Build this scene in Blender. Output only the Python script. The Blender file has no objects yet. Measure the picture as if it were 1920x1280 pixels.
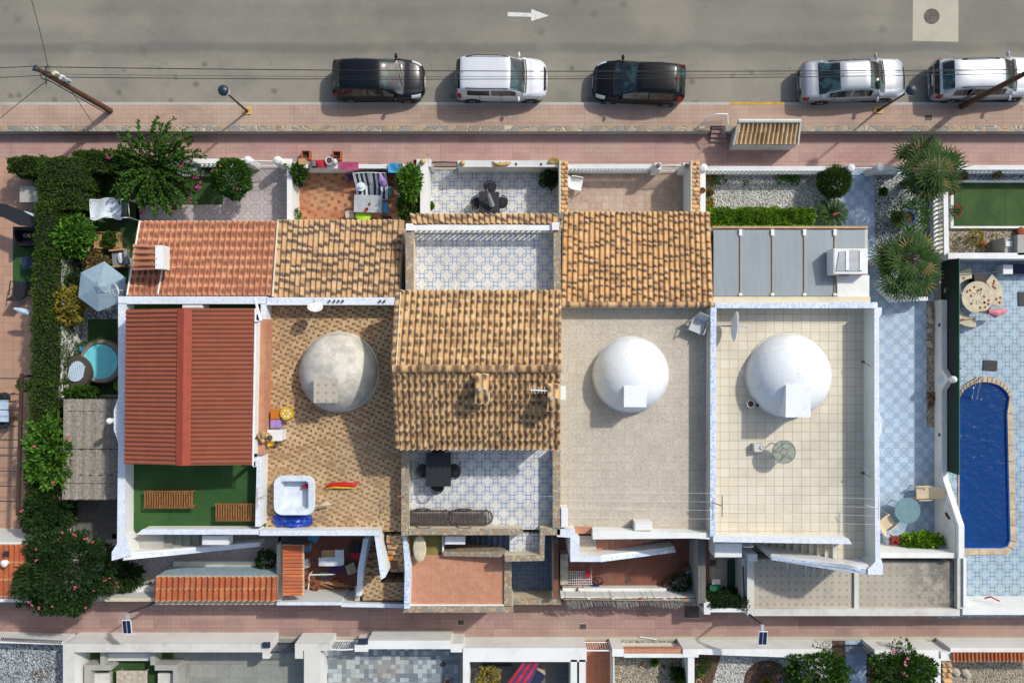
import bpy, math, random
from mathutils import Vector, Matrix, noise as mnoise
R = math.radians
rnd = random.Random(7)
scene = bpy.context.scene
# ---------------------------------------------------------------- camera, world, sun, exposure
CH, FP = 36.0, 1512.0            # camera height (m), focal length in photo pixels (1920 wide)
cam_d = bpy.data.cameras.new("camera"); cam = bpy.data.objects.new("camera", cam_d)
scene.collection.objects.link(cam); scene.camera = cam
cam.location = (0, 0, CH); cam.rotation_euler = (0, 0, 0)
cam_d.sensor_width = 36; cam_d.lens = FP/1920*36; cam_d.clip_end = 3000
SUN_DX, SUN_DY = 0.80, 0.66      # shadow length per metre of height, towards -x and -y
world = bpy.data.worlds.new("World"); scene.world = world; world.use_nodes = True
wn = world.node_tree; sky = wn.nodes.new("ShaderNodeTexSky"); sky.sky_type = 'NISHITA'; sky.sun_disc = False
sky.sun_elevation = math.atan(1/math.hypot(SUN_DX, SUN_DY)); sky.sun_rotation = math.atan2(SUN_DX, SUN_DY)
sky.air_density = 1.0; sky.dust_density = 2.5; sky.ozone_density = 1.0
wn.links.new(sky.outputs[0], wn.nodes["Background"].inputs[0]); wn.nodes["Background"].inputs[1].default_value = 0.15
sun_d = bpy.data.lights.new("sun", 'SUN'); sun_d.energy = 3.15; sun_d.angle = R(2.0); sun_d.color = (1.0, 0.965, 0.90)
sun = bpy.data.objects.new("sun", sun_d); scene.collection.objects.link(sun)
sun.rotation_euler = Vector((-SUN_DX, -SUN_DY, -1)).to_track_quat('-Z', 'Y').to_euler()
scene.view_settings.view_transform = 'Standard'; scene.view_settings.look = 'None'
scene.view_settings.exposure = 0.13; scene.view_settings.gamma = 1
# ---------------------------------------------------------------- helpers
def P(X, Y, z=0.0):
    k = (CH - z)/FP
    return Vector(((X-960)*k, (640-Y)*k, z))
def col(h, k=1.0):
    c = [int(h[i:i+2], 16)/255 for i in (0, 2, 4)]
    return tuple(k*(x/12.92 if x <= .04045 else ((x+.055)/1.055)**2.4) for x in c) + (1.0,)
class MB:
    def __init__(s): s.v = []; s.f = []; s.uv = []
    def add(s, vs, fs, uvs=None):
        b = len(s.v); s.v += [Vector(x) for x in vs]
        for i, f in enumerate(fs):
            s.f.append([b+k for k in f])
            if uvs is not None: s.uv.append(uvs[i])
        return s
    def box(s, x0, y0, z0, x1, y1, z1):
        x0, x1 = min(x0, x1), max(x0, x1); y0, y1 = min(y0, y1), max(y0, y1)
        s.add([(x0,y0,z0),(x1,y0,z0),(x1,y1,z0),(x0,y1,z0),(x0,y0,z1),(x1,y0,z1),(x1,y1,z1),(x0,y1,z1)],
              [(3,2,1,0),(4,5,6,7),(0,1,5,4),(1,2,6,5),(2,3,7,6),(3,0,4,7)]); return s
    def pb(s, X0, Y0, X1, Y1, z0, z1):           # box whose top rectangle is given in photo pixels
        a, b = P(X0, Y0, z1), P(X1, Y1, z1); return s.box(a.x, b.y, z0, b.x, a.y, z1)
    def rb(s, c, lx, ly, lz, ang=0, tilt=0):     # rotated box, c = centre of its base
        m = Matrix.Rotation(ang, 4, 'Z') @ Matrix.Rotation(tilt, 4, 'X')
        vs = [Vector(c) + m @ Vector((x*lx/2, y*ly/2, z*lz)) for z in (0, 1) for x, y in ((-1,-1),(1,-1),(1,1),(-1,1))]
        s.add(vs, [(3,2,1,0),(4,5,6,7),(0,1,5,4),(1,2,6,5),(2,3,7,6),(3,0,4,7)]); return s
    def prism(s, pts, z0, z1):                   # pts: world xy list, counter-clockwise or not
        pts = [(p[0], p[1]) for p in pts]
        a = sum(pts[i][0]*pts[(i+1) % len(pts)][1]-pts[(i+1) % len(pts)][0]*pts[i][1] for i in range(len(pts)))
        if a < 0: pts = pts[::-1]
        n = len(pts)
        zt = z1 if isinstance(z1, (list, tuple)) else [z1]*n
        if a < 0 and isinstance(z1, (list, tuple)): zt = list(z1)[::-1]
        s.add([(x, y, z0) for x, y in pts]+[(p[0], p[1], z) for p, z in zip(pts, zt)],
              [tuple(range(n))[::-1], tuple(range(n, 2*n))]+[(i, (i+1) % n, n+(i+1) % n, n+i) for i in range(n)]); return s
    def pp(s, px, z0, z1):                       # prism, outline in photo pixels at its top
        if isinstance(z1, (list, tuple)): return s.prism([P(x, y, z) for (x, y), z in zip(px, z1)], z0, z1)
        return s.prism([P(x, y, z1) for x, y in px], z0, z1)
    def sheet(s, px, z): return s.add([P(x, y, z) for x, y in px], [tuple(range(len(px)))])
    def tube(s, pts, r, n=6, cap=True):
        pts = [Vector(p) for p in pts]; rr = r if isinstance(r, (list, tuple)) else [r]*len(pts); vs = []
        for i, p in enumerate(pts):
            d = (pts[min(i+1, len(pts)-1)]-pts[max(i-1, 0)]).normalized()
            a = d.cross(Vector((0,0,1)) if abs(d.z) < .95 else Vector((1,0,0))).normalized(); b = d.cross(a)
            vs += [p+(a*math.cos(t)+b*math.sin(t))*rr[i] for t in [2*math.pi*k/n for k in range(n)]]
        fs = [(i*n+k, i*n+(k+1) % n, (i+1)*n+(k+1) % n, (i+1)*n+k) for i in range(len(pts)-1) for k in range(n)]
        if cap: fs += [tuple(range(n))[::-1], tuple(range((len(pts)-1)*n, len(pts)*n))]
        s.add(vs, fs); return s
    def lathe(s, c, prof, n=20, sx=1, sy=1, ang=0):  # prof: (radius, z)
        vs = []; ca, sa = math.cos(ang), math.sin(ang)
        for r, z in prof:
            for k in range(n):
                t = 2*math.pi*k/n; x, y = r*math.cos(t)*sx, r*math.sin(t)*sy
                vs.append((c[0]+x*ca-y*sa, c[1]+x*sa+y*ca, (c[2] if len(c) > 2 else 0)+z))
        m = len(prof)
        fs = [(i*n+k, i*n+(k+1) % n, (i+1)*n+(k+1) % n, (i+1)*n+k) for i in range(m-1) for k in range(n)]
        if prof[0][0] > 1e-4: fs.append(tuple(range(n))[::-1])
        if prof[-1][0] > 1e-4: fs.append(tuple(range((m-1)*n, m*n)))
        s.add(vs, fs); return s
    def leaf(s, p, d, L, w, up=None):
        d = d.normalized(); u = up or Vector((rnd.uniform(-1,1), rnd.uniform(-1,1), rnd.uniform(-1,1)))
        sd = d.cross(u)
        if sd.length < 1e-3: sd = d.cross(Vector((1,0,0)))
        sd = sd.normalized()*w; s.add([p, p+d*L*.45+sd, p+d*L, p+d*L*.45-sd], [(0,1,2,3)]); return s
ORG = {}
def mesh(name, mb, mat, org, smooth=False):
    me = bpy.data.meshes.new(name)
    me.from_pydata([tuple(v-org) for v in mb.v], [], mb.f)
    if mb.uv:
        uvl = me.uv_layers.new(name="uv"); k = 0
        for u in mb.uv:
            for q in u: uvl.data[k].uv = q; k += 1
    if mat: me.materials.append(mat)
    if smooth: me.shade_smooth()
    me.update(); return me
def T(name, label, cat, loc=(0,0,0), group=None, rot=0):
    o = bpy.data.objects.new(name, None); scene.collection.objects.link(o); o.location = loc; o.rotation_euler = (0,0,rot)
    o.empty_display_size = .3; o['label'] = label; o['category'] = cat
    if group: o['group'] = group
    ORG[o.name] = Vector(loc); return o
def part(root, name, mb, mat, label=None, local=False, smooth=False):   # root may be a thing or a part
    org = Vector((0,0,0)) if local else ORG[root.name]
    o = bpy.data.objects.new(name, mesh(name, mb, mat, org, smooth)); scene.collection.objects.link(o); o.parent = root
    if label: o['label'] = label
    ORG[o.name] = org; return o
def solo(name, label, cat, mb, mat, group=None, smooth=False, kind=None):
    xs = [v.x for v in mb.v]; ys = [v.y for v in mb.v]; org = Vector(((min(xs)+max(xs))/2, (min(ys)+max(ys))/2, min(v.z for v in mb.v)))
    o = bpy.data.objects.new(name, mesh(name, mb, mat, org, smooth)); scene.collection.objects.link(o); o.location = org
    ORG[o.name] = org
    if label: o['label'] = label
    if cat: o['category'] = cat
    if group: o['group'] = group
    if kind: o['kind'] = kind
    return o
def st(name, mb, mat): return solo(name, None, None, mb, mat, kind='structure')
def stuff(name, label, cat, mb, mat): return solo(name, label, cat, mb, mat, kind='stuff')
def copy_tree(o, parent=None):
    c = o.copy(); scene.collection.objects.link(c); c.parent = parent
    for ch in [x for x in bpy.data.objects if x.parent == o]: copy_tree(ch, c)
    return c
def dup(o, loc, rot=None, label=None, scale=None):
    c = copy_tree(o); c.location = loc
    if rot is not None: c.rotation_euler = (0,0,rot)
    if label: c['label'] = label
    if scale: c.scale = (scale,)*3
    return c
# ---------------------------------------------------------------- materials
class E:
    def __init__(s, g, k): s.g = g; s.k = k
    def _(s, op, o=None): return s.g.m(op, s, o)
    def __add__(s, o): return s._('ADD', o)
    __radd__ = __add__
    def __sub__(s, o): return s._('SUBTRACT', o)
    def __rsub__(s, o): return s.g.m('SUBTRACT', o, s)
    def __mul__(s, o): return s._('MULTIPLY', o)
    __rmul__ = __mul__
    def __truediv__(s, o): return s._('DIVIDE', o)
    def fr(s): return s._('FRACT')
    def fl(s): return s._('FLOOR')
    def ab(s): return s._('ABSOLUTE')
    def mx(s, o): return s._('MAXIMUM', o)
    def mn(s, o): return s._('MINIMUM', o)
    def lt(s, o): return s._('LESS_THAN', o)
    def gt(s, o): return s._('GREATER_THAN', o)
    def pw(s, o): return s._('POWER', o)
    def sn(s): return s._('SINE')
class G:
    def __init__(s, name):
        s.mat = bpy.data.materials.new(name); s.mat.use_nodes = True; s.t = s.mat.node_tree
        s.b = s.t.nodes["Principled BSDF"]; s._pos = None
    def n(s, t): return s.t.nodes.new(t)
    def put(s, sock, v):
        if isinstance(v, E): s.t.links.new(v.k, sock)
        elif hasattr(v, 'is_output') or isinstance(v, bpy.types.NodeSocket): s.t.links.new(v, sock)
        else: sock.default_value = v
    def m(s, op, a, b=None, c=None):
        n = s.n("ShaderNodeMath"); n.operation = op
        for i, x in enumerate((a, b, c)):
            if x is not None: s.put(n.inputs[i], x)
        return E(s, n.outputs[0])
    def xyz(s, src='pos'):
        if src == 'pos': v = s.n("ShaderNodeNewGeometry").outputs['Position']
        elif src == 'obj': v = s.n("ShaderNodeTexCoord").outputs['Object']
        else: v = s.n("ShaderNodeUVMap").outputs[0]
        n = s.n("ShaderNodeSeparateXYZ"); s.t.links.new(v, n.inputs[0]); s.vec = v
        return [E(s, o) for o in n.outputs]
    def cb(s, x, y, z=0.0):
        n = s.n("ShaderNodeCombineXYZ"); [s.put(n.inputs[i], q) for i, q in enumerate((x, y, z))]; return n.outputs[0]
    def noise(s, scale, detail=4, rough=.6, vec=None):
        n = s.n("ShaderNodeTexNoise"); n.inputs['Scale'].default_value = scale; n.inputs['Detail'].default_value = detail; n.inputs['Roughness'].default_value = rough
        s.t.links.new(vec or s.vec, n.inputs['Vector']); return E(s, n.outputs['Fac'])
    def wh(s, vec):
        n = s.n("ShaderNodeTexWhiteNoise"); n.noise_dimensions = '3D'; s.t.links.new(vec, n.inputs['Vector']); return E(s, n.outputs['Value'])
    def vor(s, scale, feat='F1', out='Distance', vec=None, rand=1):
        n = s.n("ShaderNodeTexVoronoi"); n.feature = feat; n.inputs['Scale'].default_value = scale; n.inputs['Randomness'].default_value = rand
        s.t.links.new(vec or s.vec, n.inputs['Vector']); return E(s, n.outputs[out])
    def step(s, v, a, b):
        n = s.n("ShaderNodeMapRange"); n.interpolation_type = 'SMOOTHSTEP'; s.put(n.inputs[0], v)
        n.inputs[1].default_value = a; n.inputs[2].default_value = b; return E(s, n.outputs[0])
    def ramp(s, f, stops, interp='LINEAR'):
        n = s.n("ShaderNodeValToRGB"); n.color_ramp.interpolation = interp; e = n.color_ramp.elements
        while len(e) < len(stops): e.new(.5)
        for q, (p_, c) in zip(e, stops): q.position = p_; q.color = col(c) if isinstance(c, str) else c
        s.put(n.inputs[0], f); return n.outputs[0]
    def mix(s, f, a, b, mode='MIX'):
        n = s.n("ShaderNodeMix"); n.data_type = 'RGBA'; n.blend_type = mode; s.put(n.inputs[0], f)
        for i, c in ((6, a), (7, b)): s.put(n.inputs[i], col(c) if isinstance(c, str) else c)
        return n.outputs[2]
    def out(s, c, rough=.85, h=None, dist=.01, spec=None, **kw):
        s.put(s.b.inputs['Base Color'], col(c) if isinstance(c, str) else c); s.put(s.b.inputs['Roughness'], rough)
        if spec is not None: s.b.inputs['Specular IOR Level'].default_value = spec
        if h is not None:
            n = s.n("ShaderNodeBump"); n.inputs['Distance'].default_value = dist; s.put(n.inputs['Height'], h); s.t.links.new(n.outputs[0], s.b.inputs['Normal'])
        for k, v in kw.items(): s.b.inputs[k.replace('_', ' ')].default_value = v
        return s.mat
M = {}
def grime(g, c, amt=.35, sc=.8, dark='5d564c'):     # wear with patches of its own
    f = g.step(g.noise(sc, 6, .7), .42, .75); return g.mix(f*amt, c, dark)
def plain(name, c, rough=.6, var=.12, metal=0, sc=3, **kw):
    g = G(name); g.xyz('obj'); f = g.noise(sc, 5)
    cc = g.mix(g.step(f, .3, .7), tuple(x*(1-var) for x in col(c)[:3])+(1,), tuple(min(1, x*(1+var)) for x in col(c)[:3])+(1,))
    M[name] = g.out(cc, rough, Metallic=metal, **kw); return M[name]
def grid(g, x, y, p, w, q=None, soft=False):        # 1 on grout lines
    q = q or p
    return (x/p).fr().lt(w/p).mx((y/q).fr().lt(w/q))
def mk():
    g = G('asphalt'); x, y, z = g.xyz()
    v = g.cb(x*.25, y*1.6); f = g.noise(.35, 5, .6); f2 = g.noise(.5, 4, .6, v); fine = g.noise(34, 3, .8)
    c = g.ramp(f*.5+f2*.5, [(.36, '706d64'), (.5, '7b776c'), (.64, '888275')])
    c = g.mix(g.step(fine, .35, .65)*.4, c, '5b5c57'); c = g.mix(g.step(g.noise(70, 2), .58, .7)*.3, c, 'a5a397')
    seam = g.m('SMOOTH_MIN', (y-12.95+(g.noise(.4, 3)-.5)*.5).ab(), 9.0, .01)   # long darker strip of an old trench
    c = g.mix((1-g.step(seam, .1, .32))*.5, c, '5a5954')
    cr = g.noise(.3, 6, .6); c = g.mix((1-g.step((cr-.5).ab(), .0, .006))*.22, c, '55534e')
    pale = g.step(g.noise(.22, 3), .52, .66); c = g.mix(pale*.24, c, '9a9380'); pk = g.step(y, 12.6, 12.2)*.35; c = g.mix(pk*g.step(g.noise(.6, 3), .3, .6), c, '98917f')
    for ty in (14.6, 16.3, 18.6, 20.2): c = g.mix((1-g.step((y-ty).ab(), .1, .45))*.16*g.step(g.noise(.4, 3, .6, v), .3, .7), c, '50524e')
    c = g.mix((1-g.step(g.vor(.55), .03, .16))*.35, c, '4a4a46'); lane = g.step(y, 12.6, 12.2)*g.step(y, 10.2, 10.6); c = g.mix((1-g.step(g.vor(1.1)+(g.noise(5, 3)-.5)*.2, .05, .22))*lane*.5, c, '3d3c39'); cr2 = g.noise(.9, 8, .75); c = g.mix((1-g.step((cr2-.5).ab(), .0, .004))*g.step(g.noise(.15, 2), .48, .56)*.5, c, '454440')
    st1 = g.step(g.vor(1.3), .0, .1); c = g.mix((1-st1)*.35, c, '45443f')
    M['asphalt'] = g.out(c, .92, fine, .01)
    for nm, base, alt, dk in (('pink_paving', 'ad8a82', 'a37d75', '94736b'), ('tan_paving', 'ac917f', 'a48876', '957c6c'), ('alley_paving', 'a18078', '93726a', '7d665f')):
        g = G(nm); x, y, z = g.xyz()
        r1 = g.wh(g.cb((x/.8).fl(), (y/.4).fl())); r2 = g.wh(g.cb((x/.2).fl(), (y/.2).fl()))
        c = g.mix(r1*.6, base, alt); c = g.mix(r2*.3, c, dk); c = g.mix(g.step(g.noise(.35, 4), .5, .7)*.5, c, 'a89a88')
        gr = grid(g, x, y, .2, .018); c = g.mix(gr*.14, c, '6e5a50'); gr2 = grid(g, x, y, 3.2, .03, .8); c = g.mix(gr2*.25, c, '5c4a42')
        c = g.mix(g.wh(g.cb((x/1.6).fl(), (y/.4).fl(), 4.0))*.4, c, 'a9917f'); c = g.mix(g.step(g.wh(g.cb((x/.8).fl(), (y/.4).fl(), 6.0)), .8, 1)*.45, c, dk)
        c = g.mix((1-g.step(g.vor(.9), .02, .07))*.5, c, '4c4038')
        M[nm] = g.out(grime(g, c, .35, .6), .9, gr, .006)
    g = G('crazy_stone'); g.xyz(); d = g.vor(3.2, 'DISTANCE_TO_EDGE'); cc = g.vor(3.2, 'F1', 'Color')
    n = g.n("ShaderNodeSeparateColor"); g.t.links.new(cc.k, n.inputs[0])
    c = g.ramp(E(g, n.outputs[0]), [(0, '8d7a62'), (.25, '7f8079'), (.5, 'a8906f'), (.75, '9c9684'), (1, '6c6e6a')], 'CONSTANT')
    c = g.mix(g.noise(9, 4)*.5, c, '887f70'); c = g.mix(d.lt(.035), c, 'b5ab94'); M['crazy_stone'] = g.out(grime(g, c, .25), .85, g.step(d, 0, .08), .03)
    for nm, sc in (('crazy_coping', 7.5),):
        g = G(nm); g.xyz(); d = g.vor(sc, 'DISTANCE_TO_EDGE'); cc = g.vor(sc, 'F1', 'Color'); n = g.n("ShaderNodeSeparateColor"); g.t.links.new(cc.k, n.inputs[0])
        c = g.ramp(E(g, n.outputs[0]), [(0, '94826a'), (.3, 'a3967e'), (.5, '84827a'), (.7, 'ab9777'), (.85, '9a7a5f'), (1, 'a8a293')], 'CONSTANT')
        c = g.mix(d.lt(.04), c, 'b3a78c'); M[nm] = g.out(grime(g, c, .2), .8, g.step(d, 0, .08), .02)
    for nm, c0, amt in (('stucco', 'd9dad6', .22), ('stucco_old', 'c6c5bd', .4), ('cream_wall', 'c9bfa6', .3), ('concrete', 'a9a69c', .4), ('concrete_pale', 'aaa592', .3), ('grey_render', '9c9b94', .35)):
        g = G(nm); g.xyz(); c = g.mix(g.noise(1.2, 6, .7)*.35, c0, tuple(q*.82 for q in col(c0)[:3])+(1,))
        M[nm] = g.out(grime(g, c, amt, 1.1, '7d7768'), .85, g.noise(25, 3), .006)
    g = G('dome_grey'); x, y, z = g.xyz(); c = g.mix(g.step(g.noise(1.1, 6, .7), .38, .62), 'cbc6ba', 'a9a599'); c = g.mix(g.step(g.noise(6, 6, .8), .5, .7)*.35, c, '77756e')
    M['dome_grey'] = g.out(c, .8, g.noise(14, 5), .01)
    g = G('dome_white'); x, y, z = g.xyz(); c = g.mix(g.step(g.noise(.9, 5, .6), .4, .75)*.3, 'd8dcdd', 'c2c7ca'); c = g.mix(g.step(g.noise(1, 5, .7, g.cb(x*4, y*4, z*.35)), .52, .72)*.4*(1-g.step(z, 3.6, 4.6)), c, 'a09c90'); c = g.mix((1-g.step((g.noise(.7, 5)-.5).ab(), 0, .004))*.35, c, '8d8b84'); M['dome_white'] = g.out(c, .7, g.noise(2.2, 5), .02)
    for nm, a_, b_, c_ in (('mosaic_blue', 'cdd5dd', 'adc0d7', '8facd0'), ('mosaic_pale', 'd3d8dd', 'c8d1dc', 'b7c5d8')):
        g = G(nm); x, y, z = g.xyz(); q = .07
        r = g.wh(g.cb((x/q).fl(), (y/q).fl(), (z/q).fl())); c = g.ramp(r, [(0, a_), (.5, b_), (.8, c_)], 'CONSTANT')
        gr = (x/q).fr().lt(.14).mx((y/q).fr().lt(.14)); c = g.mix(gr*.5, c, 'd5d6d4'); c = g.mix(g.wh(g.cb((x/.3).fl(), (y/.3).fl(), 7.0))*.35, c, b_); c = g.mix(grid(g, x, y, .3, .02)*.6, c, 'dcdcd8'); M[nm] = g.out(grime(g, c, .15), .35)
    # linked rounded squares, blue on white
    def linked(nm, base, line, PP, w=.022):
        g = G(nm); x, y, z = g.xyz(); ds = []
        h, r = .37*PP, .17*PP
        for o in (0, .5):
            qx = ((x/PP+.5+o).fr()-.5).ab()*PP-(h-r); qy = ((y/PP+.5+o).fr()-.5).ab()*PP-(h-r)
            ax, ay = qx.mx(0), qy.mx(0); d = (ax*ax+ay*ay).pw(.5)+qx.mx(qy).mn(0)-r; ds.append(d.ab())
        ln = 1-g.step(ds[0].mn(ds[1]), w*.55, w*1.15)
        c = g.mix(g.noise(.7, 5)*.3, base, tuple(q*.85 for q in col(base)[:3])+(1,)); c = g.mix(g.wh(g.cb((x/PP*2).fl(), (y/PP*2).fl(), 2.0))*.22, c, '9fa09c')
        c = g.mix(grid(g, x, y, PP/2, .008)*.3, c, 'a09c94'); c = g.mix(ln*(.6+.35*g.noise(1.2, 3)), c, line); M[nm] = g.out(grime(g, c, .3, .7), .4)
    linked('linked_tile', 'cfcdc6', '5b7aa6', .67); linked('linked_tile_pool', '9aafba', '4a6f8a', .67, .02)
    def circ(nm, base, line, PP, w):
        g = G(nm); x, y, z = g.xyz(); rs = []
        for o in (0, .5):
            qx = ((x/PP+o).fr()-.5)*PP; qy = ((y/PP+o).fr()-.5)*PP; rs.append((qx*qx+qy*qy).pw(.5))
        d1 = (rs[0]-.30*PP).ab().mn((rs[0]-.17*PP).ab()).mn((rs[0]-.06*PP).ab()); d2 = (rs[1]-.2*PP).ab().mn((rs[1]-.1*PP).ab())
        dg = (((x+y)/PP+.5).fr()-.5).ab().mn((((x-y)/PP+.5).fr()-.5).ab())*PP*.7
        ln = 1-g.step(d1.mn(d2).mn(dg), w*.5, w*1.3); c = g.mix(g.step(g.noise(.5, 4), .35, .65), base, tuple(q*.86 for q in col(base)[:3])+(1,))
        c = g.mix(ln*.7, c, line); M[nm] = g.out(grime(g, c, .25), .45)
    circ('blue_pattern_tile', 'a9bbcb', '6f8dab', .66, .024)
    g = G('circle_tile'); x, y, z = g.xyz(); PP = .62; rs = []
    for o in (0, .5):
        qx = ((x/PP+o).fr()-.5)*PP; qy = ((y/PP+o).fr()-.5)*PP; rs.append((qx*qx+qy*qy).pw(.5))
    ring = 1-g.step((rs[0]-.26).ab(), .02, .035); dots = rs[0].lt(.24)*grid(g, x, y, .062, .024); dia = 1-g.step((rs[1]-.07).ab(), .012, .022)
    c = g.mix(dots*.6, 'b5a8a2', '8a8290'); c = g.mix(ring*.8, c, '85868f'); c = g.mix(dia*.7, c, '7b7f88'); M['circle_tile'] = g.out(grime(g, c, .2), .5)
    # basket of small brown stone tiles
    def pix(nm, cs, q, per, rr, seed=0.0):
        g = G(nm); x, y, z = g.xyz(); ix, iy = (x/q).fl(), (y/q).fl()
        mx_, my_ = g.m('FLOORED_MODULO', ix+iy*1.0, per), g.m('FLOORED_MODULO', iy-ix*0.0, per)
        h = g.wh(g.cb(mx_, my_, seed)); h2 = g.wh(g.cb(ix, iy, 3.3)); big = g.wh(g.cb((ix/3).fl(), (iy/3).fl(), 9.1))
        f = h*(1-rr)+h2*rr*.7+big*rr*.3
        c = g.ramp(f, [(i/len(cs), c_) for i, c_ in enumerate(cs)], 'CONSTANT'); gr = grid(g, x, y, q, .012); c = g.mix(gr*.35, c, '77654f')
        c = g.mix(g.step(g.noise(.5, 5), .4, .7)*.3, c, 'a58d6c'); M[nm] = g.out(c, .7, gr, .004)
    pix('grey_checker', ['8f9a9c', '6f7b80', 'a3adad', '7f898d', '66727a', '98a2a3'], .2, 4, .75, 2.0)
    def pinwheel(nm, light, light2, small, mid, q):      # big squares turned round small dark ones
        g = G(nm); x, y, z = g.xyz(); ix, iy = (x/q).fl(), (y/q).fl(); k = g.m('FLOORED_MODULO', ix+iy*2.0, 5.0); r = g.wh(g.cb(ix, iy, 3.0)); r2 = g.wh(g.cb((ix/4).fl(), (iy/3).fl(), 5.0))
        c = g.mix(r*.6+r2*.4, light, light2); c = g.mix(k.lt(1.5)*r.gt(.35), c, mid); c = g.mix(k.lt(.5), c, small); c = g.mix(r2.gt(.86)*.45, c, mid)
        c = g.mix(grid(g, x, y, q*5, .014)*.4, c, '77654f'); c = g.mix(g.step(g.noise(.5, 5), .42, .7)*.35, c, 'a08a6c'); M[nm] = g.out(grime(g, c, .35, .6), .7)
    pinwheel('basket_tile', 'c0a67c', 'a68558', '6a4f3b', '8f6b4a', .095); pinwheel('terracotta_mosaic', 'b5855c', 'a87049', '86402a', '9c5638', .15)
    def tiles(nm, a_, b_, q, gr_c, gw=.014, amt=.3, fsc=7, fa=.5, fc=None):
        g = G(nm); x, y, z = g.xyz(); r = g.wh(g.cb((x/q).fl(), (y/q).fl(), 1.0)); c = g.mix(r, a_, b_)
        if fc: c = g.mix(g.step(g.noise(fsc, 4, .7), .45, .62)*fa, c, fc)
        gr = grid(g, x, y, q, gw); c = g.mix(gr*.7, c, gr_c); M[nm] = g.out(grime(g, c, amt, .5), .7, gr, .003)
    tiles('speckle_tile', 'b8b0a0', 'b0a797', .33, 'a29a8a', .012, .25, 9, .5, '8f877a')
    tiles('cream_tile', 'cdc6b2', 'c6bda7', .37, '8a7f69', .018, .25)
    for nm in ('spot_tile', 'spot_tile_stained'):      # printed dots, one per quarter tile
        g = G(nm); x, y, z = g.xyz(); st_ = nm.endswith('stained'); qx = ((x/.31).fr()-.5)*.31; qy = ((y/.31).fr()-.5)*.31; r = (qx*qx+qy*qy).pw(.5)
        c = g.mix(g.noise(5, 4), 'b3ac9a', 'a19987'); c = g.mix((1-g.step(r, .03, .085))*.6, c, '7c6c5f'); c = g.mix(grid(g, x, y, .62, .014)*.5, c, '938b7b')
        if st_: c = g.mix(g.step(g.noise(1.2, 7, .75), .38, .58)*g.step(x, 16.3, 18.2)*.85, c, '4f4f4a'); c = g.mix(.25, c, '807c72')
        M[nm] = g.out(grime(g, c, .3, .7), .75)
    tiles('rose_tile', '9a8071', 'aa9786', .31, '8f7464', .014, .25, 6, .6, 'b6a48f')
    tiles('orange_tile', 'b47b5c', 'ab7254', .1, 'b98f74', .012, .15, 3, .4, 'c0967a')
    tiles('brick_red_tile', '7a4836', '6e4031', .42, '583429', .014, .3, 2, .4, '85594a')
    tiles('terracotta_tile', 'ad6f52', 'a8654a', .3, 'b98c70', .016, .2)
    tiles('pink_tile', 'b08c74', 'a58069', .42, '8d6c58', .016, .25)
    tiles('grey_tile', '8d8e84', '83857c', .6, '6b6c64', .014, .4, 3, .4, '6f716c')
    tiles('stone_floor', '66645f', '5c5a56', .5, '4a4845', .02, .4, 3, .5, '77736a')
    tiles('dark_blue_tile', '4f6079', '5a6c86', .2, '3b4a60', .02, .2, 6, .4, '8090a5')
    for nm, cs in (('gravel_white', ['bdbcb4', '9f9e96', 'd0d0ca', '7f7e77']), ('gravel_tan', ['b4ab97', '8b8270', 'a59a84', '6f6757']), ('gravel_grey', ['a3aaa8', '7e8587', 'bfc3c0', '4e5557']), ('soil', ['4f3a2c', '5d4533', '3d2d24', '6a5140'])):
        g = G(nm); g.xyz(); cc = g.vor(20, 'F1', 'Color'); n = g.n("ShaderNodeSeparateColor"); g.t.links.new(cc.k, n.inputs[0]); d = g.vor(20)
        c = g.ramp(E(g, n.outputs[0]), [(i/4, c_) for i, c_ in enumerate(cs)], 'CONSTANT'); c = g.mix(g.step(g.noise(.9, 4), .45, .7)*.35, c, cs[3]); M[nm] = g.out(c, .85, 1-d, .05)
    for nm, a_, b_ in (('turf', '27401d', '304c23'), ('turf_carpet', '2c5424', '23481e')):
        g = G(nm); x, y, z = g.xyz(); c = g.mix(g.noise(12, 4, .8), a_, b_); c = g.mix(g.step(g.noise(.7, 4), .4, .7)*.45, c, '46652f'); c = g.mix(((x/2.0).fr().lt(.015))*.5, c, '1c3314'); c = g.mix(g.step(g.noise(2.5, 6, .8), .55, .75)*.4, c, '5d6a3c'); M[nm] = g.out(c, .95, g.noise(40, 2), .02)
    # roof tiles (uv: column + across, row + along)
    def roof(nm, cs, dark, amt, valley=0, spot=(.36, .3), wav=2.2, off=.3):
        g = G(nm); u, v, z = g.xyz('uv'); cu, cv = u.fl(), v.fl(); s, t = u.fr(), v.fr()
        r = g.wh(g.cb(cu, cv, 1.7)); r2 = g.wh(g.cb(cu, cv, 5.1)); r3 = g.wh(g.cb(cu, cv, 8.8))
        c = g.ramp(r, [(i/(len(cs)-1), c_) for i, c_ in enumerate(cs)])
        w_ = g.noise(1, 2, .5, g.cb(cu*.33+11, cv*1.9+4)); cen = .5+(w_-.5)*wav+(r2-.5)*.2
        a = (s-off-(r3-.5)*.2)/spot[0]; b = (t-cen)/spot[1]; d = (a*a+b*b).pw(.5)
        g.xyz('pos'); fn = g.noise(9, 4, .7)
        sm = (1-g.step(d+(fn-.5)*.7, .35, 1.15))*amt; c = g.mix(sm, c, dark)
        edge = t.gt(.9); c = g.mix(edge*.45, c, 'd8bd8f')
        c = g.mix(g.step(g.noise(1.5, 4), .5, .75)*.22, c, '7d6147'); c = g.mix(g.wh(g.cb(cu, cv, 12.0)).gt(.82)*.4, c, '7d6146' if 'terra' not in nm and 'rust' not in nm else '8a5540'); M[nm] = g.out(c, .8)
    roof('roof_ochre', ['b08c62', 'bc986c', 'b49267', 'c3a27a'], '473c37', .95, spot=(.75, .27), wav=2.6, off=.4)
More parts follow.
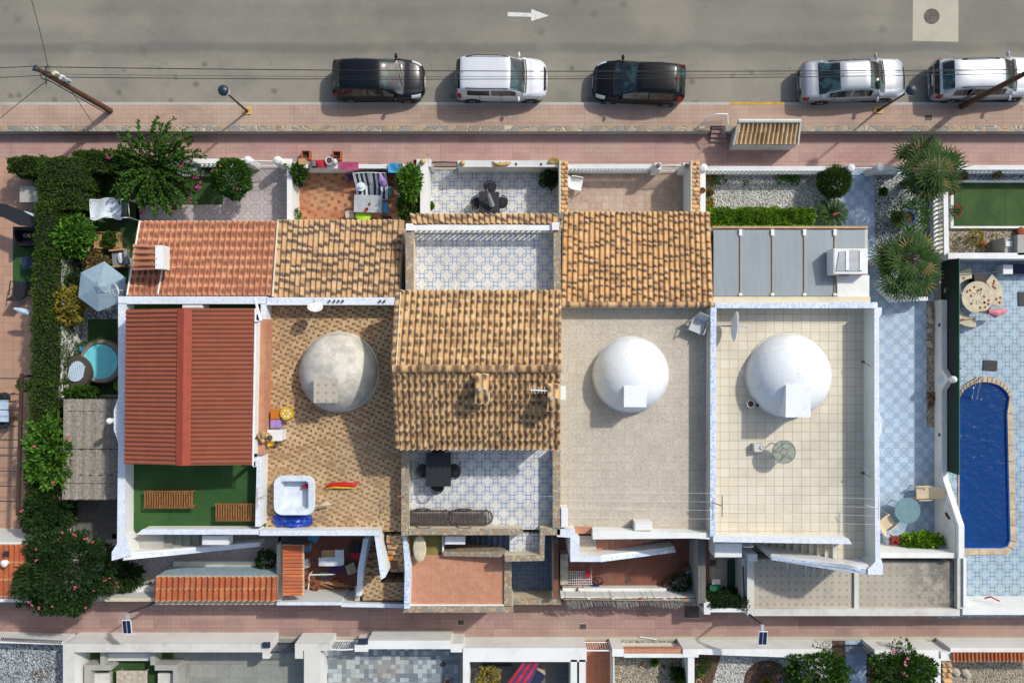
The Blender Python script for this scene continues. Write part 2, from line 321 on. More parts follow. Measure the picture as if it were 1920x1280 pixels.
    roof('roof_orange', ['b88d5a', 'c49a66', 'bc9260', 'caa473'], '45372f', .95, spot=(.62, .24), wav=3.0, off=.4)
    roof('roof_sand', ['ac8758', 'bd996a', 'b28e61', 'c6a476', '96764e'], '46372d', .92, spot=(.42, .32), wav=1.5)
    roof('roof_terracotta', ['aa6a4a', 'b47553', 'ae6f4f', 'ba7e5e'], '5f3a2e', .85, spot=(.34, .36), wav=.3, off=.62)
    roof('roof_plain', ['bd9f74', 'c9ad82', 'b3946a', 'd0b78d'], '8d6a45', .5, spot=(.3, .3), wav=.3, off=.8)
    roof('roof_rust', ['a4562f', 'b06136', 'aa5a33', 'b66d42'], '7c4630', .4)
    g = G('roof_red'); x, y, z = g.xyz('obj'); r = g.wh(g.cb((x/.39).fl(), (y/.19).fl())); c = g.mix(r*.4, '83472f', '8e5038'); c = g.mix(g.step(g.noise(1, 5), .4, .7)*.35, c, '744030')
    c = g.mix((x/.39).fr().lt(.03)*.3, c, '6e2f22'); M['roof_red'] = g.out(c, .45)
    # foliage: colour varies per leaf and by clump
    for nm, cs in (('leaf_dark', ['1c2f10', '28421a', '36541f', '213a15']), ('leaf_mid', ['28450f', '3b611b', '557c2b', '305017']), ('leaf_light', ['3f661c', '588729', '739a3a', '355817']),
                   ('leaf_yellow', ['6d6f22', '8a8230', '55691f', 'a08f3c']), ('leaf_hedge', ['33491a', '455e20', '58722b', '3b521c']), ('leaf_lime', ['5a831c', '7fa526', '9fb935', '43701a']),
                   ('leaf_palm', ['223c15', '34541d', '4f7529', '294616']), ('leaf_dry', ['6b5a34', '7d6a40', '4f4a28', '8a7a50'])):
        g = G(nm); g.xyz(); gi = g.n("ShaderNodeNewGeometry"); r = E(g, gi.outputs['Random Per Island']); f = r*.6+g.noise(2.2, 4)*.55-.08
        c = g.ramp(f, [(i/(len(cs)-1), c_) for i, c_ in enumerate([cs[0], cs[3], cs[1], cs[2]])])
        m_ = g.out(c, .7, spec=.25); M[nm] = m_
        tr = g.n("ShaderNodeBsdfTranslucent"); g.t.links.new(c, tr.inputs[0]); ms = g.n("ShaderNodeMixShader"); ms.inputs[0].default_value = .25
        g.t.links.new(g.b.outputs[0], ms.inputs[1]); g.t.links.new(tr.outputs[0], ms.inputs[2]); g.t.links.new(ms.outputs[0], g.t.nodes['Material Output'].inputs[0])
    # water and glass: tinted transparency with a fresnel gloss
    def clear(nm, tint, gloss=.02, body=None, bf=0, ior=1.33, wave=0):
        g = G(nm); g.xyz(); tr = g.n("ShaderNodeBsdfTransparent"); tr.inputs[0].default_value = col(tint); gl = g.n("ShaderNodeBsdfGlossy"); gl.inputs['Roughness'].default_value = gloss
        fz = g.n("ShaderNodeFresnel"); fz.inputs[0].default_value = ior; ms = g.n("ShaderNodeMixShader"); g.t.links.new(fz.outputs[0], ms.inputs[0])
        base = tr.outputs[0]
        if body:
            df = g.n("ShaderNodeBsdfDiffuse"); g.put(df.inputs[0], g.mix(g.step(g.noise(1, 5, .7, g.cb(g.xyz()[0]*5, g.xyz()[1]*.6)), .4, .7)*.45, body, tuple(q_*.72 for q_ in col(body)[:3])+(1,))); m2 = g.n("ShaderNodeMixShader"); m2.inputs[0].default_value = bf
            g.t.links.new(base, m2.inputs[1]); g.t.links.new(df.outputs[0], m2.inputs[2]); base = m2.outputs[0]
        if wave:
            n = g.n("ShaderNodeBump"); n.inputs['Distance'].default_value = wave; g.put(n.inputs['Height'], g.noise(3.5, 3)); g.t.links.new(n.outputs[0], gl.inputs['Normal'])
        g.t.links.new(base, ms.inputs[1]); g.t.links.new(gl.outputs[0], ms.inputs[2]); g.t.links.new(ms.outputs[0], g.t.nodes['Material Output'].inputs[0]); M[nm] = g.mat
    clear('pool_water', '6a9cc8', .05, '1e5ea4', .34, wave=.08); clear('tub_water', '7fd3da', .03, '1fb0bd', .35, wave=.02)
    clear('roof_glass', 'bcc4c8', .12, 'a9b3b8', .58, 1.4); clear('table_glass', 'dfe6e2', .03, 'b5beb8', .12, 1.4)
    g = G('car_glass'); g.xyz('obj'); c = g.mix(g.step(g.noise(1.6, 2), .45, .6), '0c1717', '2a4846'); M['car_glass'] = g.out(c, .06, spec=.8)
    for nm, c_, me_ in (('paint_black', '08090b', .0), ('paint_blue_black', '080c14', .0), ('paint_white', 'c9ccd0', 0), ('paint_silver', 'a3a8ad', .45), ('paint_pale_silver', 'b5babf', .4)):
        g = G(nm); g.xyz('obj'); c = g.mix(g.noise(1.3, 4)*.25, c_, '77736a' if 'black' not in nm else '101214'); M[nm] = g.out(c, .28, Metallic=me_); g.b.inputs['Coat Weight'].default_value = .12 if 'black' in nm else .4; g.b.inputs['Specular IOR Level'].default_value = .25 if 'black' in nm else .5; g.b.inputs['Coat Roughness'].default_value = .06
    for a_ in (('black_plastic', '17181a', .5), ('tyre', '121212', .85), ('chrome', 'b8bcc0', .25, .1, .8), ('rim', '85888b', .35, .15, .6), ('lamp_red', '8f1512', .25), ('lamp_clear', 'b9c4c8', .15), ('wood_pole', '5a3a28', .85, .35, 0, 6),
               ('steel_dark', '2a2d30', .5), ('white_paint', 'd3d4d2', .5), ('white_metal', 'd8dadb', .4), ('line_paint', 'c4c3bb', .8, .2), ('yellow_paint', 'b58a2c', .8, .25), ('white_plastic', 'd6d7d4', .4, .06), ('grey_plastic', '9ba0a2', .5), ('chair_grey', 'b4b8ba', .5, .06),
               ('teal_grey', '5f7d84', .5), ('charcoal', '1c1d20', .6), ('dark_wood', '3b2a1e', .7, .3), ('wood_slat', '8a5a2e', .6, .3, 0, 8), ('wood_light', 'a98a5c', .7, .2), ('bamboo', '857f75', .9, .3, 0, 9), ('rattan', '443a33', .8, .3, 0, 20),
               ('terracotta_pot', '97502f', .8, .2), ('blue_plastic', '1c4fa0', .35), ('blue_tarp', '1b3f9a', .35, .35), ('cyan_plastic', '2f86b5', .4), ('yellow_plastic', 'c9a31f', .4), ('orange_plastic', 'b06a1a', .5), ('purple_fabric', '3b1a57', .8, .2),
               ('lilac', '9178b0', .6, .3), ('red_plastic', 'b01a14', .4), ('red_fabric', 'a8202c', .8, .3), ('pink_fabric', 'b8737b', .85, .15), ('magenta_fabric', '9c3f63', .85, .25), ('pink_flower', 'b8487c', .7, .35), ('coral_flower', 'b5515c', .7, .3), ('red_flower', '8f2a20', .7, .3),
               ('lime_fabric', 'a5cf2e', .7, .1), ('white_cloth', 'c5cdd4', .85, .1), ('pale_blue_cloth', 'a9bccb', .8, .12), ('grey_canvas', '8499a4', .85, .08), ('cardboard', 'a3825a', .85, .15), ('beige_plastic', 'bfae90', .5, .1), ('cream_cloth', 'b9ae93', .8, .15),
               ('dog_toy', 'a88a5e', .9, .35, 0, 8), ('dark_green', '0e3a26', .6), ('screen_green', '10251d', .7), ('solar_blue', '16243f', .25), ('navy_fabric', '1a2440', .8), ('cast_iron', '4b4038', .7, .4), ('rust', '7a4022', .85, .3), ('pool_liner', '4a86c6', .5, .12), ('pool_coping', 'b09c7f', .7, .2),
               ('gold_stone', 'b99a5a', .8, .2), ('bar_brown', '94826a', .7), ('blue_glaze', '1f4f8f', .25), ('green_glaze', '1e6b4c', .4), ('red_roof_edge', '8f3e28', .5), ('grey_fabric', '777c80', .85, .1), ('brown_box', '6f4a34', .8), ('dry_leaf', '6a4a2c', .9, .3), ('tub_shell', '7d6f66', .6, .12),
               ('stone_light', 'a89f8e', .9, .3, 0, 5), ('blue_grey_wall', '8ea3ad', .8, .12), ('tub_inside', '6cc8cf', .4), ('hull_blue', '20356b', .5), ('cable', '101112', .6)):
        plain(*a_)
mk()
g = G('line_paint'); g.xyz(); c = g.mix(g.step(g.noise(7, 6, .8), .52, .62)*.6, 'c6c5bd', '8a8880'); M['line_paint'] = g.out(c, .8)
# ---------------------------------------------------------------- setting
RZ, SZ = .38, .50
x0, x1 = -60.0, 60.0
pool_c = (P(1797, 705), P(1905, 1040))
hx0, hx1, hy0, hy1 = pool_c[0].x-.1, pool_c[1].x+.1, pool_c[1].y-.1, pool_c[0].y+.1
m = MB(); B = 500
for a, b, c, d in ((-B, -B, hx0, B), (hx1, -B, B, B), (hx0, -B, hx1, hy0), (hx0, hy1, hx1, B)):
    m.add([(a,b,-.03),(c,b,-.03),(c,d,-.03),(a,d,-.03)], [(0,1,2,3)])
st('ground', m, M['concrete_pale'])
def ysheet(name, Y0, Y1, z, mat, xa=x0, xb=x1):
    a, b = P(0, Y0, z).y, P(0, Y1, z).y; return st(name, MB().add([(xa,b,z),(xb,b,z),(xb,a,z),(xa,a,z)], [(0,1,2,3)]), mat)
yk = P(0, 197, SZ).y; yw = P(0, 236, SZ).y
st('road', MB().box(x0, yk+.12, -.02, x1, 40, RZ), M['asphalt'])
st('kerb', MB().box(x0, yk, -.02, x1, yk+.12, SZ+.004), M['concrete'])
st('sidewalk', MB().box(x0, yw, -.02, x1, yk, SZ), M['tan_paving'])
ysheet('promenade', 247, 312, .0, M['pink_paving']); ysheet('alley', 1128, 1192, .0, M['alley_paving'])
def pxs(name, px, z, mat): return st(name, MB().sheet(px, z), mat)
def rc(X0, Y0, X1, Y1): return [(X0, Y0), (X0, Y1), (X1, Y1), (X1, Y0)]
a, b = P(1368, 200, SZ+.008), P(1470, 200, SZ+.008)
st('yellow_kerb_line', MB().box(a.x, yk+.01, SZ+.004, b.x, yk+.115, SZ+.009), M['yellow_paint'])
pxs('road_arrow', [(952,23), (952,31), (996,32), (996,40), (1029,30), (996,17), (996,25)], RZ+.006, M['line_paint'])
pxs('road_patch', [(1712,-30), (1711,77), (1797,79), (1797,-30)], RZ+.004, M['concrete_pale'])
mc = P(1747, 31, RZ+.004)
solo('manhole_cover', 'round cast iron manhole cover in the pale concrete patch on the road', 'manhole cover', MB().lathe(mc, [(.34, 0), (.34, .012), (.30, .012), (.29, .006), (.12, .006), (.11, .014), (0, .014)], 28), M['cast_iron'])
for i, (X, Y, w_, lb) in enumerate(((1741, 221, 8, 'small grey cover in the upper pavement right of the tiled meter box'), (1297, 1146, 16, 'square brown cover in the lower alley below the bamboo fence'), (864, 1166, 7, 'small dark cover in the alley below the orange flat roof'), (1093, 1174, 8, 'small square grate in the alley below the bamboo fence'))):
    z = SZ if Y < 300 else 0; c = P(X, Y, z); w_ = w_/43
    t = T('ground_cover', lb, 'cover', (c.x, c.y, z)); ORG[t.name] = Vector((0,0,0))
    part(t, 'frame', MB().box(-w_, -w_*.8, .003, w_, w_*.8, .01), M['concrete']); part(t, 'plate', MB().box(-w_+.03, -w_*.8+.03, .01, w_-.03, w_*.8-.03, .018), M['cast_iron'])
# retaining wall of crazy paving between pavement and promenade
def stone_wall(Xa, Xb, lb):
    zt = SZ+.06; a, b = P(Xa, 236, zt), P(Xb, 246, zt)
    t = T('stone_wall', lb, 'wall', ((a.x+b.x)/2, (a.y+b.y)/2, 0))
    part(t, 'wall', MB().box(a.x, b.y, -.02, b.x, a.y, zt-.03), M['grey_render']); part(t, 'coping', MB().box(a.x-.01, b.y-.01, zt-.03, b.x+.01, a.y+.01, zt), M['crazy_stone'])
stone_wall(-420, 1331, 'long low retaining wall capped with crazy paving, left of the steps'); stone_wall(1497, 2300, 'low retaining wall capped with crazy paving, right of the tiled meter box')
stone_wall(1361, 1379, 'short stub of stone capped wall between steps and tiled meter box')
a, b = P(1331, 222, 0), P(1361, 262, 0)
m = MB()
for i in range(4): m.box(a.x, P(0, 238, 0).y-.17*i, -.02, b.x, P(0, 238, 0).y-.17*(i+1), SZ-.1*(i+1))
solo('garden_steps', 'short flight of pink steps from the pavement down to the promenade', 'steps', m, M['pink_paving'])
t = T('handrail', 'white metal handrail around the short pink steps', 'railing', P(1338, 225, SZ))
pts = [P(1312, 236, .56), P(1325, 222, 1.1), P(1343, 214, 1.35), P(1364, 214, 1.35), P(1365, 232, 1.2)]
part(t, 'top_rail', MB().tube(pts, .03, 8), M['white_metal'])
for k in range(9):
    p = pts[1].lerp(pts[3], k/8) if k < 9 else 0; p = Vector((p.x, p.y, 0)); zt = 1.1+.25*min(1, k/4)
    part(t, 'baluster', MB().tube([(p.x, p.y, SZ), (p.x, p.y, zt)], .011, 5), M['white_metal'])
for k in range(7): part(t, 'baluster', MB().tube([Vector((pts[3].x+.02, pts[3].y-.1*k-.05, .35)), Vector((pts[3].x+.02, pts[3].y-.1*k-.05, 1.22))], .011, 5), M['white_metal'])
# ---------------------------------------------------------------- roof tiles
def rtiles(mb, A, B_, C, D, nc, nr, h=.07, lift=.03, cover=.62, jit=.006):
    A, B_, C, D = map(Vector, (A, B_, C, D)); nm = (D-A).cross(B_-A).normalized(); nm = nm if nm.z > 0 else -nm
    prof = [(0, 0), (.08, .62), (.2, .93), (.31, 1), (.42, .93), (.54, .62), (cover, .05), (.74, -.1), (.88, -.1), (1.0, 0)]
    def pt(u, v, z): return (A.lerp(B_, u)).lerp(D.lerp(C, u), v)+nm*z
    for c in range(nc):
        for r in range(nr):
            ju, jz = rnd.uniform(-jit, jit)*2, rnd.uniform(-jit, jit); vs, fs, uv = [], [], []
            n = len(prof)
            for q, (t_, lf) in enumerate(((0, 0), (1, lift), (1.0, -.02))):
                for s_, hh in prof:
                    vs.append(pt((c+s_)/nc+ju/ max(nc,1)*2, min(1, (r+t_)/nr+(.004 if q == 1 else 0)), (hh*h*(1-.08*t_)+lf+jz) if q < 2 else hh*h*.6-.01))
            for q in (0, 1):
                for k in range(n-1):
                    i0 = q*n+k; fs.append((i0, i0+n, i0+n+1, i0+1)); tv = ((0, .97), (.97, .99))[q]
                    uv.append([(c+min(prof[k][0], .999), r+tv[0]), (c+min(prof[k][0], .999), r+tv[1]), (c+min(prof[k+1][0], .999), r+tv[1]), (c+min(prof[k+1][0], .999), r+tv[0])])
            mb.add(vs, fs, uv)
    return mb
def slab(mb, A, B_, C, D, th=.12, drop=.04):
    A, B_, C, D = map(Vector, (A, B_, C, D)); u = Vector((0,0,1)); v = [p-u*drop for p in (A, B_, C, D)]+[p-u*(drop+th) for p in (A, B_, C, D)]
    mb.add(v, [(0,3,2,1), (4,5,6,7), (0,1,5,4), (1,2,6,5), (2,3,7,6), (3,0,4,7)]); return mb
def tiled(root, name, A, B_, C, D, nc, nr, mat, deck='cream_wall', **k):
    r = part(root, name, rtiles(MB(), A, B_, C, D, nc, nr, **k), M[mat]); part(r, 'deck', slab(MB(), A, B_, C, D), M[deck]); return r
def ridge_caps(root, p0, p1, n, mat, r=.11):       # row of half round cap tiles
    p0, p1 = Vector(p0), Vector(p1); d = (p1-p0)/n; sd = Vector((-d.y, d.x, 0)).normalized(); mb = MB()
    for i in range(n):
        vs, fs, uv = [], [], []; N = 7
        for q, (a, rr, l) in enumerate(((0, r, 0), (1.03, r*.86, .0))):
            for k in range(N):
                th = math.pi*k/(N-1); vs.append(p0+d*(i+a)+sd*math.cos(th)*rr+Vector((0,0,math.sin(th)*rr*.85+l)))
        for k in range(N-1): fs.append((k, k+1, N+k+1, N+k)); uv.append([(i+k/N*.9, .1), (i+(k+1)/N*.9, .1), (i+(k+1)/N*.9, .9), (i+k/N*.9, .9)])
        mb.add(vs, fs, uv)
    return part(root, 'ridge_cap', mb, M[mat])
def parapet(root, segs, z0, z1, mat='stucco', cop='mosaic_pale', name='parapet', ct=.035, over=.012):
    """segs: px quads/polygons of the wall top"""
    mb, mc_ = MB(), MB()
    for s in segs:
        px = rc(*s) if len(s) == 4 and not isinstance(s[0], tuple) else list(s)
        mb.pp(px, z0, z1-ct)
        w = [P(x, y, z1) for x, y in px]; c = sum(w, Vector())/len(w)
        mc_.prism([((p.x-c.x)*(1+over/max(.05, abs(p.x-c.x)))+c.x, (p.y-c.y)*(1+over/max(.05, abs(p.y-c.y)))+c.y) for p in w], z1-ct, z1)
    o = part(root, name, mb, M[mat]); part(o, 'coping', mc_, M[cop]); return o
def cope(px, zs, th=.06):                          # thin sloping coping strip, outline in photo pixels at its top
    top = [P(x_, y_, z_) for (x_, y_), z_ in zip(px, zs)]; n = len(top); mb = MB()
    mb.add(top+[p-Vector((0,0,th)) for p in top], [tuple(range(n)), tuple(range(2*n-1, n-1, -1))]+[(i, (i+1) % n, n+(i+1) % n, n+i) for i in range(n)]); return mb
def balustrade(root, p0, p1, z0, h, n, rail_w=.18, base=.12, mat='stucco', r=.05):
    p0, p1 = Vector((p0[0], p0[1], 0)), Vector((p1[0], p1[1], 0)); d = p1-p0; ang = math.atan2(d.y, d.x); c = (p0+p1)/2
    part(root, 'plinth', MB().rb((c.x, c.y, z0), d.length, rail_w, base, ang), M[mat]); part(root, 'rail', MB().rb((c.x, c.y, z0+h-.09), d.length, rail_w, .09, ang), M[mat])
    hh = h-.09-base; pr = [(r*.7, 0), (r, hh*.15), (r*1.1, hh*.3), (r*.55, hh*.5), (r*1.1, hh*.7), (r, hh*.85), (r*.7, hh)]
    b0 = None
    for i in range(n):
        p = p0+d*(i+.5)/n; p = Vector((p.x, p.y, z0+base))
        if b0 is None:
            b0 = part(root, 'baluster', MB().lathe((0,0,0), pr, 8), M[mat], local=True, smooth=True); b = b0
        else: b = b0.copy(); scene.collection.objects.link(b)
        b.parent = root; b.location = p-ORG[root.name]
def steps(root, X0, X1, Ya, Yb, z0, z1, n, mat, name='staircase', axis='x'):
    """steps whose treads run from px X0 (z0) ; px taken at z0"""
    a, b = P(X0, Ya, z0), P(X1, Yb, z0); mb = MB()
    for i in range(n):
        z = z0+(z1-z0)*(i+1)/n
        if axis == 'x': xa, xb = a.x+(b.x-a.x)*i/n, a.x+(b.x-a.x)*(i+1)/n; mb.box(xa, a.y, -.02, xb, b.y, max(z, .02))
        else: ya, yb = a.y+(b.y-a.y)*i/n, a.y+(b.y-a.y)*(i+1)/n; mb.box(a.x, ya, -.02, b.x, yb, max(z, .02))
    return part(root, name, mb, M[mat])
TZ = 3.0
# ---------------------------------------------------------------- house one (far left, red canopy roof)
h = T('terrace_house', 'leftmost house with red corrugated roof over its green carpeted roof terrace', 'house', P(370, 770))
part(h, 'wall', MB().pp([(228,566), (506,566), (496,994), (240,994)], 0, TZ-.01).pp([(258,430), (514,430), (508,560), (236,560)], 0, 2.55), M['stucco'])
part(h, 'terrace_floor', MB().sheet([(228,566), (228,996), (497,996), (506,566)], TZ), M['turf_carpet'])
tiled(h, 'tiled_roof', P(237,554,3.55), P(508,554,3.55), P(518,415,2.75), P(260,415,2.75), 25, 8, 'roof_terracotta')
part(h, 'verge', MB().tube([P(262,415,2.86), P(238,553,3.66)], .035, 6).tube([P(308,482,3.3), P(296,551,3.62)], .03, 6), M['stucco'])
parapet(h, [(222,556,499.6,569), ], 0, 3.78)
parapet(h, [((222,569), (236,569), (235,740), (235,770), (234,1000), (246,1040), (210,1050), (210,1034), (220,1018), (222,830), (214,806), (214,770), (222,745))], 0, 3.78)
parapet(h, [((268,992), (486,992), (486,1001), (256,1001))], TZ-.3, 3.65)
t = part(h, 'finial', MB().lathe(P(211,788,3.7), [(.09,0), (.1,.06), (.05,.1), (.12,.2), (.13,.28), (.09,.36), (0,.4)], 12), M['stucco'], smooth=True)
# lean-to chimney with small tiled roof on the left of the front roof
part(h, 'chimney', MB().pb(250, 462, 300, 503, 2.6, 4.05), M['stucco'])
tiled(h, 'chimney_roof', P(296,460,4.45), P(296,504,4.45), P(250,506,4.15), P(252,458,4.15), 4, 1, 'roof_terracotta', h=.06)
part(h, 'chimney_cap', MB().pb(291, 460, 306, 504, 3.9, 4.5), M['stucco'])
# roof canopy of red metal sheet
A, B_ = P(347,578,5.25), P(344,872,5.25); ew, ee = [P(237,580,4.85), P(234,869,4.85)], [P(476,578,4.9), P(471,871,4.9)]
t = tiled(h, 'canopy_roof', B_, A, ew[0], ew[1], 35, 5, 'roof_red', 'red_roof_edge', h=.055, lift=.012, cover=.8, jit=0)
t = tiled(h, 'canopy_roof', A, B_, ee[1], ee[0], 35, 1, 'roof_red', 'red_roof_edge', h=.05, lift=.0, cover=.8, jit=0)
part(h, 'canopy_ridge', MB().add([A+Vector((-.28,0,.03)), A+Vector((0,0,.11)), A+Vector((.28,0,.03)), B_+Vector((-.28,0,.03)), B_+Vector((0,0,.11)), B_+Vector((.28,0,.03))], [(0,1,4,3), (1,2,5,4)]), M['red_roof_edge'])
for q in (P(240,585,4.7), P(468,585,4.7), P(240,866,4.7), P(466,866,4.7)): part(h, 'canopy_post', MB().box(q.x-.06, q.y-.06, TZ, q.x+.06, q.y+.06, 4.8), M['white_metal'])
part(h, 'canopy_gutter', MB().tube([P(479,578,4.82), P(474,872,4.82)], .04, 6).tube([P(474,858,4.8), P(480,858,4.8), P(480,874,4.8), P(474,874,4.8)], .025, 5), M['white_metal'])
part(h, 'downpipe', MB().tube([P(478,560,4.4), P(489,602,4.9), P(478,602,4.9)], .055, 6).tube([P(489,592,4.6), P(496,592,4.2)], .02, 5), M['white_metal'])
part(h, 'side_roof', MB().pp([(486,598), (498,598), (494,852), (482,852)], TZ, 3.9), M['roof_rust'] if False else M['orange_tile'])
part(h, 'side_wall', MB().pp([(480,602), (486,602), (481,850), (476,850)], TZ, 4.05), M['stucco'])
steps(h, 305, 505, 1001, 1036, TZ, 0, 15, 'grey_tile'); part(h, 'landing', MB().pb(248, 999, 305, 1036, 0, TZ-.02), M['concrete'])
part(h, 'stair_wall', MB().pp([(240,1036), (238,1049), (486,1024), (485,1015)], 0, [3.7, 3.7, 1.2, 1.2]), M['stucco'])
part(h, 'stair_wall_coping', cope([(236,1037), (230,1050), (488,1024), (487,1016)], [3.74, 3.74, 1.24, 1.24]), M['mosaic_pale'])
# ---------------------------------------------------------------- house two (grey dome)
h2 = T('terrace_house', 'house with a bare grey dome on its brown tiled roof terrace', 'house', P(625, 770))
part(h2, 'wall', MB().pp([(508,566), (750,566), (758,996), (498,996)], 0, TZ-.01).pp([(522,425), (755,425), (752,562), (510,562)], 0, 2.5), M['stucco'])
part(h2, 'terrace_floor', MB().sheet([(508,566), (498,996), (760,996), (752,566)], TZ), M['basket_tile'])
tiled(h2, 'tiled_roof', P(512,558,3.5), P(748,558,3.5), P(757,413,2.7), P(521,413,2.7), 24, 8, 'roof_ochre', h=.09)
part(h2, 'verge', MB().tube([P(521,413,2.8), P(511,556,3.6)], .04, 6), M['cream_wall'])
parapet(h2, [(500,558,745,571)], 0, 3.78)
for X in (618, 627, 635, 643, 713, 721): part(h2, 'vent_pipe', MB().tube([P(X,564,3.76), P(X,564,3.90)], .045, 8), M['steel_dark'])
parapet(h2, [((489,571), (499,571), (489,986), (479,986))], 0, 3.78)
parapet(h2, [((486,994), (711,994), (711,1003), (486,1003))], 0, 3.65)
parapet(h2, [((702,1002), (712,1002), (723,1080), (714,1086))], 0, [3.6, 3.6, 2.6, 2.6][0])
def dome(root, X, Y, r, hz, mat, zb=TZ, n=48, cut=None, flat=0):
    prof = [(r, 0)]+[(r*math.cos(a)**.9, hz*math.sin(a)) for a in [math.pi/2*k/14 for k in range(1, 14)]]+[(0, hz)]
    c = P(X, Y, zb); part(root, 'dome_skirt', MB().lathe((c.x, c.y, zb), [(r+.06, .004), (r+.05, .05), (r-.05, .08)], n), M['stucco_old' if mat == 'dome_white' else 'dome_grey'], smooth=True); return part(root, 'dome', MB().lathe((c.x, c.y, zb), prof, n), M[mat], smooth=True)
dome(h2, 636, 697, 1.60, 1.35, 'dome_grey')
part(h2, 'flue', MB().pb(590, 711, 631, 753, TZ, 4.37), M['dome_grey']); part(h2, 'flue_cap', MB().pb(588, 709, 633, 755, 4.37, 4.42), M['spot_tile'])
m = MB(); a, b = P(724, 1004, TZ), P(766, 1085, TZ)
for i in range(6): m.box(a.x, a.y-(a.y-b.y)*i/6, 0, b.x, a.y-(a.y-b.y)*(i+1)/6, TZ-.2*i-.02)
a = P(680, 1092, 1.75); b = P(766, 1125, 1.75); m.box(a.x, a.y, 0, b.x, b.y, 1.72)
for i in range(7): m.box(P(686,0,1.3).x, P(0,1092,1.7).y+.28*i, 0, P(716,0,1.3).x, P(0,1092,1.7).y+.28*(i+1), 1.6-.2*i)
part(h2, 'staircase', m, M['basket_tile'])
parapet(h2, [((681,1010), (690,1010), (681,1068), (678,1116), (669,1116), (671,1068))], 0, 2.0)
parapet(h2, [((755,1005), (762,1005), (770,1062), (768,1140), (758,1140), (760,1070))], 0, 3.1, cop='mosaic_blue')
# ---------------------------------------------------------------- house three (two storeys, central)
h3 = T('tall_house', 'central two storey house under a sand coloured barrel tile gable roof', 'house', P(900, 690))
part(h3, 'wall', MB().pp([(764,440), (1046,440), (1046,990), (764,990)], 0, TZ-.01).pp([(772,428), (1042,428), (1042,440), (772,440)], 0, 2.5), M['cream_wall'])
part(h3, 'upper_wall', MB().pp([(754,552), (1040,552), (1038,834), (752,834)], TZ, 4.95).add([P(754,552,4.95), P(752,834,4.95), P(752,693,6.0), P(1040,552,4.95), P(1038,834,4.95), P(1040,693,6.0)], [(0,1,2), (3,5,4)]), M['cream_wall'])
part(h3, 'terrace_floor', MB().sheet([(766,436), (766,560), (1044,560), (1044,436)], TZ), M['linked_tile'])
part(h3, 'terrace_floor', MB().sheet([(766,825), (766,992), (1040,992), (1040,825)], TZ), M['linked_tile'])
tiled(h3, 'front_eave', P(772,420,3.0), P(1046,420,3.0), P(1046,402,2.8), P(768,402,2.8), 26, 1, 'roof_ochre', h=.08)
Ra, Rb = P(738,691,6.1), P(1050,691,6.1)
tiled(h3, 'main_roof', Ra, Rb, P(1052,545,5.0), P(750,545,5.0), 27, 8, 'roof_sand', h=.085, lift=.04)
tiled(h3, 'main_roof', Rb, Ra, P(745,841,5.0), P(1048,841,5.0), 27, 8, 'roof_sand', h=.085, lift=.055)
part(h3, 'ridge_mortar', MB().tube([P(737,687,6.12), P(1051,687,6.12)], .025, 5).tube([P(737,695,6.1), P(1051,695,6.1)], .02, 5).tube([P(751,548,5.14), P(743,687,6.16)], .025, 5), M['cream_wall'])
ridge_caps(h3, P(736,691,6.14), P(1052,691,6.14), 17, 'roof_sand', .15)
ridge_caps(h3, P(745,548,5.06), P(737,688,6.1), 9, 'roof_sand', .1); ridge_caps(h3, P(1049,688,6.1), P(1049,548,5.06), 9, 'roof_sand', .08)
ridge_caps(h3, P(746,840,5.06), P(739,698,6.05), 9, 'roof_sand', .1); ridge_caps(h3, P(1047,840,5.06), P(1047,770,5.6), 4, 'roof_sand', .09)
for X0, X1, Y0, Y1 in ((891, 916, 703, 756), (1026, 1050, 722, 770)):
    c = part(h3, 'chimney', MB().pb(X0+1, Y0+2, X1-1, Y1-3, 5.3, 6.35), M['cream_wall'])
    ym = (Y0+Y1)/2; zt = 6.55
    a = P(X0, ym, zt+.12); b = P(X1, ym, zt+.12)
    part(c, 'chimney_roof', rtiles(MB(), a, b, P(X1+1, Y0-2, zt-.12), P(X0-1, Y0-2, zt-.12), 2, 1, h=.06), M['roof_sand'])
    part(c, 'chimney_roof', rtiles(MB(), b, a, P(X0-1, Y1, zt-.12), P(X1+1, Y1, zt-.12), 2, 1, h=.06), M['roof_sand'])
    part(c, 'flue_pipe', MB().tube([P((X0+X1)/2-3, ym, zt), P((X0+X1)/2-3, ym, zt+.35)], .08, 8), M['concrete'])
part(h3, 'flashing', MB().tube([P(920,698,6.02), P(917,752,5.75)], .03, 6), M['white_metal'])
t = parapet(h3, [(1039,424,1051,545)], TZ-.5, 3.85, 'cream_wall', 'crazy_coping'); parapet(h3, [(761,424,775,545)], TZ-.5, 3.85, 'cream_wall', 'crazy_coping')
parapet(h3, [(753,842,766,1003), ((766.4,991), (980,991), (980,1002), (766.4,1002)), (1037,842,1050,989.6), ((1013,990), (1050,990), (1050,1003), (1021,1003), (1020,1050), (948,1052), (946,1041), (1011,1039))], TZ-.6, 3.7, 'cream_wall', 'crazy_coping')
hb = T('balustrade', 'white balustrade along the front edge of the upper white and blue terrace', 'balustrade', P(900, 427, TZ))
balustrade(hb, P(768, 427, 3.85), P(1036, 427, 3.85), TZ-.02, .88, 26, .2)
part(hb, 'post', MB().pb(761, 419, 774, 432, TZ, 3.95), M['stucco']); part(hb, 'post', MB().pb(1035, 417, 1048, 431, TZ, 3.98), M['stucco'])
part(h3, 'stair_landing', MB().pb(955, 1000, 1015, 1040, 0, TZ-.01), M['linked_tile'])
steps(h3, 958, 800, 1005, 1034, TZ-.1, 0, 14, 'dark_blue_tile')
part(h3, 'stair_wall', MB().pp([(832,1034), (832,1042), (948,1044), (948,1034)], 0, [2.9, 2.9, 3.3, 3.3]), M['crazy_coping'])
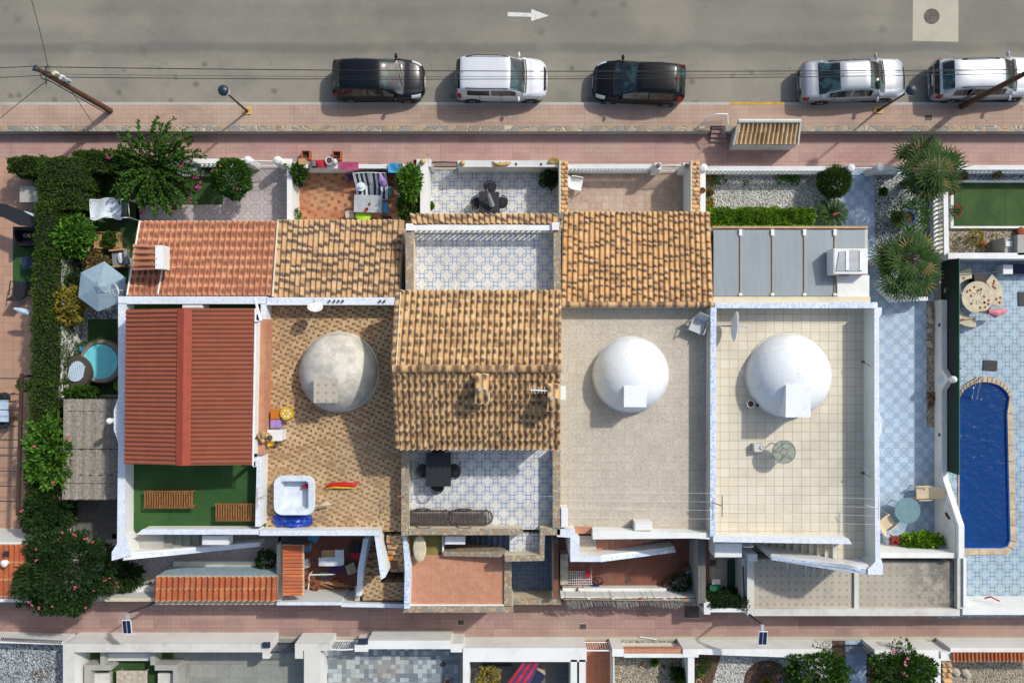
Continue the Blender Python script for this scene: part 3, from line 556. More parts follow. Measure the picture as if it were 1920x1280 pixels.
part(h3, 'kitchen_roof', MB().pb(768, 1004, 832, 1040, 0, 2.5), plain('olive_roof', '77713a', .8, .2))
part(h3, 'kitchen_wall', MB().pb(829, 1004, 832, 1040, 0, 2.75), M['stucco'])
part(h3, 'kitchen_roof', MB().pb(766, 1040, 946, 1134, 0, 2.62), M['orange_tile'])
part(h3, 'roof_kerb', MB().pb(768, 1133, 946, 1136, 0, 2.72), M['stucco'])
parapet(h3, [(756,1136,962,1147), (946,1042,959,1136)], 0, 2.72, 'cream_wall', 'crazy_coping')
parapet(h3, [(758,1042,767,1136)], 0, 2.73, 'stucco', 'mosaic_blue')
# ---------------------------------------------------------------- house four
h4 = T('terrace_house', 'house with a white dome on its beige speckled roof terrace, right of the gabled house', 'house', P(1190, 780))
part(h4, 'wall', MB().pp([(1052,566), (1340,566), (1334,1000), (1050,1000)], 0, TZ-.01).pp([(1062,410), (1325,410), (1330,562), (1056,562)], 0, 2.5), M['stucco'])
part(h4, 'terrace_floor', MB().sheet([(1051,570), (1049,1000), (1328,1000), (1336,570)], TZ), M['speckle_tile'])
tiled(h4, 'tiled_roof', P(1052,566,3.6), P(1337,566,3.6), P(1331,398,2.7), P(1056,398,2.7), 28, 11, 'roof_orange', h=.085)
ridge_caps(h4, P(1054,571,3.68), P(1340,571,3.68), 17, 'roof_ochre', .12)
part(h4, 'roof_wall', MB().pb(1052, 566, 1340, 576, TZ, 3.66), M['stucco_old'])
parapet(h4, [((1333,576.5), (1343,576.5), (1341,1004), (1332,1004))], 0, 3.85, 'stucco_old', 'mosaic_blue')
parapet(h4, [((1045,992), (1078,992), (1078,1006), (1086,1006), (1086,1042), (1128,1042), (1124,1052), (1070,1052), (1070,1008), (1045,1006))], 0, 3.7)
parapet(h4, [((1112,994), (1300,999), (1330,999), (1330,1010), (1300,1008), (1112,1010))], 0, 3.7, cop='stucco')
dome(h4, 1182, 702, 1.53, 1.5, 'dome_white')
part(h4, 'flue', MB().pb(1170, 724, 1212, 763, TZ, 4.48), M['dome_white'])
part(h4, 'doorstep', MB().pb(1078, 988, 1112, 1000, TZ, TZ+.12), M['orange_tile']); part(h4, 'landing', MB().pb(1080, 1004, 1118, 1040, 0, TZ-.02), M['speckle_tile'])
steps(h4, 1118, 1292, 1010, 1038, TZ, .2, 14, 'orange_tile')
part(h4, 'stair_wall', MB().pp([(1124,1041), (1126,1052), (1266,1034), (1264,1024)], 0, [3.6, 3.6, 1.0, 1.0]), M['stucco']); part(h4, 'stair_wall_coping', cope([(1124,1046), (1126,1053), (1267,1035), (1266,1029)], [3.64, 3.64, 1.05, 1.05]), M['mosaic_blue'])
# ---------------------------------------------------------------- house five
h5 = T('terrace_house', 'rightmost white house with a large white dome on its cream tiled roof terrace', 'house', P(1480, 790))
part(h5, 'wall', MB().pp([(1342,572), (1626,572), (1624,1018), (1338,1006)], 0, TZ-.01).pp([(1562,1000), (1622,1010), (1622,1052), (1562,1046)], 0, TZ-.01), M['stucco'])
part(h5, 'terrace_floor', MB().sheet([(1342,572), (1338,1006), (1564,1006), (1564,1048), (1620,1055), (1622,572)], TZ), M['cream_tile'])
parapet(h5, [((1341,568), (1645,567), (1645,577), (1341,577))], 0, 3.8, cop='mosaic_blue')
parapet(h5, [((1640,577), (1653,577), (1653,588), (1648,596), (1648,772), (1653,786), (1653,812), (1648,820), (1650,1040), (1655,1058), (1655,1076), (1628,1076), (1628,1066), (1642,1052), (1640,820))], 0, 4.05)
parapet(h5, [((1338,1006), (1590,1009), (1597,1019), (1352,1015), (1338,1015))], TZ-.4, 3.75)
dome(h5, 1476, 704, 1.70, 1.55, 'dome_white')
part(h5, 'flue', MB().pp([(1474,722), (1473,782), (1520,782), (1520,724)], TZ, 4.6), M['dome_white'])
steps(h5, 1562, 1400, 1010, 1048, TZ, .2, 14, 'cream_tile')
part(h5, 'stair_wall', MB().pp([(1628,1058), (1628,1070), (1590,1070), (1444,1046), (1446,1038), (1590,1058)], 0, [3.95, 3.95, 3.8, 2.75, 2.75, 3.8]), M['stucco'])
part(h5, 'stair_wall_coping', cope([(1627,1067), (1627,1076), (1590,1072), (1446,1049), (1448,1042), (1590,1063)], [3.99, 3.99, 3.85, 2.8, 2.8, 3.85]), M['mosaic_blue'])
part(h5, 'annex_roof', MB().pb(1414, 1048, 1602, 1141, 0, 1.25), M['spot_tile']); part(h5, 'annex_roof', MB().pb(1610, 1052, 1795, 1141, 0, 1.25), M['spot_tile_stained'])
part(h5, 'annex_parapet', MB().pb(1401, 1044, 1414, 1155, 0, 1.45).pb(1414.4, 1141, 1800, 1154, 0, 1.45).pb(1602, 1052, 1610, 1140.6, 0, 1.36).pb(1795, 1046, 1806, 1140.6, 0, 1.5), M['stucco_old'])
part(h5, 'annex_pier', MB().pb(1402, 1038, 1420, 1052, 0, 1.7), M['stucco'])
# glazed lean-to in front of house five
hg = T('glass_lean_to', 'lean-to with a grey glazed roof and slim brown bars in front of the rightmost house', 'conservatory', P(1480, 490))
part(hg, 'wall', MB().pb(1337, 424, 1626, 431, 0, 2.55).pb(1620, 431, 1627, 556, 0, 2.6), M['stucco_old'])
part(hg, 'wall', MB().pb(1337, 556, 1632, 569, 0, 3.3), M['cream_wall'], label='cream wall behind the glass roof')
for k, (xa, xb) in enumerate(((1338, 1387), (1389, 1447), (1449, 1507), (1509, 1564), (1566, 1622))):
    part(hg, 'glass_pane', MB().pp([(xa,431), (xa,555), (xb,555), (xb,431)], 2.62, [2.66, 3.06, 3.06, 2.66]) if False else slab(MB(), P(xa,555,3.1), P(xb,555,3.1), P(xb,431,2.72), P(xa,431,2.72), .02, 0), M['roof_glass'])
for X in (1388, 1448, 1508, 1565):
    part(hg, 'glazing_bar', MB().tube([P(X,430,2.75), P(X,556,3.13)], .03, 6), M['bar_brown'])
    part(hg, 'bracket', MB().rb(P(X,436,2.76), .13, .26, .06).rb(P(X,552,3.1), .14, .1, .06), M['stucco'])
part(hg, 'gutter', MB().tube([P(1337,427,2.62), P(1626,427,2.62)], .06, 6), M['wood_light'])
part(hg, 'interior_floor', MB().sheet(rc(1337,430,1622,556), .4), M['grey_tile'])
# ---------------------------------------------------------------- tiled meter box on the promenade
t = T('meter_box', 'low masonry box with a ribbed orange tile top standing by the promenade', 'utility box', P(1437, 250))
part(t, 'body', MB().pp([(1384,232), (1500,232), (1496,272), (1378,272)], 0, .95), M['stucco_old'])
tiled(t, 'tiled_roof', P(1385,226,1.35), P(1500,226,1.35), P(1494,270,1.0), P(1376,270,1.0), 14, 2, 'roof_plain', h=.1, lift=.02)
part(t, 'top_mortar', MB().tube([P(1384,227,1.42), P(1501,227,1.42)], .09, 8), M['stucco_old']); part(t, 'side_mortar', MB().tube([P(1385,226,1.4), P(1375,272,1.05)], .05, 6).tube([P(1501,226,1.4), P(1496,272,1.05)], .05, 6), M['stucco_old'])
# ---------------------------------------------------------------- ground of the plots (each a sheet)
pxs('tiled_patio', rc(255,312,542,425), .006, M['circle_tile']); pxs('lawn', rc(168,318,262,482), .006, M['turf']); pxs('lawn', [(262,330), (262,384), (418,384), (418,330)], .010, M['turf'])
pxs('gravel_bed', rc(115,300,170,390), .006, M['gravel_white']); pxs('gravel_bed', [(262,304), (262,329), (470,329), (470,304)], .009, M['gravel_grey'])
pxs('patio', [(118,390), (118,742), (240,742), (240,482), (168,482), (168,390)], .003, M['stone_light']); pxs('gravel_bed', [(150,560), (150,640), (165,640), (165,598), (240,598), (240,560)], .008, M['gravel_grey'])
pxs('lawn', rc(165,598,240,640), .009, M['turf']); pxs('lawn', rc(168,482,240,560), .007, M['turf']); pxs('lawn', rc(150,640,240,740), .011, M['turf'])
pxs('courtyard_floor', rc(118,742,240,1010), .006, M['stone_floor']); pxs('garden_soil', rc(60,300,120,1120), .002, M['soil'])
pxs('tiled_patio', rc(210,1000,535,1122), .006, M['circle_tile']); pxs('neighbour_patio', rc(-300,300,62,1120), .004, M['pink_tile']); pxs('lawn', rc(24,450,66,545), .008, M['turf_carpet'])
pxs('patio', rc(548,312,798,420), .006, M['terracotta_mosaic']); pxs('patio', rc(800,318,1050,425), .006, M['linked_tile']); pxs('patio', rc(1052,318,1310,420), .006, M['rose_tile'])
pxs('gravel_bed', rc(1328,316,1572,440), .006, M['gravel_white']); pxs('tiled_path', [(1570,316), (1570,440), (1620,440), (1620,1060), (1752,1060), (1752,560), (1740,316)], .005, M['blue_pattern_tile'])
pxs('gravel_bed', [(1640,330), (1640,450), (1660,560), (1745,560), (1745,330)], .009, M['gravel_grey']); pxs('gravel_bed', rc(1737,565,1752,800), .009, M['gravel_tan'])
pxs('lawn', rc(1788,342,2100,428), .009, M['turf']); pxs('gravel_bed', rc(1775,315,2100,341), .007, M['gravel_grey']); pxs('gravel_bed', rc(1775,429,2100,480), .007, M['gravel_tan'])
pxs('patio', rc(522,1000,772,1128), .006, M['brick_red_tile']); pxs('tiled_patio', rc(950,1000,1046,1128), .007, M['dark_blue_tile']); pxs('patio', rc(1048,1000,1330,1128), .006, M['brick_red_tile'])  # first patio's floor colour is darkened for the shade it lies in
pxs('patio', rc(1332,1000,1410,1135), .007, M['spot_tile_stained'])
# pool terrace: linked tiles around the pool opening
L, Rr, Tt, Bt = 1790, 2300, 480, 1135
m = MB()
for q in (rc(L,Tt,Rr,706), rc(L,706,1799,1040), rc(1904,706,Rr,1040), rc(L,1040,Rr,Bt)): m.sheet(q, .006)
st('pool_terrace', m, M['linked_tile_pool'])
# second row of plots at the bottom
pxs('gravel_bed', rc(-300,1196,130,1400), .006, M['gravel_grey']); pxs('patio', rc(130,1196,590,1400), .006, M['grey_tile']); pxs('lawn', rc(170,1222,325,1400), .010, M['turf'])
pxs('patio', rc(600,1200,860,1400), .006, M['grey_checker']); pxs('patio', rc(870,1200,1085,1400), .007, M['stone_floor']); pxs('patio', rc(1090,1200,1150,1400), .008, M['terracotta_tile'])
pxs('gravel_bed', rc(1150,1200,1290,1400), .006, M['gravel_tan']); pxs('gravel_bed', rc(1290,1200,1560,1400), .007, M['gravel_white']); pxs('tiled_path', rc(1585,1200,1625,1400), .012, M['blue_pattern_tile'])
pxs('garden_soil', rc(1560,1200,1735,1400), .008, M['soil']); pxs('gravel_bed', rc(1740,1200,2300,1400), .006, M['gravel_tan'])
# ---------------------------------------------------------------- garden walls
def wall(label, segs, z1, mat='stucco', cop='stucco', z0=-.02, cat='wall', name='garden_wall', ct=.05, group=None):
    pts = [q for s in segs for q in (rc(*s) if len(s) == 4 and not isinstance(s[0], tuple) else s)]
    c = P(sum(q[0] for q in pts)/len(pts), sum(q[1] for q in pts)/len(pts), 0)
    t = T(name, label, cat, c, group); ORG[t.name] = c
    mb, mc_ = MB(), MB()
    for s in segs:
        px = rc(*s) if len(s) == 4 and not isinstance(s[0], tuple) else list(s)
        if isinstance(z1, (list, tuple)): mb.pp(px, z0, z1)
        else: mb.pp(px, z0, z1-ct); mc_.pp(px, z1-ct, z1)
    part(t, 'wall', mb, M[mat])
    if mc_.v: part(t, 'coping', mc_, M[cop])
    return t
def low_fence(label, Xa, Xb, Y, z, n, ball=()):
    t = T('balustrade_wall', label, 'wall', P((Xa+Xb)/2, Y, 0)); balustrade(t, P(Xa, Y, z), P(Xb, Y, z), 0, z, n, .2, z*.3)
    for X in ball:
        c = P(X, Y, z+.15); part(t, 'post', MB().box(c.x-.14, c.y-.14, 0, c.x+.14, c.y+.14, z+.08).lathe((c.x, c.y, z+.08), [(.1,0), (.17,.06), (.19,.17), (.15,.28), (0,.34)], 12), M['stucco'])
    return t
low_fence('white balustrade wall fronting the far left garden with the pink flowered bush', 362, 462, 302, 1.0, 12, (466,))
low_fence('short white balustrade wall beside the twin ball posts, left of the junk strewn patio', 522, 548, 302, 1.0, 4, (522,))
low_fence('white balustrade wall in front of the rose tiled patio', 1062, 1222, 312, 1.0, 22)
low_fence('white balustrade wall in front of the white gravel garden with clipped hedge', 1322, 1582, 316, 1.0, 32, (1318, 1593))
low_fence('white balustrade wall running behind the big fan palm at the right', 1646, 1702, 315, 1.0, 8, (1648,))
low_fence('white balustrade wall in front of the dark lawn, right edge', 1790, 2000, 314, 1.0, 26)
wall('white wall along the front of the junk strewn terracotta patio', [(548,308,775,316)], 1.0)
wall('thick white wall with blue tiled patio behind it, holding the lizard ornament', [(858,301,1048,313)], 1.15)
wall('white rendered wall between the circle tiled patio and the junk strewn patio', [(538,306,547,412)], 1.3)
wall('white wall left of the blue tiled front patio', [(788,298,803,400), (781,298,787.6,312), (803.4,298,808,312)], 1.35)
wall('low white wall of the gravel garden beside the tile capped wall', [(1313,318,1323,410)], 1.2)
for X, lb, n in ((1055, 'tile capped party wall left of the rose tiled patio', 10), (1301, 'tile capped party wall right of the rose tiled patio', 10)):
    t = T('party_wall', lb, 'wall', P(X, 350, 0)); part(t, 'wall', MB().pb(X-6, 302, X+6, 400, 0, 1.5), M['stucco'])
    part(t, 'tile_coping', rtiles(MB(), P(X-3,400,1.72), P(X-3,302,1.72), P(X+9,302,1.58), P(X+9,400,1.58), 12, 1, h=.06), M['roof_orange']); part(t, 'mortar', MB().tube([P(X-5,302,1.68), P(X-5,400,1.68)], .07, 6), M['cream_wall'])
for X, lb in ((1234, 'left'), (1287, 'right')):
    t = T('gate_post', 'white gate post with round knob, '+lb+' side of the rose tiled patio gate', 'post', P(X, 312, 0)); part(t, 'post', MB().pb(X-6,305,X+6,318,0,1.3), M['stucco']); part(t, 'knob', MB().lathe(P(X,311,1.3), [(.05,0), (.09,.05), (.1,.12), (.06,.2), (0,.22)], 10), M['tub_shell'])
def gate(label, X0_, X1_, Y, z, mat='white_metal', n=9, arch=.1):
    t = T('garden_gate', label, 'gate', P((X0_+X1_)/2, Y, 0)); a, b = P(X0_, Y, z), P(X1_, Y, z)
    pts = [a.lerp(b, k/8)+Vector((0,0,arch*math.sin(math.pi*k/8))) for k in range(9)]
    part(t, 'frame', MB().tube(pts, .03, 6).tube([a-Vector((0,0,z-.1)), a], .03, 6).tube([b-Vector((0,0,z-.1)), b], .03, 6).tube([a-Vector((0,0,z-.15)), b-Vector((0,0,z-.15))], .025, 6), M[mat])
    m = MB()
    for k in range(1, n): p = a.lerp(b, k/n); m.tube([(p.x, p.y, .15), (p.x, p.y, z+arch*math.sin(math.pi*k/n))], .012, 5)
    part(t, 'bars', m, M[mat]); return t
gate('white metal gate between ball posts of the far left circle tiled patio', 472, 516, 303, 1.0); gate('dark iron gate of the blue tiled front patio', 808, 856, 305, 1.0, 'steel_dark', 16)
gate('white arched gate of the rose tiled patio', 1241, 1281, 311, 1.15); gate('white gate between ball posts at the head of the blue patterned path', 1600, 1641, 316, 1.0)
wall('white wall behind the tall hedge on the left garden side', [((109,392), (117,392), (117,745), (109,745))], 1.5)
# right hand garden walls
t = T('balustrade_wall', 'white balustrade wall between the fan palm garden and the dark lawn', 'wall', P(1771, 400, 0)); balustrade(t, P(1773,335,1.2), P(1775,478,1.2), 0, 1.2, 17, .2, .35)
wall('white wall above the pool terrace carrying a balustrade', [(1778,474,2000,485)], 1.3)
wall('white kerb around the dark rectangular lawn', [(1783,338,2000,342), (1783,342,1788,428), (1788.4,424,2000,428)], .18)
wall('zigzag edged low white planter wall around the lower fan palm', [((1640,488), (1664,480), (1668,486), (1644,496)), ((1664,540), (1684,558), (1740,556), (1740,563), (1682,566), (1655,540))], .8)
t = T('garden_wall', 'long white wall rising toward its lower end between blue path and pool terrace', 'wall', P(1760, 800, 0))
wy = [P(0,562,.6).y, P(0,690,.8).y, P(0,711,1.0).y, P(0,732,.8).y, P(0,880,.6).y, P(0,900,.75).y, P(0,985,1.95).y, P(0,1046,1.95).y]; wz = [.6, .6, 1.15, .6, .6, .75, 1.95, 1.95]; mb = MB(); n = len(wy)
WX = [18.86, 19.10]; mb.add([(x_, wy[i], -.02) for x_ in WX for i in range(n)]+[(x_, wy[i], wz[i]) for x_ in WX for i in range(n)], [(i, i+1, 2*n+i+1, 2*n+i) for i in range(n-1)]+[(n+i+1, n+i, 3*n+i, 3*n+i+1) for i in range(n-1)]+[(2*n+i, 2*n+i+1, 3*n+i+1, 3*n+i) for i in range(n-1)]+[(0, 2*n, 3*n, n), (n-1, 2*n-1, 4*n-1, 3*n-1)])
part(t, 'wall', mb, M['stucco'])
solo('finial', 'white ball finial on the scalloped wall beside the pool', 'finial', MB().lathe((19.0, P(0,711,1.2).y, 1.12), [(.1,0), (.16,.1), (.15,.24), (.07,.34), (0,.36)], 12), M['stucco'], smooth=True)
t = T('privacy_screen', 'dark green privacy screen mounted along the wall beside the pool', 'screen', P(1788, 690, 0)); part(t, 'panel', MB().box(19.13, P(0,890,1.45).y, .05, 19.16, P(0,484,1.45).y, 1.45), M['screen_green']); part(t, 'edge', MB().tube([(19.15, P(0,484,1.5).y, 1.47), (19.15, P(0,890,1.5).y, 1.47)], .02, 5), M['green_glaze'])
[part(t, 'post', MB().box(19.17, P(0,Y,1).y-.03, 0, 19.22, P(0,Y,1).y+.03, 1.5), M['steel_dark']) for Y in (500, 690, 870)]
wall('white wall at the foot of the blue path with a blue tiled planter in front', [(1648,1036,1802,1045.6)], 1.8)
wall('white wall with a red hook mark along the foot of the pool terrace', [(1805,1137,2100,1152)], 1.5)
wall('tall white wall right of the pool terrace foot, beside the stained flat roof', [(1806.5,1046,1812,1136)], 1.6)
# south side garden walls along the alley
wall('white wall with blue mosaic coping in front of the tool strewn patio', [((519,1128), (640,1128), (640,1134), (519,1134))], 1.8, cop='mosaic_pale')
wall('white wall with blue mosaic coping, right of the tool strewn patio', [((640,1130), (762,1132), (762,1139), (640,1137))], 1.8, cop='mosaic_pale')
wall('beige coped wall under the long tiled lean-to roof', [(196,1120,292,1127), (292,1126,520,1133)], 1.4, cop='cream_wall')
wall('thin white wall with stone capping between the first two lower patios', [(519,1020,527,1126)], 1.7, cop='cream_wall')
wall('stone coped wall of the dark blue tiled yard', [(955,1121,1052,1133)], 1.1, 'cream_wall', 'crazy_coping')
wall('dark rendered wall between dark blue yard and red tiled patio', [(1038,1018,1047,1122)], 1.7, 'stucco_old', 'brown_box')
wall('white wall behind the bamboo fence of the red tiled patio', [(1052,1118,1310,1121)], 1.3)
wall('grey coped wall right of the red tiled patio', [(1309,1012,1323,1130)], 1.8, 'grey_render', 'stone_floor')
wall('white wall in front of the small green hedge', [(1320,1140,1408,1147), (1320,1128,1332,1139.6), (1320,1147.4,1332,1151)], 1.4)
wall('white side wall with dark rail beside the little green yard', [(1391,1046,1400,1138)], 1.2, 'stucco')
# white inner ledges
wall('low white ledge inside the bamboo fenced patio', [(1055,1102,1250,1112)], .45)
wall('low white ledge under the plants left of the long tiled lean-to', [(185,1098,290,1112)], .5)
# tiled lean-to roofs
t = T('tiled_lean_to', 'long low lean-to roof of orange barrel tiles by the alley', 'lean-to', P(400, 1100, 0)); tiled(t, 'tiled_roof', P(292,1080,2.0), P(521,1080,2.0), P(520,1125,1.75), P(290,1125,1.75), 21, 2, 'roof_rust', h=.09, lift=.03)
part(t, 'wall', MB().pb(296,1078,520,1083,0,1.85), M['blue_grey_wall']); part(t, 'bench', MB().pb(325,1052,520,1076,0,.5), M['stucco_old'])
t = T('tiled_lean_to', 'small steep lean-to roof of orange tiles in the tool strewn patio', 'lean-to', P(549, 1068, 0)); tiled(t, 'tiled_roof', P(530,1116,2.2), P(530,1022,2.2), P(569,1022,1.9), P(569,1116,1.9), 14, 1, 'roof_rust', h=.07, lift=.0); [part(t, 'post', MB().pb(562,Y,566,Y+4,0,1.85), M['wood_slat']) for Y in (1030, 1104)]
t = T('tiled_porch', 'neighbouring orange tiled porch roof at the lower left edge', 'lean-to', P(30, 1068, 0)); tiled(t, 'tiled_roof', P(-80,1020,2.6), P(76,1020,2.6), P(76,1118,2.2), P(-80,1118,2.2), 16, 3, 'roof_rust', h=.08); part(t, 'wall', MB().pb(-80,1016,78,1024,0,2.5), M['stucco']); part(t, 'fascia', MB().pb(-80,1122,70,1128,2.0,2.15), M['stucco'])
part(t, 'skylight_cap', MB().rb(P(13,1036,2.66), .2, .16, .1), M['steel_dark']); part(t, 'vent', MB().lathe(P(12,1054,2.62), [(.12,0), (.12,.16), (.15,.16), (0,.24)], 10), M['stucco'])
# bottom row walls
wall('tall white courtyard wall corner around the grey sofas, bottom left', [(118,1206,505,1222), (118,1222,138,1420), (492,1222,505,1234)], 1.4, cop='stucco_old')
wall('white wall pier left of the white barred gate, bottom', [(553,1206,618,1219), (553,1219,568,1234), (570,1219,600,1400)], 1.35, cop='stucco_old')
gate('dark blue gate between white courtyard walls, bottom left', 505, 553, 1222, 1.2, 'navy_fabric', 20, 0); gate('white barred gate by the grey checkered patio', 618, 665, 1216, 1.1, 'white_metal', 10)
wall('white louvred wall in front of the grey checkered patio', [(690,1200,845,1216), (665,1208,690,1221), (845,1206,868,1222)], 1.25)
wall('thick white wall with a recess around the yard with the striped rug, bottom', [(868,1214,1100,1240), (868,1240,880,1400), (1070,1236,1082,1400), (1086,1236,1098,1400)], 1.3)
wall('white wall with a red tiled ledge at the small gravel garden, bottom', [(1148,1216,1169.6,1230), (1280.4,1216,1310,1231.6), (1150,1232,1152,1400), (1290,1232,1302,1400), (1170,1225,1280,1232)], 1.3)
solo('tiled_ledge', 'narrow red brick ledge let into the white wall at the bottom', 'ledge', MB().pb(1170,1216,1280,1223,.9,1.22), M['orange_tile'])
wall('long white wall of the cactus garden, bottom', [((1310,1216), (1540,1216), (1548,1234), (1310,1226))], 1.2)
wall('white wall with rose bush leaning over it, bottom right', [(1640,1218,1760,1234), (1745,1234,1764,1400), (1764.4,1222,1782,1238)], 1.3)
t = T('tile_capped_wall', 'wall capped with dark red barrel tiles at the bottom right corner', 'wall', P(1850, 1228, 0)); part(t, 'wall', MB().pb(1782,1214,2000,1222,0,1.2), M['stucco']); part(t, 'tile_coping', rtiles(MB(), P(1784,1222,1.4), P(2000,1222,1.4), P(2000,1238,1.3), P(1784,1238,1.3), 30, 1, h=.06), M['roof_rust'])
t = T('tile_capped_wall', 'short wall capped with beige stepped tiles between the bottom right gardens', 'wall', P(1774, 1260, 0)); part(t, 'wall', MB().pb(1766,1240,1782,1330,0,1.2), M['stucco']); part(t, 'tile_coping', rtiles(MB(), P(1767,1330,1.3), P(1767,1240,1.3), P(1783,1240,1.26), P(1783,1330,1.26), 9, 1, h=.07), M['roof_orange'])
gate('dark barred gate between the bushes, bottom right', 1588, 1640, 1224, 1.1, 'steel_dark', 14, 0)
gate('white slatted gate at the head of the terracotta path, bottom', 1100, 1146, 1219, 1.1, 'white_metal', 10, 0)
t = T('white_fence', 'white wall top with dark diagonal grilles, bottom left edge', 'fence', P(50, 1200, 0)); part(t, 'wall', MB().pp([(-100,1196), (-100,1202), (118,1208), (118,1202)], 0, .95), M['stucco']); 
m = MB()
for k in range(36): X = 3+k*3.2; m.rb(P(X, 1197.5+X*.05, .95), .04, .16, .02, -.4)
part(t, 'grille', m, M['steel_dark'])
# bamboo fence in front of the red tiled patio
t = T('bamboo_fence', 'ragged weathered bamboo fence leaning over the lower alley', 'fence', P(1190, 1132, 0)); m = MB()
for k in range(150):
    X = 1058+k*1.78; p = P(X, 1121+rnd.uniform(-1,1), 1.35+rnd.uniform(-.03,.03)); q = P(X+rnd.uniform(2,7), 1136+3*math.sin(k*.13)+rnd.uniform(-1.5,2), 1.12); m.tube([(p.x, p.y, .1), p, q], .022, 4)
part(t, 'canes', m, M['bamboo']); part(t, 'rail', MB().tube([P(1056,1123,1.4), P(1326,1126,1.4)], .02, 5), M['wood_light'])
t = T('peg_line', 'line of small clips strung along the bamboo fence', 'line', P(1190, 1124, 0))
part(t, 'cord', MB().tube([P(1058,1119,1.45), P(1320,1124,1.45)], .008, 4), M['white_paint'])
for X, mt in ((1104,'white_paint'), (1150,'white_paint'), (1200,'red_plastic'), (1245,'white_paint'), (1285,'red_plastic')): part(t, 'clip', MB().rb(P(X,1121,1.42), .14, .04, .06, .1), M[mt])
# ---------------------------------------------------------------- vegetation
def rdir():
    z = rnd.uniform(-.25, 1); t = rnd.uniform(0, 2*math.pi); r = math.sqrt(max(0, 1-z*z)); return Vector((r*math.cos(t), r*math.sin(t), z))
def crown(mb, c, rx, ry, rz, n, L, w, lump=.25, seed=0, sc=2.2):
    for _ in range(n):
        d = rdir(); k = 1+lump*2*(mnoise.noise(d*sc+Vector((seed, seed*.7, 3)))); 
        if mnoise.noise(d*5+Vector((seed+9, 1, seed))) < -.32: k *= .72
        q = k*rnd.uniform(.62, 1)**.6; p = Vector((c[0]+d.x*rx*q, c[1]+d.y*ry*q, c[2]+d.z*rz*q))
        e = (d+Vector((rnd.uniform(-1,1), rnd.uniform(-1,1), rnd.uniform(-.6,.9)))*.8); mb.leaf(p, e, L*rnd.uniform(.6,1.2), w*rnd.uniform(.7,1.2))
    return mb
def flowers(mb, c, rx, ry, rz, n, r=.07, cl=3, top=.2):
    for _ in range(n):
        d = rdir(); d.z = max(d.z, top); p = Vector((c[0]+d.x*rx, c[1]+d.y*ry, c[2]+d.z*rz))
        for k in range(cl):
            q = p+Vector((rnd.uniform(-1,1), rnd.uniform(-1,1), rnd.uniform(-.5,1)))*r*1.2
            for j in range(5): a = 2*math.pi*j/5+k; mb.leaf(q, Vector((math.cos(a), math.sin(a), .5)), r*.9, r*.4, Vector((0,0,1)))
    return mb
def bush(name, label, cat, X, Y, rpx, zc, rz, n, mat, L=.13, w=.04, flow=None, nf=14, ry=None, lump=.25, group=None, fr=.07):
    c = P(X, Y, zc); k = (CH-zc)/FP; rx = rpx*k; ry_ = (ry or rpx)*k; g = Vector((c.x, c.y, 0)); t = T(name, label, cat, g, group)
    m = MB()
    for a in range(5):
        th = a*1.256+rnd.random(); m.tube([(c.x, c.y, 0), (c.x+.15*rx*math.cos(th), c.y+.15*ry_*math.sin(th), zc*.5), (c.x+.55*rx*math.cos(th), c.y+.55*ry_*math.sin(th), zc+.3*rz)], [.05, .035, .012], 5)
    part(t, 'stem', m, M['dark_wood']); part(t, 'foliage', crown(MB(), c, rx, ry_, rz, n, L, w, lump, X), M[mat])
    if flow:
        for _ in range(nf): part(t, 'flower', flowers(MB(), c, rx*1.02, ry_*1.02, rz*1.05, 1, fr), M[flow])
    return t
def hedge(label, px, z1, mat, n, seed=1, L=.09, rough=.09, name='hedge', density=None):
    """clipped hedge from px polygon boxes (X0,Y0,X1,Y1) at height z1: a bumpy leafy skin over a solid core"""
    pts = [(q[0], q[1]) for q in px]+[(q[2], q[3]) for q in px]; c = P(sum(p[0] for p in pts)/len(pts), sum(p[1] for p in pts)/len(pts), 0); t = T(name, label, 'hedge', c)
    m, core = MB(), MB(); tot = sum((q[2]-q[0]+q[3]-q[1]) for q in px)
    for q in px:
        zz = q[4] if len(q) > 4 else z1; a, b = P(q[0], q[1], zz), P(q[2], q[3], zz); w_, l_ = b.x-a.x, a.y-b.y; core.box(a.x+.12, b.y+.12, 0, b.x-.12, a.y-.12, zz-.14)
        areas = [w_*l_*1.6, l_*zz, l_*zz, w_*zz, w_*zz]; N = int(n*(q[2]-q[0]+q[3]-q[1])/tot)
        for f in rnd.choices(range(5), areas, k=N):
            u, v = rnd.random(), rnd.random()
            if f == 0: p = Vector((a.x+u*w_, b.y+v*l_, zz)); nn = Vector((0,0,1))
            elif f == 1: p = Vector((a.x, b.y+v*l_, u*zz)); nn = Vector((-1,0,.3))
            elif f == 2: p = Vector((b.x, b.y+v*l_, u*zz)); nn = Vector((1,0,.3))
            elif f == 3: p = Vector((a.x+v*w_, b.y, u*zz)); nn = Vector((0,-1,.3))
            else: p = Vector((a.x+v*w_, a.y, u*zz)); nn = Vector((0,1,.3))
            for ax, lo, hi in ((0, a.x, b.x), (1, b.y, a.y)):
                e_ = min(p[ax]-lo, hi-p[ax])
                if f == 0 and e_ < .15: p.z -= (.15-e_)**2*5
            p += nn*(mnoise.noise(p*1.7+Vector((seed,0,0)))*rough*2.2+mnoise.noise(p*5)*rough-rnd.random()*.08)
            m.leaf(p, nn+Vector((rnd.uniform(-1,1), rnd.uniform(-1,1), rnd.uniform(-.4,.8))), L*rnd.uniform(.7,1.3), L*.33)
    part(t, 'foliage', m, M[mat]); part(t, 'branches', core, plain('hedge_core', '101a0b', .95)); return t
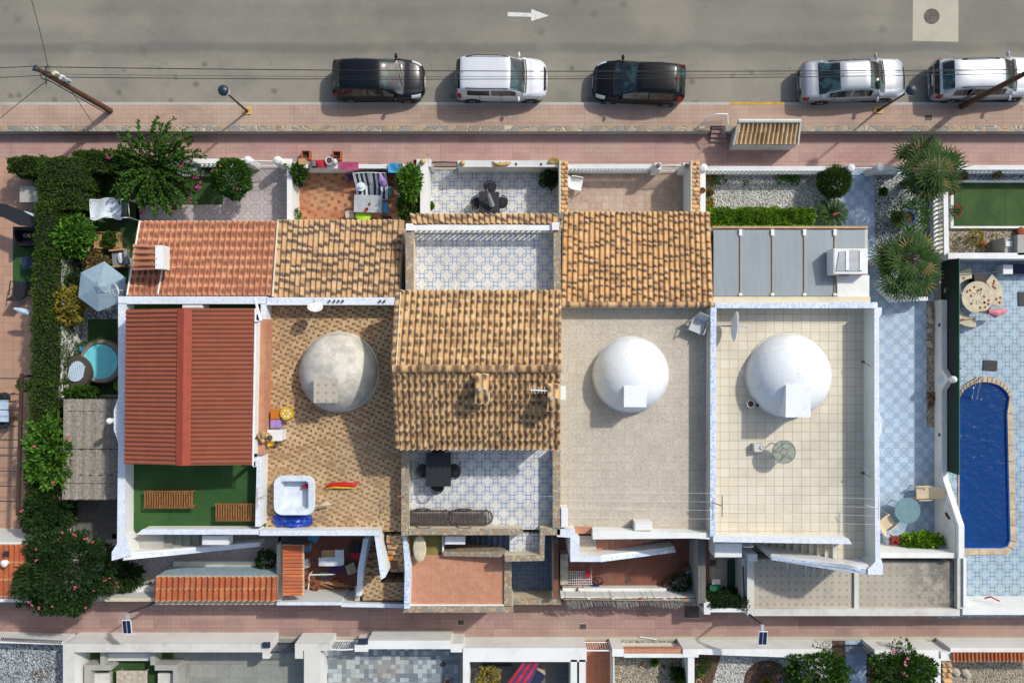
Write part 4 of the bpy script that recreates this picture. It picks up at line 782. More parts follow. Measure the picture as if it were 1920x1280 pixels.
hedge('long tall clipped dark conifer hedge running down the left side', [(72,294,150,345,2.3), (68,335,146,388,2.2), (64,380,104,480,2.3), (62,470,100,600,2.3), (57,590,98,720,2.3), (52,710,98,850,2.2), (46,840,98,1000,2.0)], 2.3, 'leaf_hedge', 64000, L=.085, rough=.07)
hedge('short clipped hedge block at the top left edge', [(10,296,82,322)], 1.7, 'leaf_hedge', 6000, 2)
hedge('clipped hedge along the promenade left of the pink flowered bush', [(133,282,245,318)], 1.7, 'leaf_hedge', 9000, 3)
hedge('bright lime and green clipped hedge beside the white gravel garden', [(1332,391,1530,421)], .95, 'leaf_lime', 15000, 4, L=.08)
hedge('small dark green hedge behind the white wall in the lower alley', [(1330,1122,1402,1140)], 1.5, 'leaf_dark', 4000, 5, L=.08)
# bougainvillea: arching canes
def canes(label, X, Y, rpx, zc, n, flower, nf, name='bougainvillea', drop=.9, mat='leaf_mid'):
    c = P(X, Y, zc); R_ = rpx*(CH-zc)/FP; t = T(name, label, 'shrub', Vector((c.x, c.y, 0))); lf, st_, fl = MB(), MB(), []
    for i in range(n):
        th = rnd.uniform(0, 2*math.pi); rr = R_*rnd.uniform(.55, 1.15); el = rnd.uniform(.1, 1); pts = []
        for k in range(9):
            u = k/8; wob = Vector((mnoise.noise(Vector((i, u*2, 0))), mnoise.noise(Vector((i, u*2, 7))), 0))*.25
            pts.append(Vector((c.x+math.cos(th)*rr*u, c.y+math.sin(th)*rr*u, zc*.45+zc*.75*math.sin(math.pi*(.12+.62*u))*el+.2))+wob*u)
        st_.tube(pts, [.022-.002*k for k in range(9)], 4, False)
        for k in range(int(95*rr/R_)):
            u = rnd.random()**.8*8; a = int(min(7, u)); p = pts[a].lerp(pts[a+1], u-a); d = (pts[a+1]-pts[a]).normalized()+Vector((rnd.uniform(-1,1), rnd.uniform(-1,1), rnd.uniform(-.3,1)))*1.1
            lf.leaf(p+Vector((rnd.uniform(-.03,.03), rnd.uniform(-.03,.03), rnd.uniform(-.02,.05))), d, rnd.uniform(.1,.19), .045)
        if rnd.random() < nf/n: fl.append(flowers(MB(), pts[-1], .1, .1, .08, 4, .06, 3))
    part(t, 'stem', st_, M['dark_wood']); part(t, 'foliage', lf, M[mat]); [part(t, 'flower', q, M[flower]) for q in fl]; return t
canes('large spreading bush with magenta flowers leaning over the promenade, upper left', 292, 312, 84, 1.9, 120, 'magenta_fabric', 13)
part_b = bush('round_bush', 'rounded dense green bush beside the circle tiled patio, upper left', 'bush', 435, 336, 36, 1.3, .95, 5200, 'leaf_mid', .12, .045, 'coral_flower', 3, lump=.1, fr=.04)
bush('shrub', 'fresh green shrub in front of the tall hedge, right of the charcoal shape', 'shrub', 138, 444, 37, 1.3, 1.0, 3400, 'leaf_light', .2, .045, lump=.18)
bush('shrub', 'yellow and gold leaved shrub left of the grey parasol base', 'shrub', 122, 574, 36, 1.3, .9, 2600, 'leaf_yellow', .18, .05)
bush('shrub', 'small dark green shrub just left of the grey parasol', 'shrub', 140, 530, 15, .8, .6, 700, 'leaf_dark', .15, .045)
bush('shrub', 'pale green climber growing out of the lower hedge by the bamboo roof', 'shrub', 95, 852, 42, 2.2, .7, 2600, 'leaf_light', .2, .05, 'coral_flower', 4, ry=62, lump=.35)
bush('shrub', 'green leafy climber beside the folded hot tub cover', 'shrub', 152, 735, 34, 1.0, .5, 1200, 'leaf_mid', .17, .05, ry=10)
bush('shrub', 'dark ferny shrub between hedge and pink oleander, left', 'shrub', 88, 960, 42, 1.9, .8, 2800, 'leaf_dark', .22, .035, 'coral_flower', 3, ry=40)
bush('oleander', 'very large dark oleander with pink flowers by the lower left corner', 'tree', 128, 1070, 84, 2.2, 1.5, 16000, 'leaf_dark', .2, .035, 'coral_flower', 26, ry=74, lump=.16, fr=.05)
bush('shrub', 'dark drooping plant in shade beside the far left patio corner', 'shrub', 238, 1078, 26, .7, .5, 900, 'leaf_dark', .28, .05, ry=20)
bush('shrub', 'pink flowering sprig at the right edge of the big oleander', 'shrub', 208, 1095, 14, 1.3, .4, 350, 'leaf_mid', .22, .03, 'pink_flower', 9)
bush('plant', 'tall leafy pot plant in the right corner of the junk strewn patio', 'plant', 768, 345, 18, 1.4, .8, 1500, 'leaf_light', .24, .04, ry=28)
bush('plant', 'dark leafy plant below the tall plant in the junk strewn patio', 'plant', 766, 388, 16, .8, .6, 1100, 'leaf_mid', .22, .035, ry=22)
bush('plant', 'leafy plant in the left corner of the junk strewn patio', 'plant', 560, 326, 14, .9, .5, 700, 'leaf_mid', .22, .04)
bush('plant', 'small plant by the wall at the left edge of the junk strewn patio', 'plant', 555, 404, 9, .5, .35, 260, 'leaf_light', .15, .03)
bush('round_bush', 'dark spiky round bush at the corner of the white gravel garden', 'bush', 1563, 341, 27, .75, .65, 7000, 'leaf_hedge', .2, .016, lump=.06)
bush('shrub', 'small round desert bush in the tan gravel above the pool terrace', 'shrub', 1828, 444, 13, .4, .35, 900, 'leaf_yellow', .12, .012, lump=.05)
bush('plant', 'tangled green plant in the triangular stone planter', 'plant', 1277, 1090, 19, .45, .4, 420, 'leaf_dark', .16, .03, ry=15)
bush('shrub', 'bush with light green tips right of the cactus garden, bottom', 'shrub', 1530, 1256, 55, 1.2, .9, 3600, 'leaf_mid', .18, .05, ry=34, lump=.3)
bush('shrub', 'rose bush with pale pink flowers leaning on the white wall, bottom right', 'shrub', 1688, 1254, 58, 1.3, .9, 4200, 'leaf_mid', .15, .045, 'pink_fabric', 14, ry=40, lump=.3)
bush('shrub', 'small fluffy brown and green shrub beside the striped rug, bottom', 'shrub', 916, 1268, 19, .6, .5, 700, 'leaf_yellow', .14, .04)
bush('plant', 'bright green plant at the right end of the small gravel garden, bottom', 'plant', 1284, 1274, 13, .5, .4, 420, 'leaf_lime', .16, .045)
bush('cactus', 'round green cactus in the brown bed, bottom', 'cactus', 1322, 1245, 11, .25, .25, 500, 'leaf_mid', .1, .012, lump=.03)
bush('cactus', 'small grey green succulent in the brown bed, bottom', 'cactus', 1313, 1258, 7, .2, .2, 200, 'leaf_light', .1, .03, lump=.03)
# fan palm clumps and cycad
def fan_palm(label, X, Y, rpx, n, zc=1.5, seed=0):
    c = P(X, Y, zc); R_ = rpx*(CH-zc)/FP; t = T('fan_palm', label, 'palm', Vector((c.x, c.y, 0))); fr, stm, tr, dead = MB(), MB(), MB(), MB(); lop = rnd.uniform(0, 6.28)
    tr.tube([(c.x, c.y, 0), (c.x, c.y, .5), (c.x, c.y, zc-.3)], [.2, .17, .12], 8)
    for i in range(n):
        th = rnd.uniform(0, 2*math.pi); rr = R_*math.sqrt(rnd.uniform(.0, 1))*(.78+.16*math.cos(th-lop)+.1*math.sin(th*3+lop)); el = max(.05, 1-rr/R_); tgt = dead if rnd.random() < .1 else fr
        root = Vector((c.x+rnd.uniform(-.3,.3), c.y+rnd.uniform(-.3,.3), zc-.4)); tip = Vector((c.x+rr*math.cos(th), c.y+rr*math.sin(th), zc-.4+1.1*el+.25+rnd.uniform(-.1,.2)))
        stm.tube([root, tip], .012, 3, False); out = Vector((math.cos(th), math.sin(th), .1)); L = rnd.uniform(.5, .72)
        up = (Vector((0,0,1))+out*rnd.uniform(-.7,.3)).normalized(); fw = (out-up*out.dot(up)).normalized(); sd = up.cross(fw)
        for k in range(11):
            a = -1.9+3.8*k/10; d = fw*math.cos(a)+sd*math.sin(a)-up*.12; tgt.leaf(tip, d+Vector((0,0,-.15)), L*(1-.12*abs(a)), .034, up)
    part(t, 'trunk', tr, M['dark_wood']); part(t, 'stems', stm, M['leaf_yellow']); part(t, 'fronds', fr, M['leaf_palm']); part(t, 'dead_fronds', dead, M['leaf_dry']); return t
fan_palm('upper of the two big fan palms, overhanging the promenade wall', 1738, 328, 64, 82, 2.0); fan_palm('lower of the two big fan palms, inside the zigzag planter', 1700, 492, 66, 92, 1.5)
c = P(1556, 402, .5); t = T('cycad', 'star shaped cycad palm at the right end of the lime hedge', 'palm', (c.x, c.y, 0)); m = MB(); m2 = MB()
for i in range(38):
    th = 2*math.pi*i/38+rnd.uniform(-.06,.06); L = rnd.uniform(.6,.78); up = rnd.uniform(.2,.7)
    pts = [Vector((c.x+math.cos(th)*L*u, c.y+math.sin(th)*L*u, .45+up*math.sin(u*2.3)*.6)) for u in (0,.25,.5,.75,1)]; m2.tube(pts, .009, 3, False)
    for k in range(26):
        u = .15+.85*k/26; a = min(3, int(u*4)); p = pts[a].lerp(pts[a+1], u*4-a); d = (pts[a+1]-pts[a]).normalized(); sd = Vector((-math.sin(th), math.cos(th), .15))
        for s in (-1, 1): m.leaf(p, d*.8+sd*s, .14*(1-.4*u), .01, Vector((0,0,1)))
part(t, 'trunk', MB().lathe((c.x, c.y, 0), [(.16,0), (.2,.2), (.17,.45), (0,.55)], 10), M['dark_wood']); part(t, 'stems', m2, M['leaf_palm']); part(t, 'fronds', m, M['leaf_palm'])
part(t, 'dead_frond', MB().tube([(c.x-.05,c.y-.1,.95), (c.x+.2,c.y,.95), (c.x+.4,c.y-.06,.85)], [.06,.04,.01], 5), M['rust'])
# ground cover strips and small plants
def scatter(label, X0_, Y0_, X1_, Y1_, n, mat, L=.12, h=.15, cat='plants', name='ground_cover'):
    m = MB()
    for _ in range(n):
        p = P(rnd.uniform(X0_, X1_), rnd.uniform(Y0_, Y1_), .02)
        if mnoise.noise(p*1.3+Vector((X0_,0,0))) < -.02: continue
        for k in range(6): m.leaf(p+Vector((rnd.uniform(-.08,.08), rnd.uniform(-.08,.08), rnd.uniform(0,h))), Vector((rnd.uniform(-1,1), rnd.uniform(-1,1), .5)), L, L*.3)
    return stuff(name, label, cat, m, M[mat])
scatter('weedy green ground cover along the wall of the white gravel garden', 1332, 322, 1500, 345, 160, 'leaf_light'); scatter('thin green weeds down the left side of the white gravel garden', 1326, 325, 1336, 395, 90, 'leaf_yellow')
scatter('dark plants in the planting strip behind the left balustrade', 358, 306, 470, 325, 110, 'leaf_dark'); scatter('straggly dry plants in the tan gravel above the pool terrace', 1785, 440, 1905, 470, 60, 'leaf_dry')
scatter('weedy strip of plants beside the long hedge foot', 108, 400, 120, 740, 60, 'leaf_dark'); scatter('dead leaves lying in the gravel strip beside the long blue path', 1738, 735, 1750, 798, 60, 'dry_leaf', .1, .04)
scatter('green plants in the planting strip below the tall climbing hedge', 196, 1082, 290, 1110, 80, 'leaf_dark', .22, .3)
scatter('sparse weeds along the edge of the alley, lower left', 0, 1128, 150, 1136, 60, 'leaf_mid', .12, .1)
for X, Y, r, mt, lb in ((1783, 358, 6, 'red_flower', 'tuft of red flowers on the left kerb of the dark lawn'), (1790, 395, 11, 'red_flower', 'larger tuft of red flowers lower on the left kerb of the dark lawn'), (1869, 328, 5, 'leaf_dry', 'brown tuft in the gravel strip above the dark lawn'), (1805, 330, 6, 'rust', 'rust coloured tuft at the corner of the gravel strip above the dark lawn')):
    bush('flower_tuft', lb, 'plant', X, Y, r, .3, .25, 260, 'leaf_mid' if mt == 'red_flower' else mt, .1, .02, mt if mt == 'red_flower' else None, 14, fr=.045)
def pot(label, X, Y, r, h, mat, plant=None, z=0, square=False, fill='soil', tall=1.0):
    c = P(X, Y, z+h); g = Vector((c.x, c.y, z)); t = T('plant_pot', label, 'pot', g)
    if square:
        m = MB(); w = .035
        for a in ((-r,-r,r,-r+w), (-r,r-w,r,r), (-r,-r+w,-r+w,r-w), (r-w,-r+w,r,r-w)): m.box(c.x+a[0], c.y+a[1], z, c.x+a[2], c.y+a[3], z+h)
        part(t, 'body', m, M[mat]); part(t, 'soil', MB().box(c.x-r+w, c.y-r+w, z+.02, c.x+r-w, c.y+r-w, z+h*.45), M['soil'])
    else:
        part(t, 'body', MB().lathe((c.x, c.y, z), [(r*.7,0), (r*.95,h*.85), (r*1.05,h*.86), (r*1.05,h), (r*.86,h), (r*.8,h*.8)], 18), M[mat]); part(t, 'soil', MB().lathe((c.x, c.y, z), [(r*.6,h*.3), (r*.84,h*.86), (0,h*.9)], 12), M['soil'])
    if plant: part(t, 'plant', crown(MB(), (c.x, c.y, z+h+.1*tall), r*1.5*tall, r*1.5*tall, r*1.4*tall, int(max(700, 400*tall*tall)), .13, .035, .3, X), M[plant])
    return t
pot('left of two empty square terracotta planters outside the junk strewn patio', 573, 290, .19, .35, 'terracotta_pot', square=True)
pot('right of two empty square terracotta planters outside the junk strewn patio', 631, 291, .19, .35, 'terracotta_pot', square=True)
pot('round white planter on the wall of the junk strewn patio', 617, 301, .16, .3, 'white_plastic', z=1.0); pot('small square brown pot on the wall end beside the gate', 779, 304, .11, .2, 'terracotta_pot', z=1.1, square=True)
pot('dark blue round pot in the front right corner of the blue tiled patio', 1029, 338, .25, .45, 'blue_glaze', 'leaf_dark'); pot('large blue glazed pot with a bushy plant by the fan palms', 1703, 408, .33, .5, 'blue_glaze', 'leaf_light', tall=1.5)
pot('brown pot with a dry plant left of the large blue pot', 1680, 408, .14, .3, 'terracotta_pot', 'leaf_dry'); pot('white flower pot in the gravel by the blue path', 1655, 360, .12, .25, 'white_plastic', 'leaf_light', tall=.6)
pot('terracotta pot lying left of the cushioned armchair', 178, 489, .3, .35, 'terracotta_pot', 'leaf_dry'); pot('brown pot against the shaded garden door', 196, 492, .2, .3, 'terracotta_pot', 'leaf_dry', tall=.8)
pot('small terracotta pot on the wall of the white gravel garden', 1317, 357, .13, .24, 'terracotta_pot', z=1.2); pot('brown pot below the wall of the white gravel garden', 1329, 362, .14, .25, 'terracotta_pot', 'leaf_dry', tall=.5)
pot('large round pot with white rim on the cream terrace', 1408, 757, .15, .3, 'white_plastic', z=TZ); pot('upper of two little dark pots on the cream terrace', 1419, 751, .06, .14, 'tub_shell', z=TZ); pot('lower of two little dark pots on the cream terrace', 1421, 759, .07, .14, 'tub_shell', z=TZ)
pot('little pot with red and green plant on the left side of the blue tiled patio', 806, 387, .1, .22, 'terracotta_pot', 'leaf_light', tall=.8)
pot('terracotta pot lying among the garden tools, front', 592, 1102, .14, .3, 'terracotta_pot'); pot('large terracotta pot among the garden tools, left', 586, 1094, .18, .32, 'terracotta_pot'); pot('square terracotta planter among the garden tools', 630, 1094, .16, .26, 'terracotta_pot', square=True)
pot('round blue bowl planter among the garden tools', 612, 1078, .16, .2, 'blue_plastic'); pot('dark teal pot beside the blue bowl among the garden tools', 603, 1078, .13, .25, 'green_glaze')
pot('large dark pot with cactus at the right end of the small gravel garden', 1272, 1262, .24, .35, 'steel_dark', 'leaf_dark', tall=.9); pot('small pot in the small gravel garden, bottom', 1227, 1240, .1, .18, 'grey_plastic', 'leaf_light', tall=.6)
pot('orange pot on the grey checkered patio, bottom edge', 838, 1281, .14, .25, 'terracotta_pot'); pot('dark round drain pot on the grey checkered patio', 831, 1245, .1, .08, 'steel_dark')
pot('yellow barrel cactus pot in the brown round bed', 1435, 1278, .14, .2, 'gold_stone', 'leaf_yellow', tall=.7); pot('yellow pot in the corner of the brown bed, bottom', 1310, 1278, .12, .15, 'gold_stone')
pot('turquoise bowl beside the brown round bed', 1470, 1276, .12, .15, 'cyan_plastic')
m = MB().lathe(P(1438, 1275, .02), [(1.0, 0), (.98, .06), (0, .07)], 24, 1, .9); stuff('bark_bed', 'round bed of brown bark around the yellow cactus, bottom', 'bed', m, M['soil'])
stuff('bark_bed', 'brown bark strip with cacti behind the bottom white wall', 'bed', MB().pp([(1303,1226), (1352,1226), (1345,1250), (1330,1300), (1303,1300)], 0, .05), M['soil'])
# mixed plants in two mosaics beds
t = T('flower_planter', 'blue edged planter box with red and green plants at the foot of the blue path', 'planter', P(1713, 1016, 0))
part(t, 'box', MB().pp([(1662,1003), (1755,1003), (1770,1026), (1664,1026)], 0, .45), M['mosaic_blue']); part(t, 'soil', MB().pp([(1668,1006), (1752,1006), (1752,1020), (1668,1020)], .3, .47), M['soil'])
c = P(1727, 1012, .8); part(t, 'plants', crown(MB(), c, .85, .32, .35, 1500, .16, .05, .3), M['leaf_lime']); c = P(1685, 1012, .6); [part(t, 'flower', flowers(MB(), c, .45, .22, .15, 1, .06, 3), M['red_flower']) for _ in range(26)]
t = T('stone_planter', 'triangular stone edged planter in the corner of the red tiled patio', 'planter', P(1275, 1090, 0)); part(t, 'edge', MB().pp([(1248,1112), (1244,1095), (1284,1062), (1308,1062), (1308,1067), (1287,1068), (1250,1098), (1253,1112)], 0, .35), M['brown_box']); part(t, 'fill', MB().pp([(1252,1110), (1250,1097), (1286,1067), (1306,1066), (1306,1110)], 0, .25), M['gravel_white'])
t = T('bed_planter', 'narrow bed of shells and rusty stones between white kerbs, bottom', 'planter', P(1084, 1262, 0)); part(t, 'bed', MB().pb(1080,1240,1091,1400,0,.3), M['gravel_white']); 
for k in range(7): part(t, 'stone', MB().lathe(P(1085.5, 1245+k*11, .3), [(.1,0), (.12,.08), (0,.15)], 8, 1, 1.4), M['rust' if k % 2 == 0 else 'stone_light'])
# ---------------------------------------------------------------- cars
def lerp_keys(K, x):
    if x <= K[0][0]: return K[0][1:]
    for i in range(len(K)-1):
        if x <= K[i+1][0]:
            t = (x-K[i][0])/(K[i+1][0]-K[i][0]); k0, k1 = K[max(0,i-1)], K[min(len(K)-1,i+2)]; o = []
            for j in range(1, len(K[0])):
                a, b = K[i][j], K[i+1][j]; da = (b-k0[j])/(K[i+1][0]-k0[0]); db = (k1[j]-a)/(k1[0]-K[i][0]); h = K[i+1][0]-K[i][0]
                if (b-a)*da <= 0: da = 0
                if (b-a)*db <= 0: db = 0
                lim = 2.5*abs(b-a)/h; da = max(-lim, min(lim, da)); db = max(-lim, min(lim, db))
                o.append((2*t**3-3*t*t+1)*a+(t**3-2*t*t+t)*h*da+(-2*t**3+3*t*t)*b+(t**3-t*t)*h*db)
            return tuple(o)
    return K[-1][1:]
def car(label, X, Y, rot, K, paint, wb=(-1.25, 1.25), wr=.31, wsc=None, rear=None, side=None, rails=False, sedan=False, plates=True, group='cars parked along the kerb', lightc='lamp_clear', flip=False, roofline='paint'):
    c = P(X, Y, RZ+.9); t = T('parked_car', label, 'car', (c.x, c.y, RZ), group, rot+(math.pi if flip else 0))
    def S(x, v, off=0):
        w, zb, wt, zt = lerp_keys(K, x); s = abs(v); sg = 1 if v >= 0 else -1
        zb = min(zb, zt-.05); e = max(zt-.07, zb+.005)
        Q = [(0,0,zt), (.18,wt*.62,zt-.012), (.31,wt*.95,zt-.035), (.38,wt+.03,e), (.58,w-.045,zb), (.64,w-.008,zb-.07), (.8,w,.52), (.92,w-.015,.32), (1,w-.07,.2)]
        if zt-zb < .2: Q[3] = (.38, (wt+w)/2, zt-.03); Q[4] = (.58, w-.045, zt-.075); Q[5] = (.64, w-.008, max(.45, zt-.15)); Q[6] = (.8, w, min(.52, zt-.2))
        for i in range(len(Q)-1):
            if s <= Q[i+1][0]+1e-9:
                u = (s-Q[i][0])/(Q[i+1][0]-Q[i][0]); y = Q[i][1]+(Q[i+1][1]-Q[i][1])*u; z = Q[i][2]+(Q[i+1][2]-Q[i][2])*u; break
        p = Vector((x, sg*y, z))
        if off:
            nrm = Vector((0, sg*(1 if s > .38 else .15), .3 if s > .38 else 1)).normalized(); p += nrm*off
        return p
    def patch(x0_, x1_, v0, v1, off, nu, nv, curve=0):
        vs = []
        for i in range(nu+1):
            for j in range(nv+1):
                v = v0+(v1-v0)*j/nv; xx = x0_+(x1_-x0_)*i/nu
                if curve: xx += curve*(abs(v)/.38)**2
                vs.append(S(xx, v, off))
        fs = [(i*(nv+1)+j, (i+1)*(nv+1)+j, (i+1)*(nv+1)+j+1, i*(nv+1)+j+1) for i in range(nu) for j in range(nv)]
        return MB().add(vs, fs)
    xa, xb = K[0][0], K[-1][0]; vs_ = [-1,-.92,-.8,-.7,-.64,-.58,-.52,-.45,-.38,-.31,-.25,-.18,-.09,0]; vs_ += [-q for q in vs_[-2::-1]]; N = 90; m = MB(); n = len(vs_)
    for i in range(N+1): x = xa+(xb-xa)*i/N; m.v += [S(x, v) for v in vs_]
    m.f = [[i*n+j, (i+1)*n+j, (i+1)*n+j+1, i*n+j+1] for i in range(N) for j in range(n-1)]+[list(range(n))[::-1], list(range(N*n, (N+1)*n))]
    body = part(t, 'body', m, M[paint], local=True, smooth=True)
    def add(name, mb, mat, par=t, sm=True): return part(par, name, mb, M[mat], local=True, smooth=sm)
    add('windscreen', patch(*wsc, -.355, .355, .006, 10, 12, -.05), 'car_glass'); add('rear_window', patch(*rear, -.35, .35, .006, 8, 12, .02), 'car_glass')
    for s in (-1, 1):
        for q in side: add('side_window', patch(q[0], q[1], s*.41, s*.565, .006, 10, 4), 'car_glass')
        add('mirror', MB().lathe((wsc[1]-.28, s*(lerp_keys(K, wsc[1])[0]+.09), lerp_keys(K, wsc[1])[1]+.04), [(.03,-.05), (.09,-.03), (.1,.02), (.07,.07), (0,.09)], 10, .7, 1.3), paint)
        add('headlight', patch(xb-.52, xb-.14, s*.42, s*.66, .008, 6, 4), lightc); add('tail_light', patch(xa+.05, xa+.26, s*.52, s*.74, .01, 4, 4), 'lamp_red')
        add('door_line', patch(.0, .02, s*.57, s*.9, .003, 1, 6), 'black_plastic'); add('door_line', patch(-.95, -.93, s*.57, s*.9, .003, 1, 6), 'black_plastic'); add('bonnet_line', patch(wsc[1]+.05, xb-.22, s*.385, s*.4, .004, 8, 1), 'black_plastic'); add('sill_trim', patch(wb[0]+.38, wb[1]-.38, s*.93, s*1.0, .012, 6, 2), 'black_plastic')
        add('door_handle', patch(-.25, -.1, s*.665, s*.69, .02, 2, 1), 'chrome' if 'silver' in paint else paint); add('door_handle', patch(-1.0, -.85, s*.665, s*.69, .02, 2, 1), 'chrome' if 'silver' in paint else paint)
        for wx in wb:
            wy = lerp_keys(K, wx)[0]; pr = [(wr*.62,0), (wr*.9,0), (wr,.03), (wr,.19), (wr*.9,.22), (wr*.62,.22)]; yy = s*(wy-.205)
            def wheel(prof, cc): 
                mm = MB().lathe((0,0,0), prof, 22); mm.v = [Vector((v.x+wx, cc+v.z*s, v.y+wr)) for v in mm.v]; return mm
            add('wheel_arch', wheel([(wr*1.14,0), (wr*1.14,.02)], s*(wy-.012)), 'black_plastic', sm=False)
            w_ = add('wheel', wheel(pr, yy), 'tyre'); rim = wheel([(wr*.62,.19), (wr*.6,.2), (wr*.5,.17), (wr*.16,.2), (0,.2)], yy); add('rim', rim, 'rim', w_)
            sp = MB()
            for k in range(5):
                a = 2*math.pi*k/5; sp.tube([(wx+math.cos(a)*.04, yy+s*.212, wr+math.sin(a)*.04), (wx+math.cos(a)*wr*.56, yy+s*.205, wr+math.sin(a)*wr*.56)], .024, 4)
            add('spokes', sp, 'chrome', w_)
        if rails:
            r0, r1 = rails; pts = [S(r0+(r1-r0)*k/6, s*.335, .07 if 0 < k < 6 else .01) for k in range(7)]; add('roof_rail', MB().tube(pts, .022, 6), 'black_plastic')
    add('bumper_trim', patch(xb-.16, xb-.015, -.36, .36, .006, 3, 8), 'black_plastic'); add('rear_bumper', patch(xa+.01, xa+.09, -.5, .5, .008, 3, 8), 'black_plastic' if not sedan else paint)
    add('cowl', patch(wsc[1]+.015, wsc[1]+.09, -.36, .36, .004, 2, 10, -.05), 'black_plastic')
    for s in (-1, 1): add('wiper', MB().tube([S(wsc[1]+.0, s*.1-.05, .03), S(wsc[1]-.12, s*.1+.18, .03)], .009, 4), 'black_plastic')
    rx = rear[1]+.14 if rear[1] < 0 else rear[1]; add('antenna', MB().tube([S(rx, 0, .0), S(rx-.12, 0, .13)], .009, 5), 'black_plastic')
    if plates: add('number_plate', MB().box(xb-.04, -.25, .38, xb+.015, .25, .49), 'white_plastic'); add('number_plate', MB().box(xa-.015, -.25, .55, xa+.06, .25, .66), 'white_plastic')
    return t, S, add, patch
hatch = [(-2.0,.52,.60,.42,.66), (-1.97,.66,.80,.50,.88), (-1.88,.76,.88,.54,1.05), (-1.55,.83,.90,.56,1.38), (-1.3,.85,.90,.585,1.45), (-.7,.865,.90,.60,1.48), (-.1,.865,.90,.59,1.46), (.22,.865,.90,.57,1.40), (.7,.86,.90,.61,1.17), (1.08,.85,.88,.64,.98), (1.4,.83,.84,.58,.91), (1.7,.77,.76,.50,.82), (1.86,.68,.68,.42,.74), (1.95,.56,.58,.34,.64), (1.99,.42,.48,.28,.55)]
car('glossy black hatchback facing right, leftmost in the row of parked cars', 708, 146, R(-1), hatch, 'paint_blue_black', wsc=(.2,1.06), rear=(-1.92,-1.56), side=((-1.45,-.42), (-.34,.72)))
boxy = [(-1.97,.62,.66,.52,.74), (-1.94,.72,.9,.58,1.1), (-1.84,.81,.98,.62,1.40), (-1.62,.85,1.0,.66,1.57), (-1.0,.87,1.0,.71,1.62), (.15,.875,1.0,.70,1.61), (.42,.87,1.0,.68,1.54), (1.0,.86,.98,.68,1.12), (1.4,.84,.94,.62,1.04), (1.7,.79,.86,.52,.94), (1.87,.70,.74,.42,.82), (1.95,.58,.62,.36,.7), (1.99,.44,.5,.3,.55)]
car('white boxy small SUV with roof rails, second from the left', 940, 146, R(-.5), boxy, 'paint_white', wsc=(.40,1.02), rear=(-1.92,-1.74), side=((-1.45,-.5), (-.42,.62)), rails=(-1.5,.3), wr=.33)
t, S_, add_, patch_ = car('black hatchback facing left with bright red tail lights', 1200, 151, R(-2.5), hatch, 'paint_black', wsc=(.2,1.06), rear=(-1.92,-1.5), side=((-1.4,-.42), (-.34,.72)), flip=True)
for s in (-1, 1): add_('tail_light', patch_(-1.93, -1.62, s*.46, s*.62, .02, 5, 4), 'lamp_red')
add_('roof_mark', MB().box(-1.53, -.09, 1.46, -1.47, .09, 1.49), 'lamp_red', sm=False)
sed = [(-2.27,.60,.62,.50,.68), (-2.2,.76,.82,.62,.90), (-2.0,.82,.90,.64,.99), (-1.62,.85,.92,.63,1.04), (-.88,.86,.92,.59,1.36), (-.55,.865,.92,.575,1.42), (.25,.865,.92,.585,1.42), (.5,.86,.92,.57,1.37), (1.15,.855,.90,.62,.98), (1.7,.84,.86,.60,.90), (1.98,.79,.78,.50,.82), (2.15,.69,.68,.40,.74), (2.25,.56,.58,.34,.64), (2.3,.42,.48,.28,.55)]
car('silver saloon car parked slightly askew beside the short yellow kerb line', 1604, 147, R(2.3), sed, 'paint_silver', wb=(-1.35,1.38), wr=.32, wsc=(.46,1.16), rear=(-1.64,-.84), side=((-1.2,-.3), (-.22,.62)), sedan=True)
est = [(-2.25,.62,.66,.55,.72), (-2.18,.78,.88,.60,1.0), (-2.02,.83,.93,.60,1.18), (-1.72,.855,.94,.60,1.42), (-1.1,.865,.94,.60,1.48), (.2,.87,.94,.60,1.46), (.5,.865,.94,.58,1.40), (1.1,.86,.92,.62,1.0), (1.7,.84,.87,.58,.92), (1.98,.78,.78,.5,.82), (2.14,.68,.67,.4,.73), (2.23,.56,.58,.34,.64), (2.28,.42,.48,.28,.55)]
car('pale silver estate car with roof rails at the right edge, behind the leaning pole', 1853, 144, R(1.5), est, 'paint_pale_silver', wb=(-1.33,1.38), wr=.32, wsc=(.46,1.12), rear=(-2.08,-1.72), side=((-1.6,-.9), (-.82,-.2), (-.12,.6)), rails=(-1.4,.2))
# ---------------------------------------------------------------- poles, lamps, cables
def upole(label, X, Y, h=6.0):
    b = P(X, Y, SZ); t = T('utility_pole', label, 'pole', b)
    part(t, 'pole', MB().tube([b, b+Vector((0,0,h*.5)), b+Vector((0,0,h-SZ))], [.13, .11, .085], 10), M['wood_pole']); part(t, 'pole_cap', MB().lathe(b+Vector((0,0,h-SZ)), [(.12,0), (.12,.06), (0,.1)], 10), M['steel_dark'])
    part(t, 'bracket', MB().tube([b+Vector((-.35,.05,h-SZ-.3)), b+Vector((.35,-.05,h-SZ-.3))], .03, 6).tube([b+Vector((0,-.4,h-SZ-.6)), b+Vector((0,.3,h-SZ-.6))], .03, 6), M['steel_dark'])
    for i, (dz, mt) in enumerate(((.9, 'cream_wall'), (1.35, 'white_plastic'), (1.7, 'grey_plastic'))): part(t, 'junction_box', MB().rb(b+Vector((.17,.12,h-SZ-dz-.2)), .16, .14, .26, .5), M[mt])
    m = MB().tube([b+Vector((-.16,-.12,.2)), b+Vector((-.15,-.1,h-SZ-1.2)), b+Vector((-.3,-.1,h-SZ-.8)), b+Vector((-.1,-.1,h-SZ-.4))], .02, 5); part(t, 'pole_cable', m, M['cable']); return b
p1 = upole('brown wooden utility pole at the upper left with cables from its top', 207, 208); p2 = upole('dark wooden utility pole at the upper right edge over the estate car', 1803, 200)
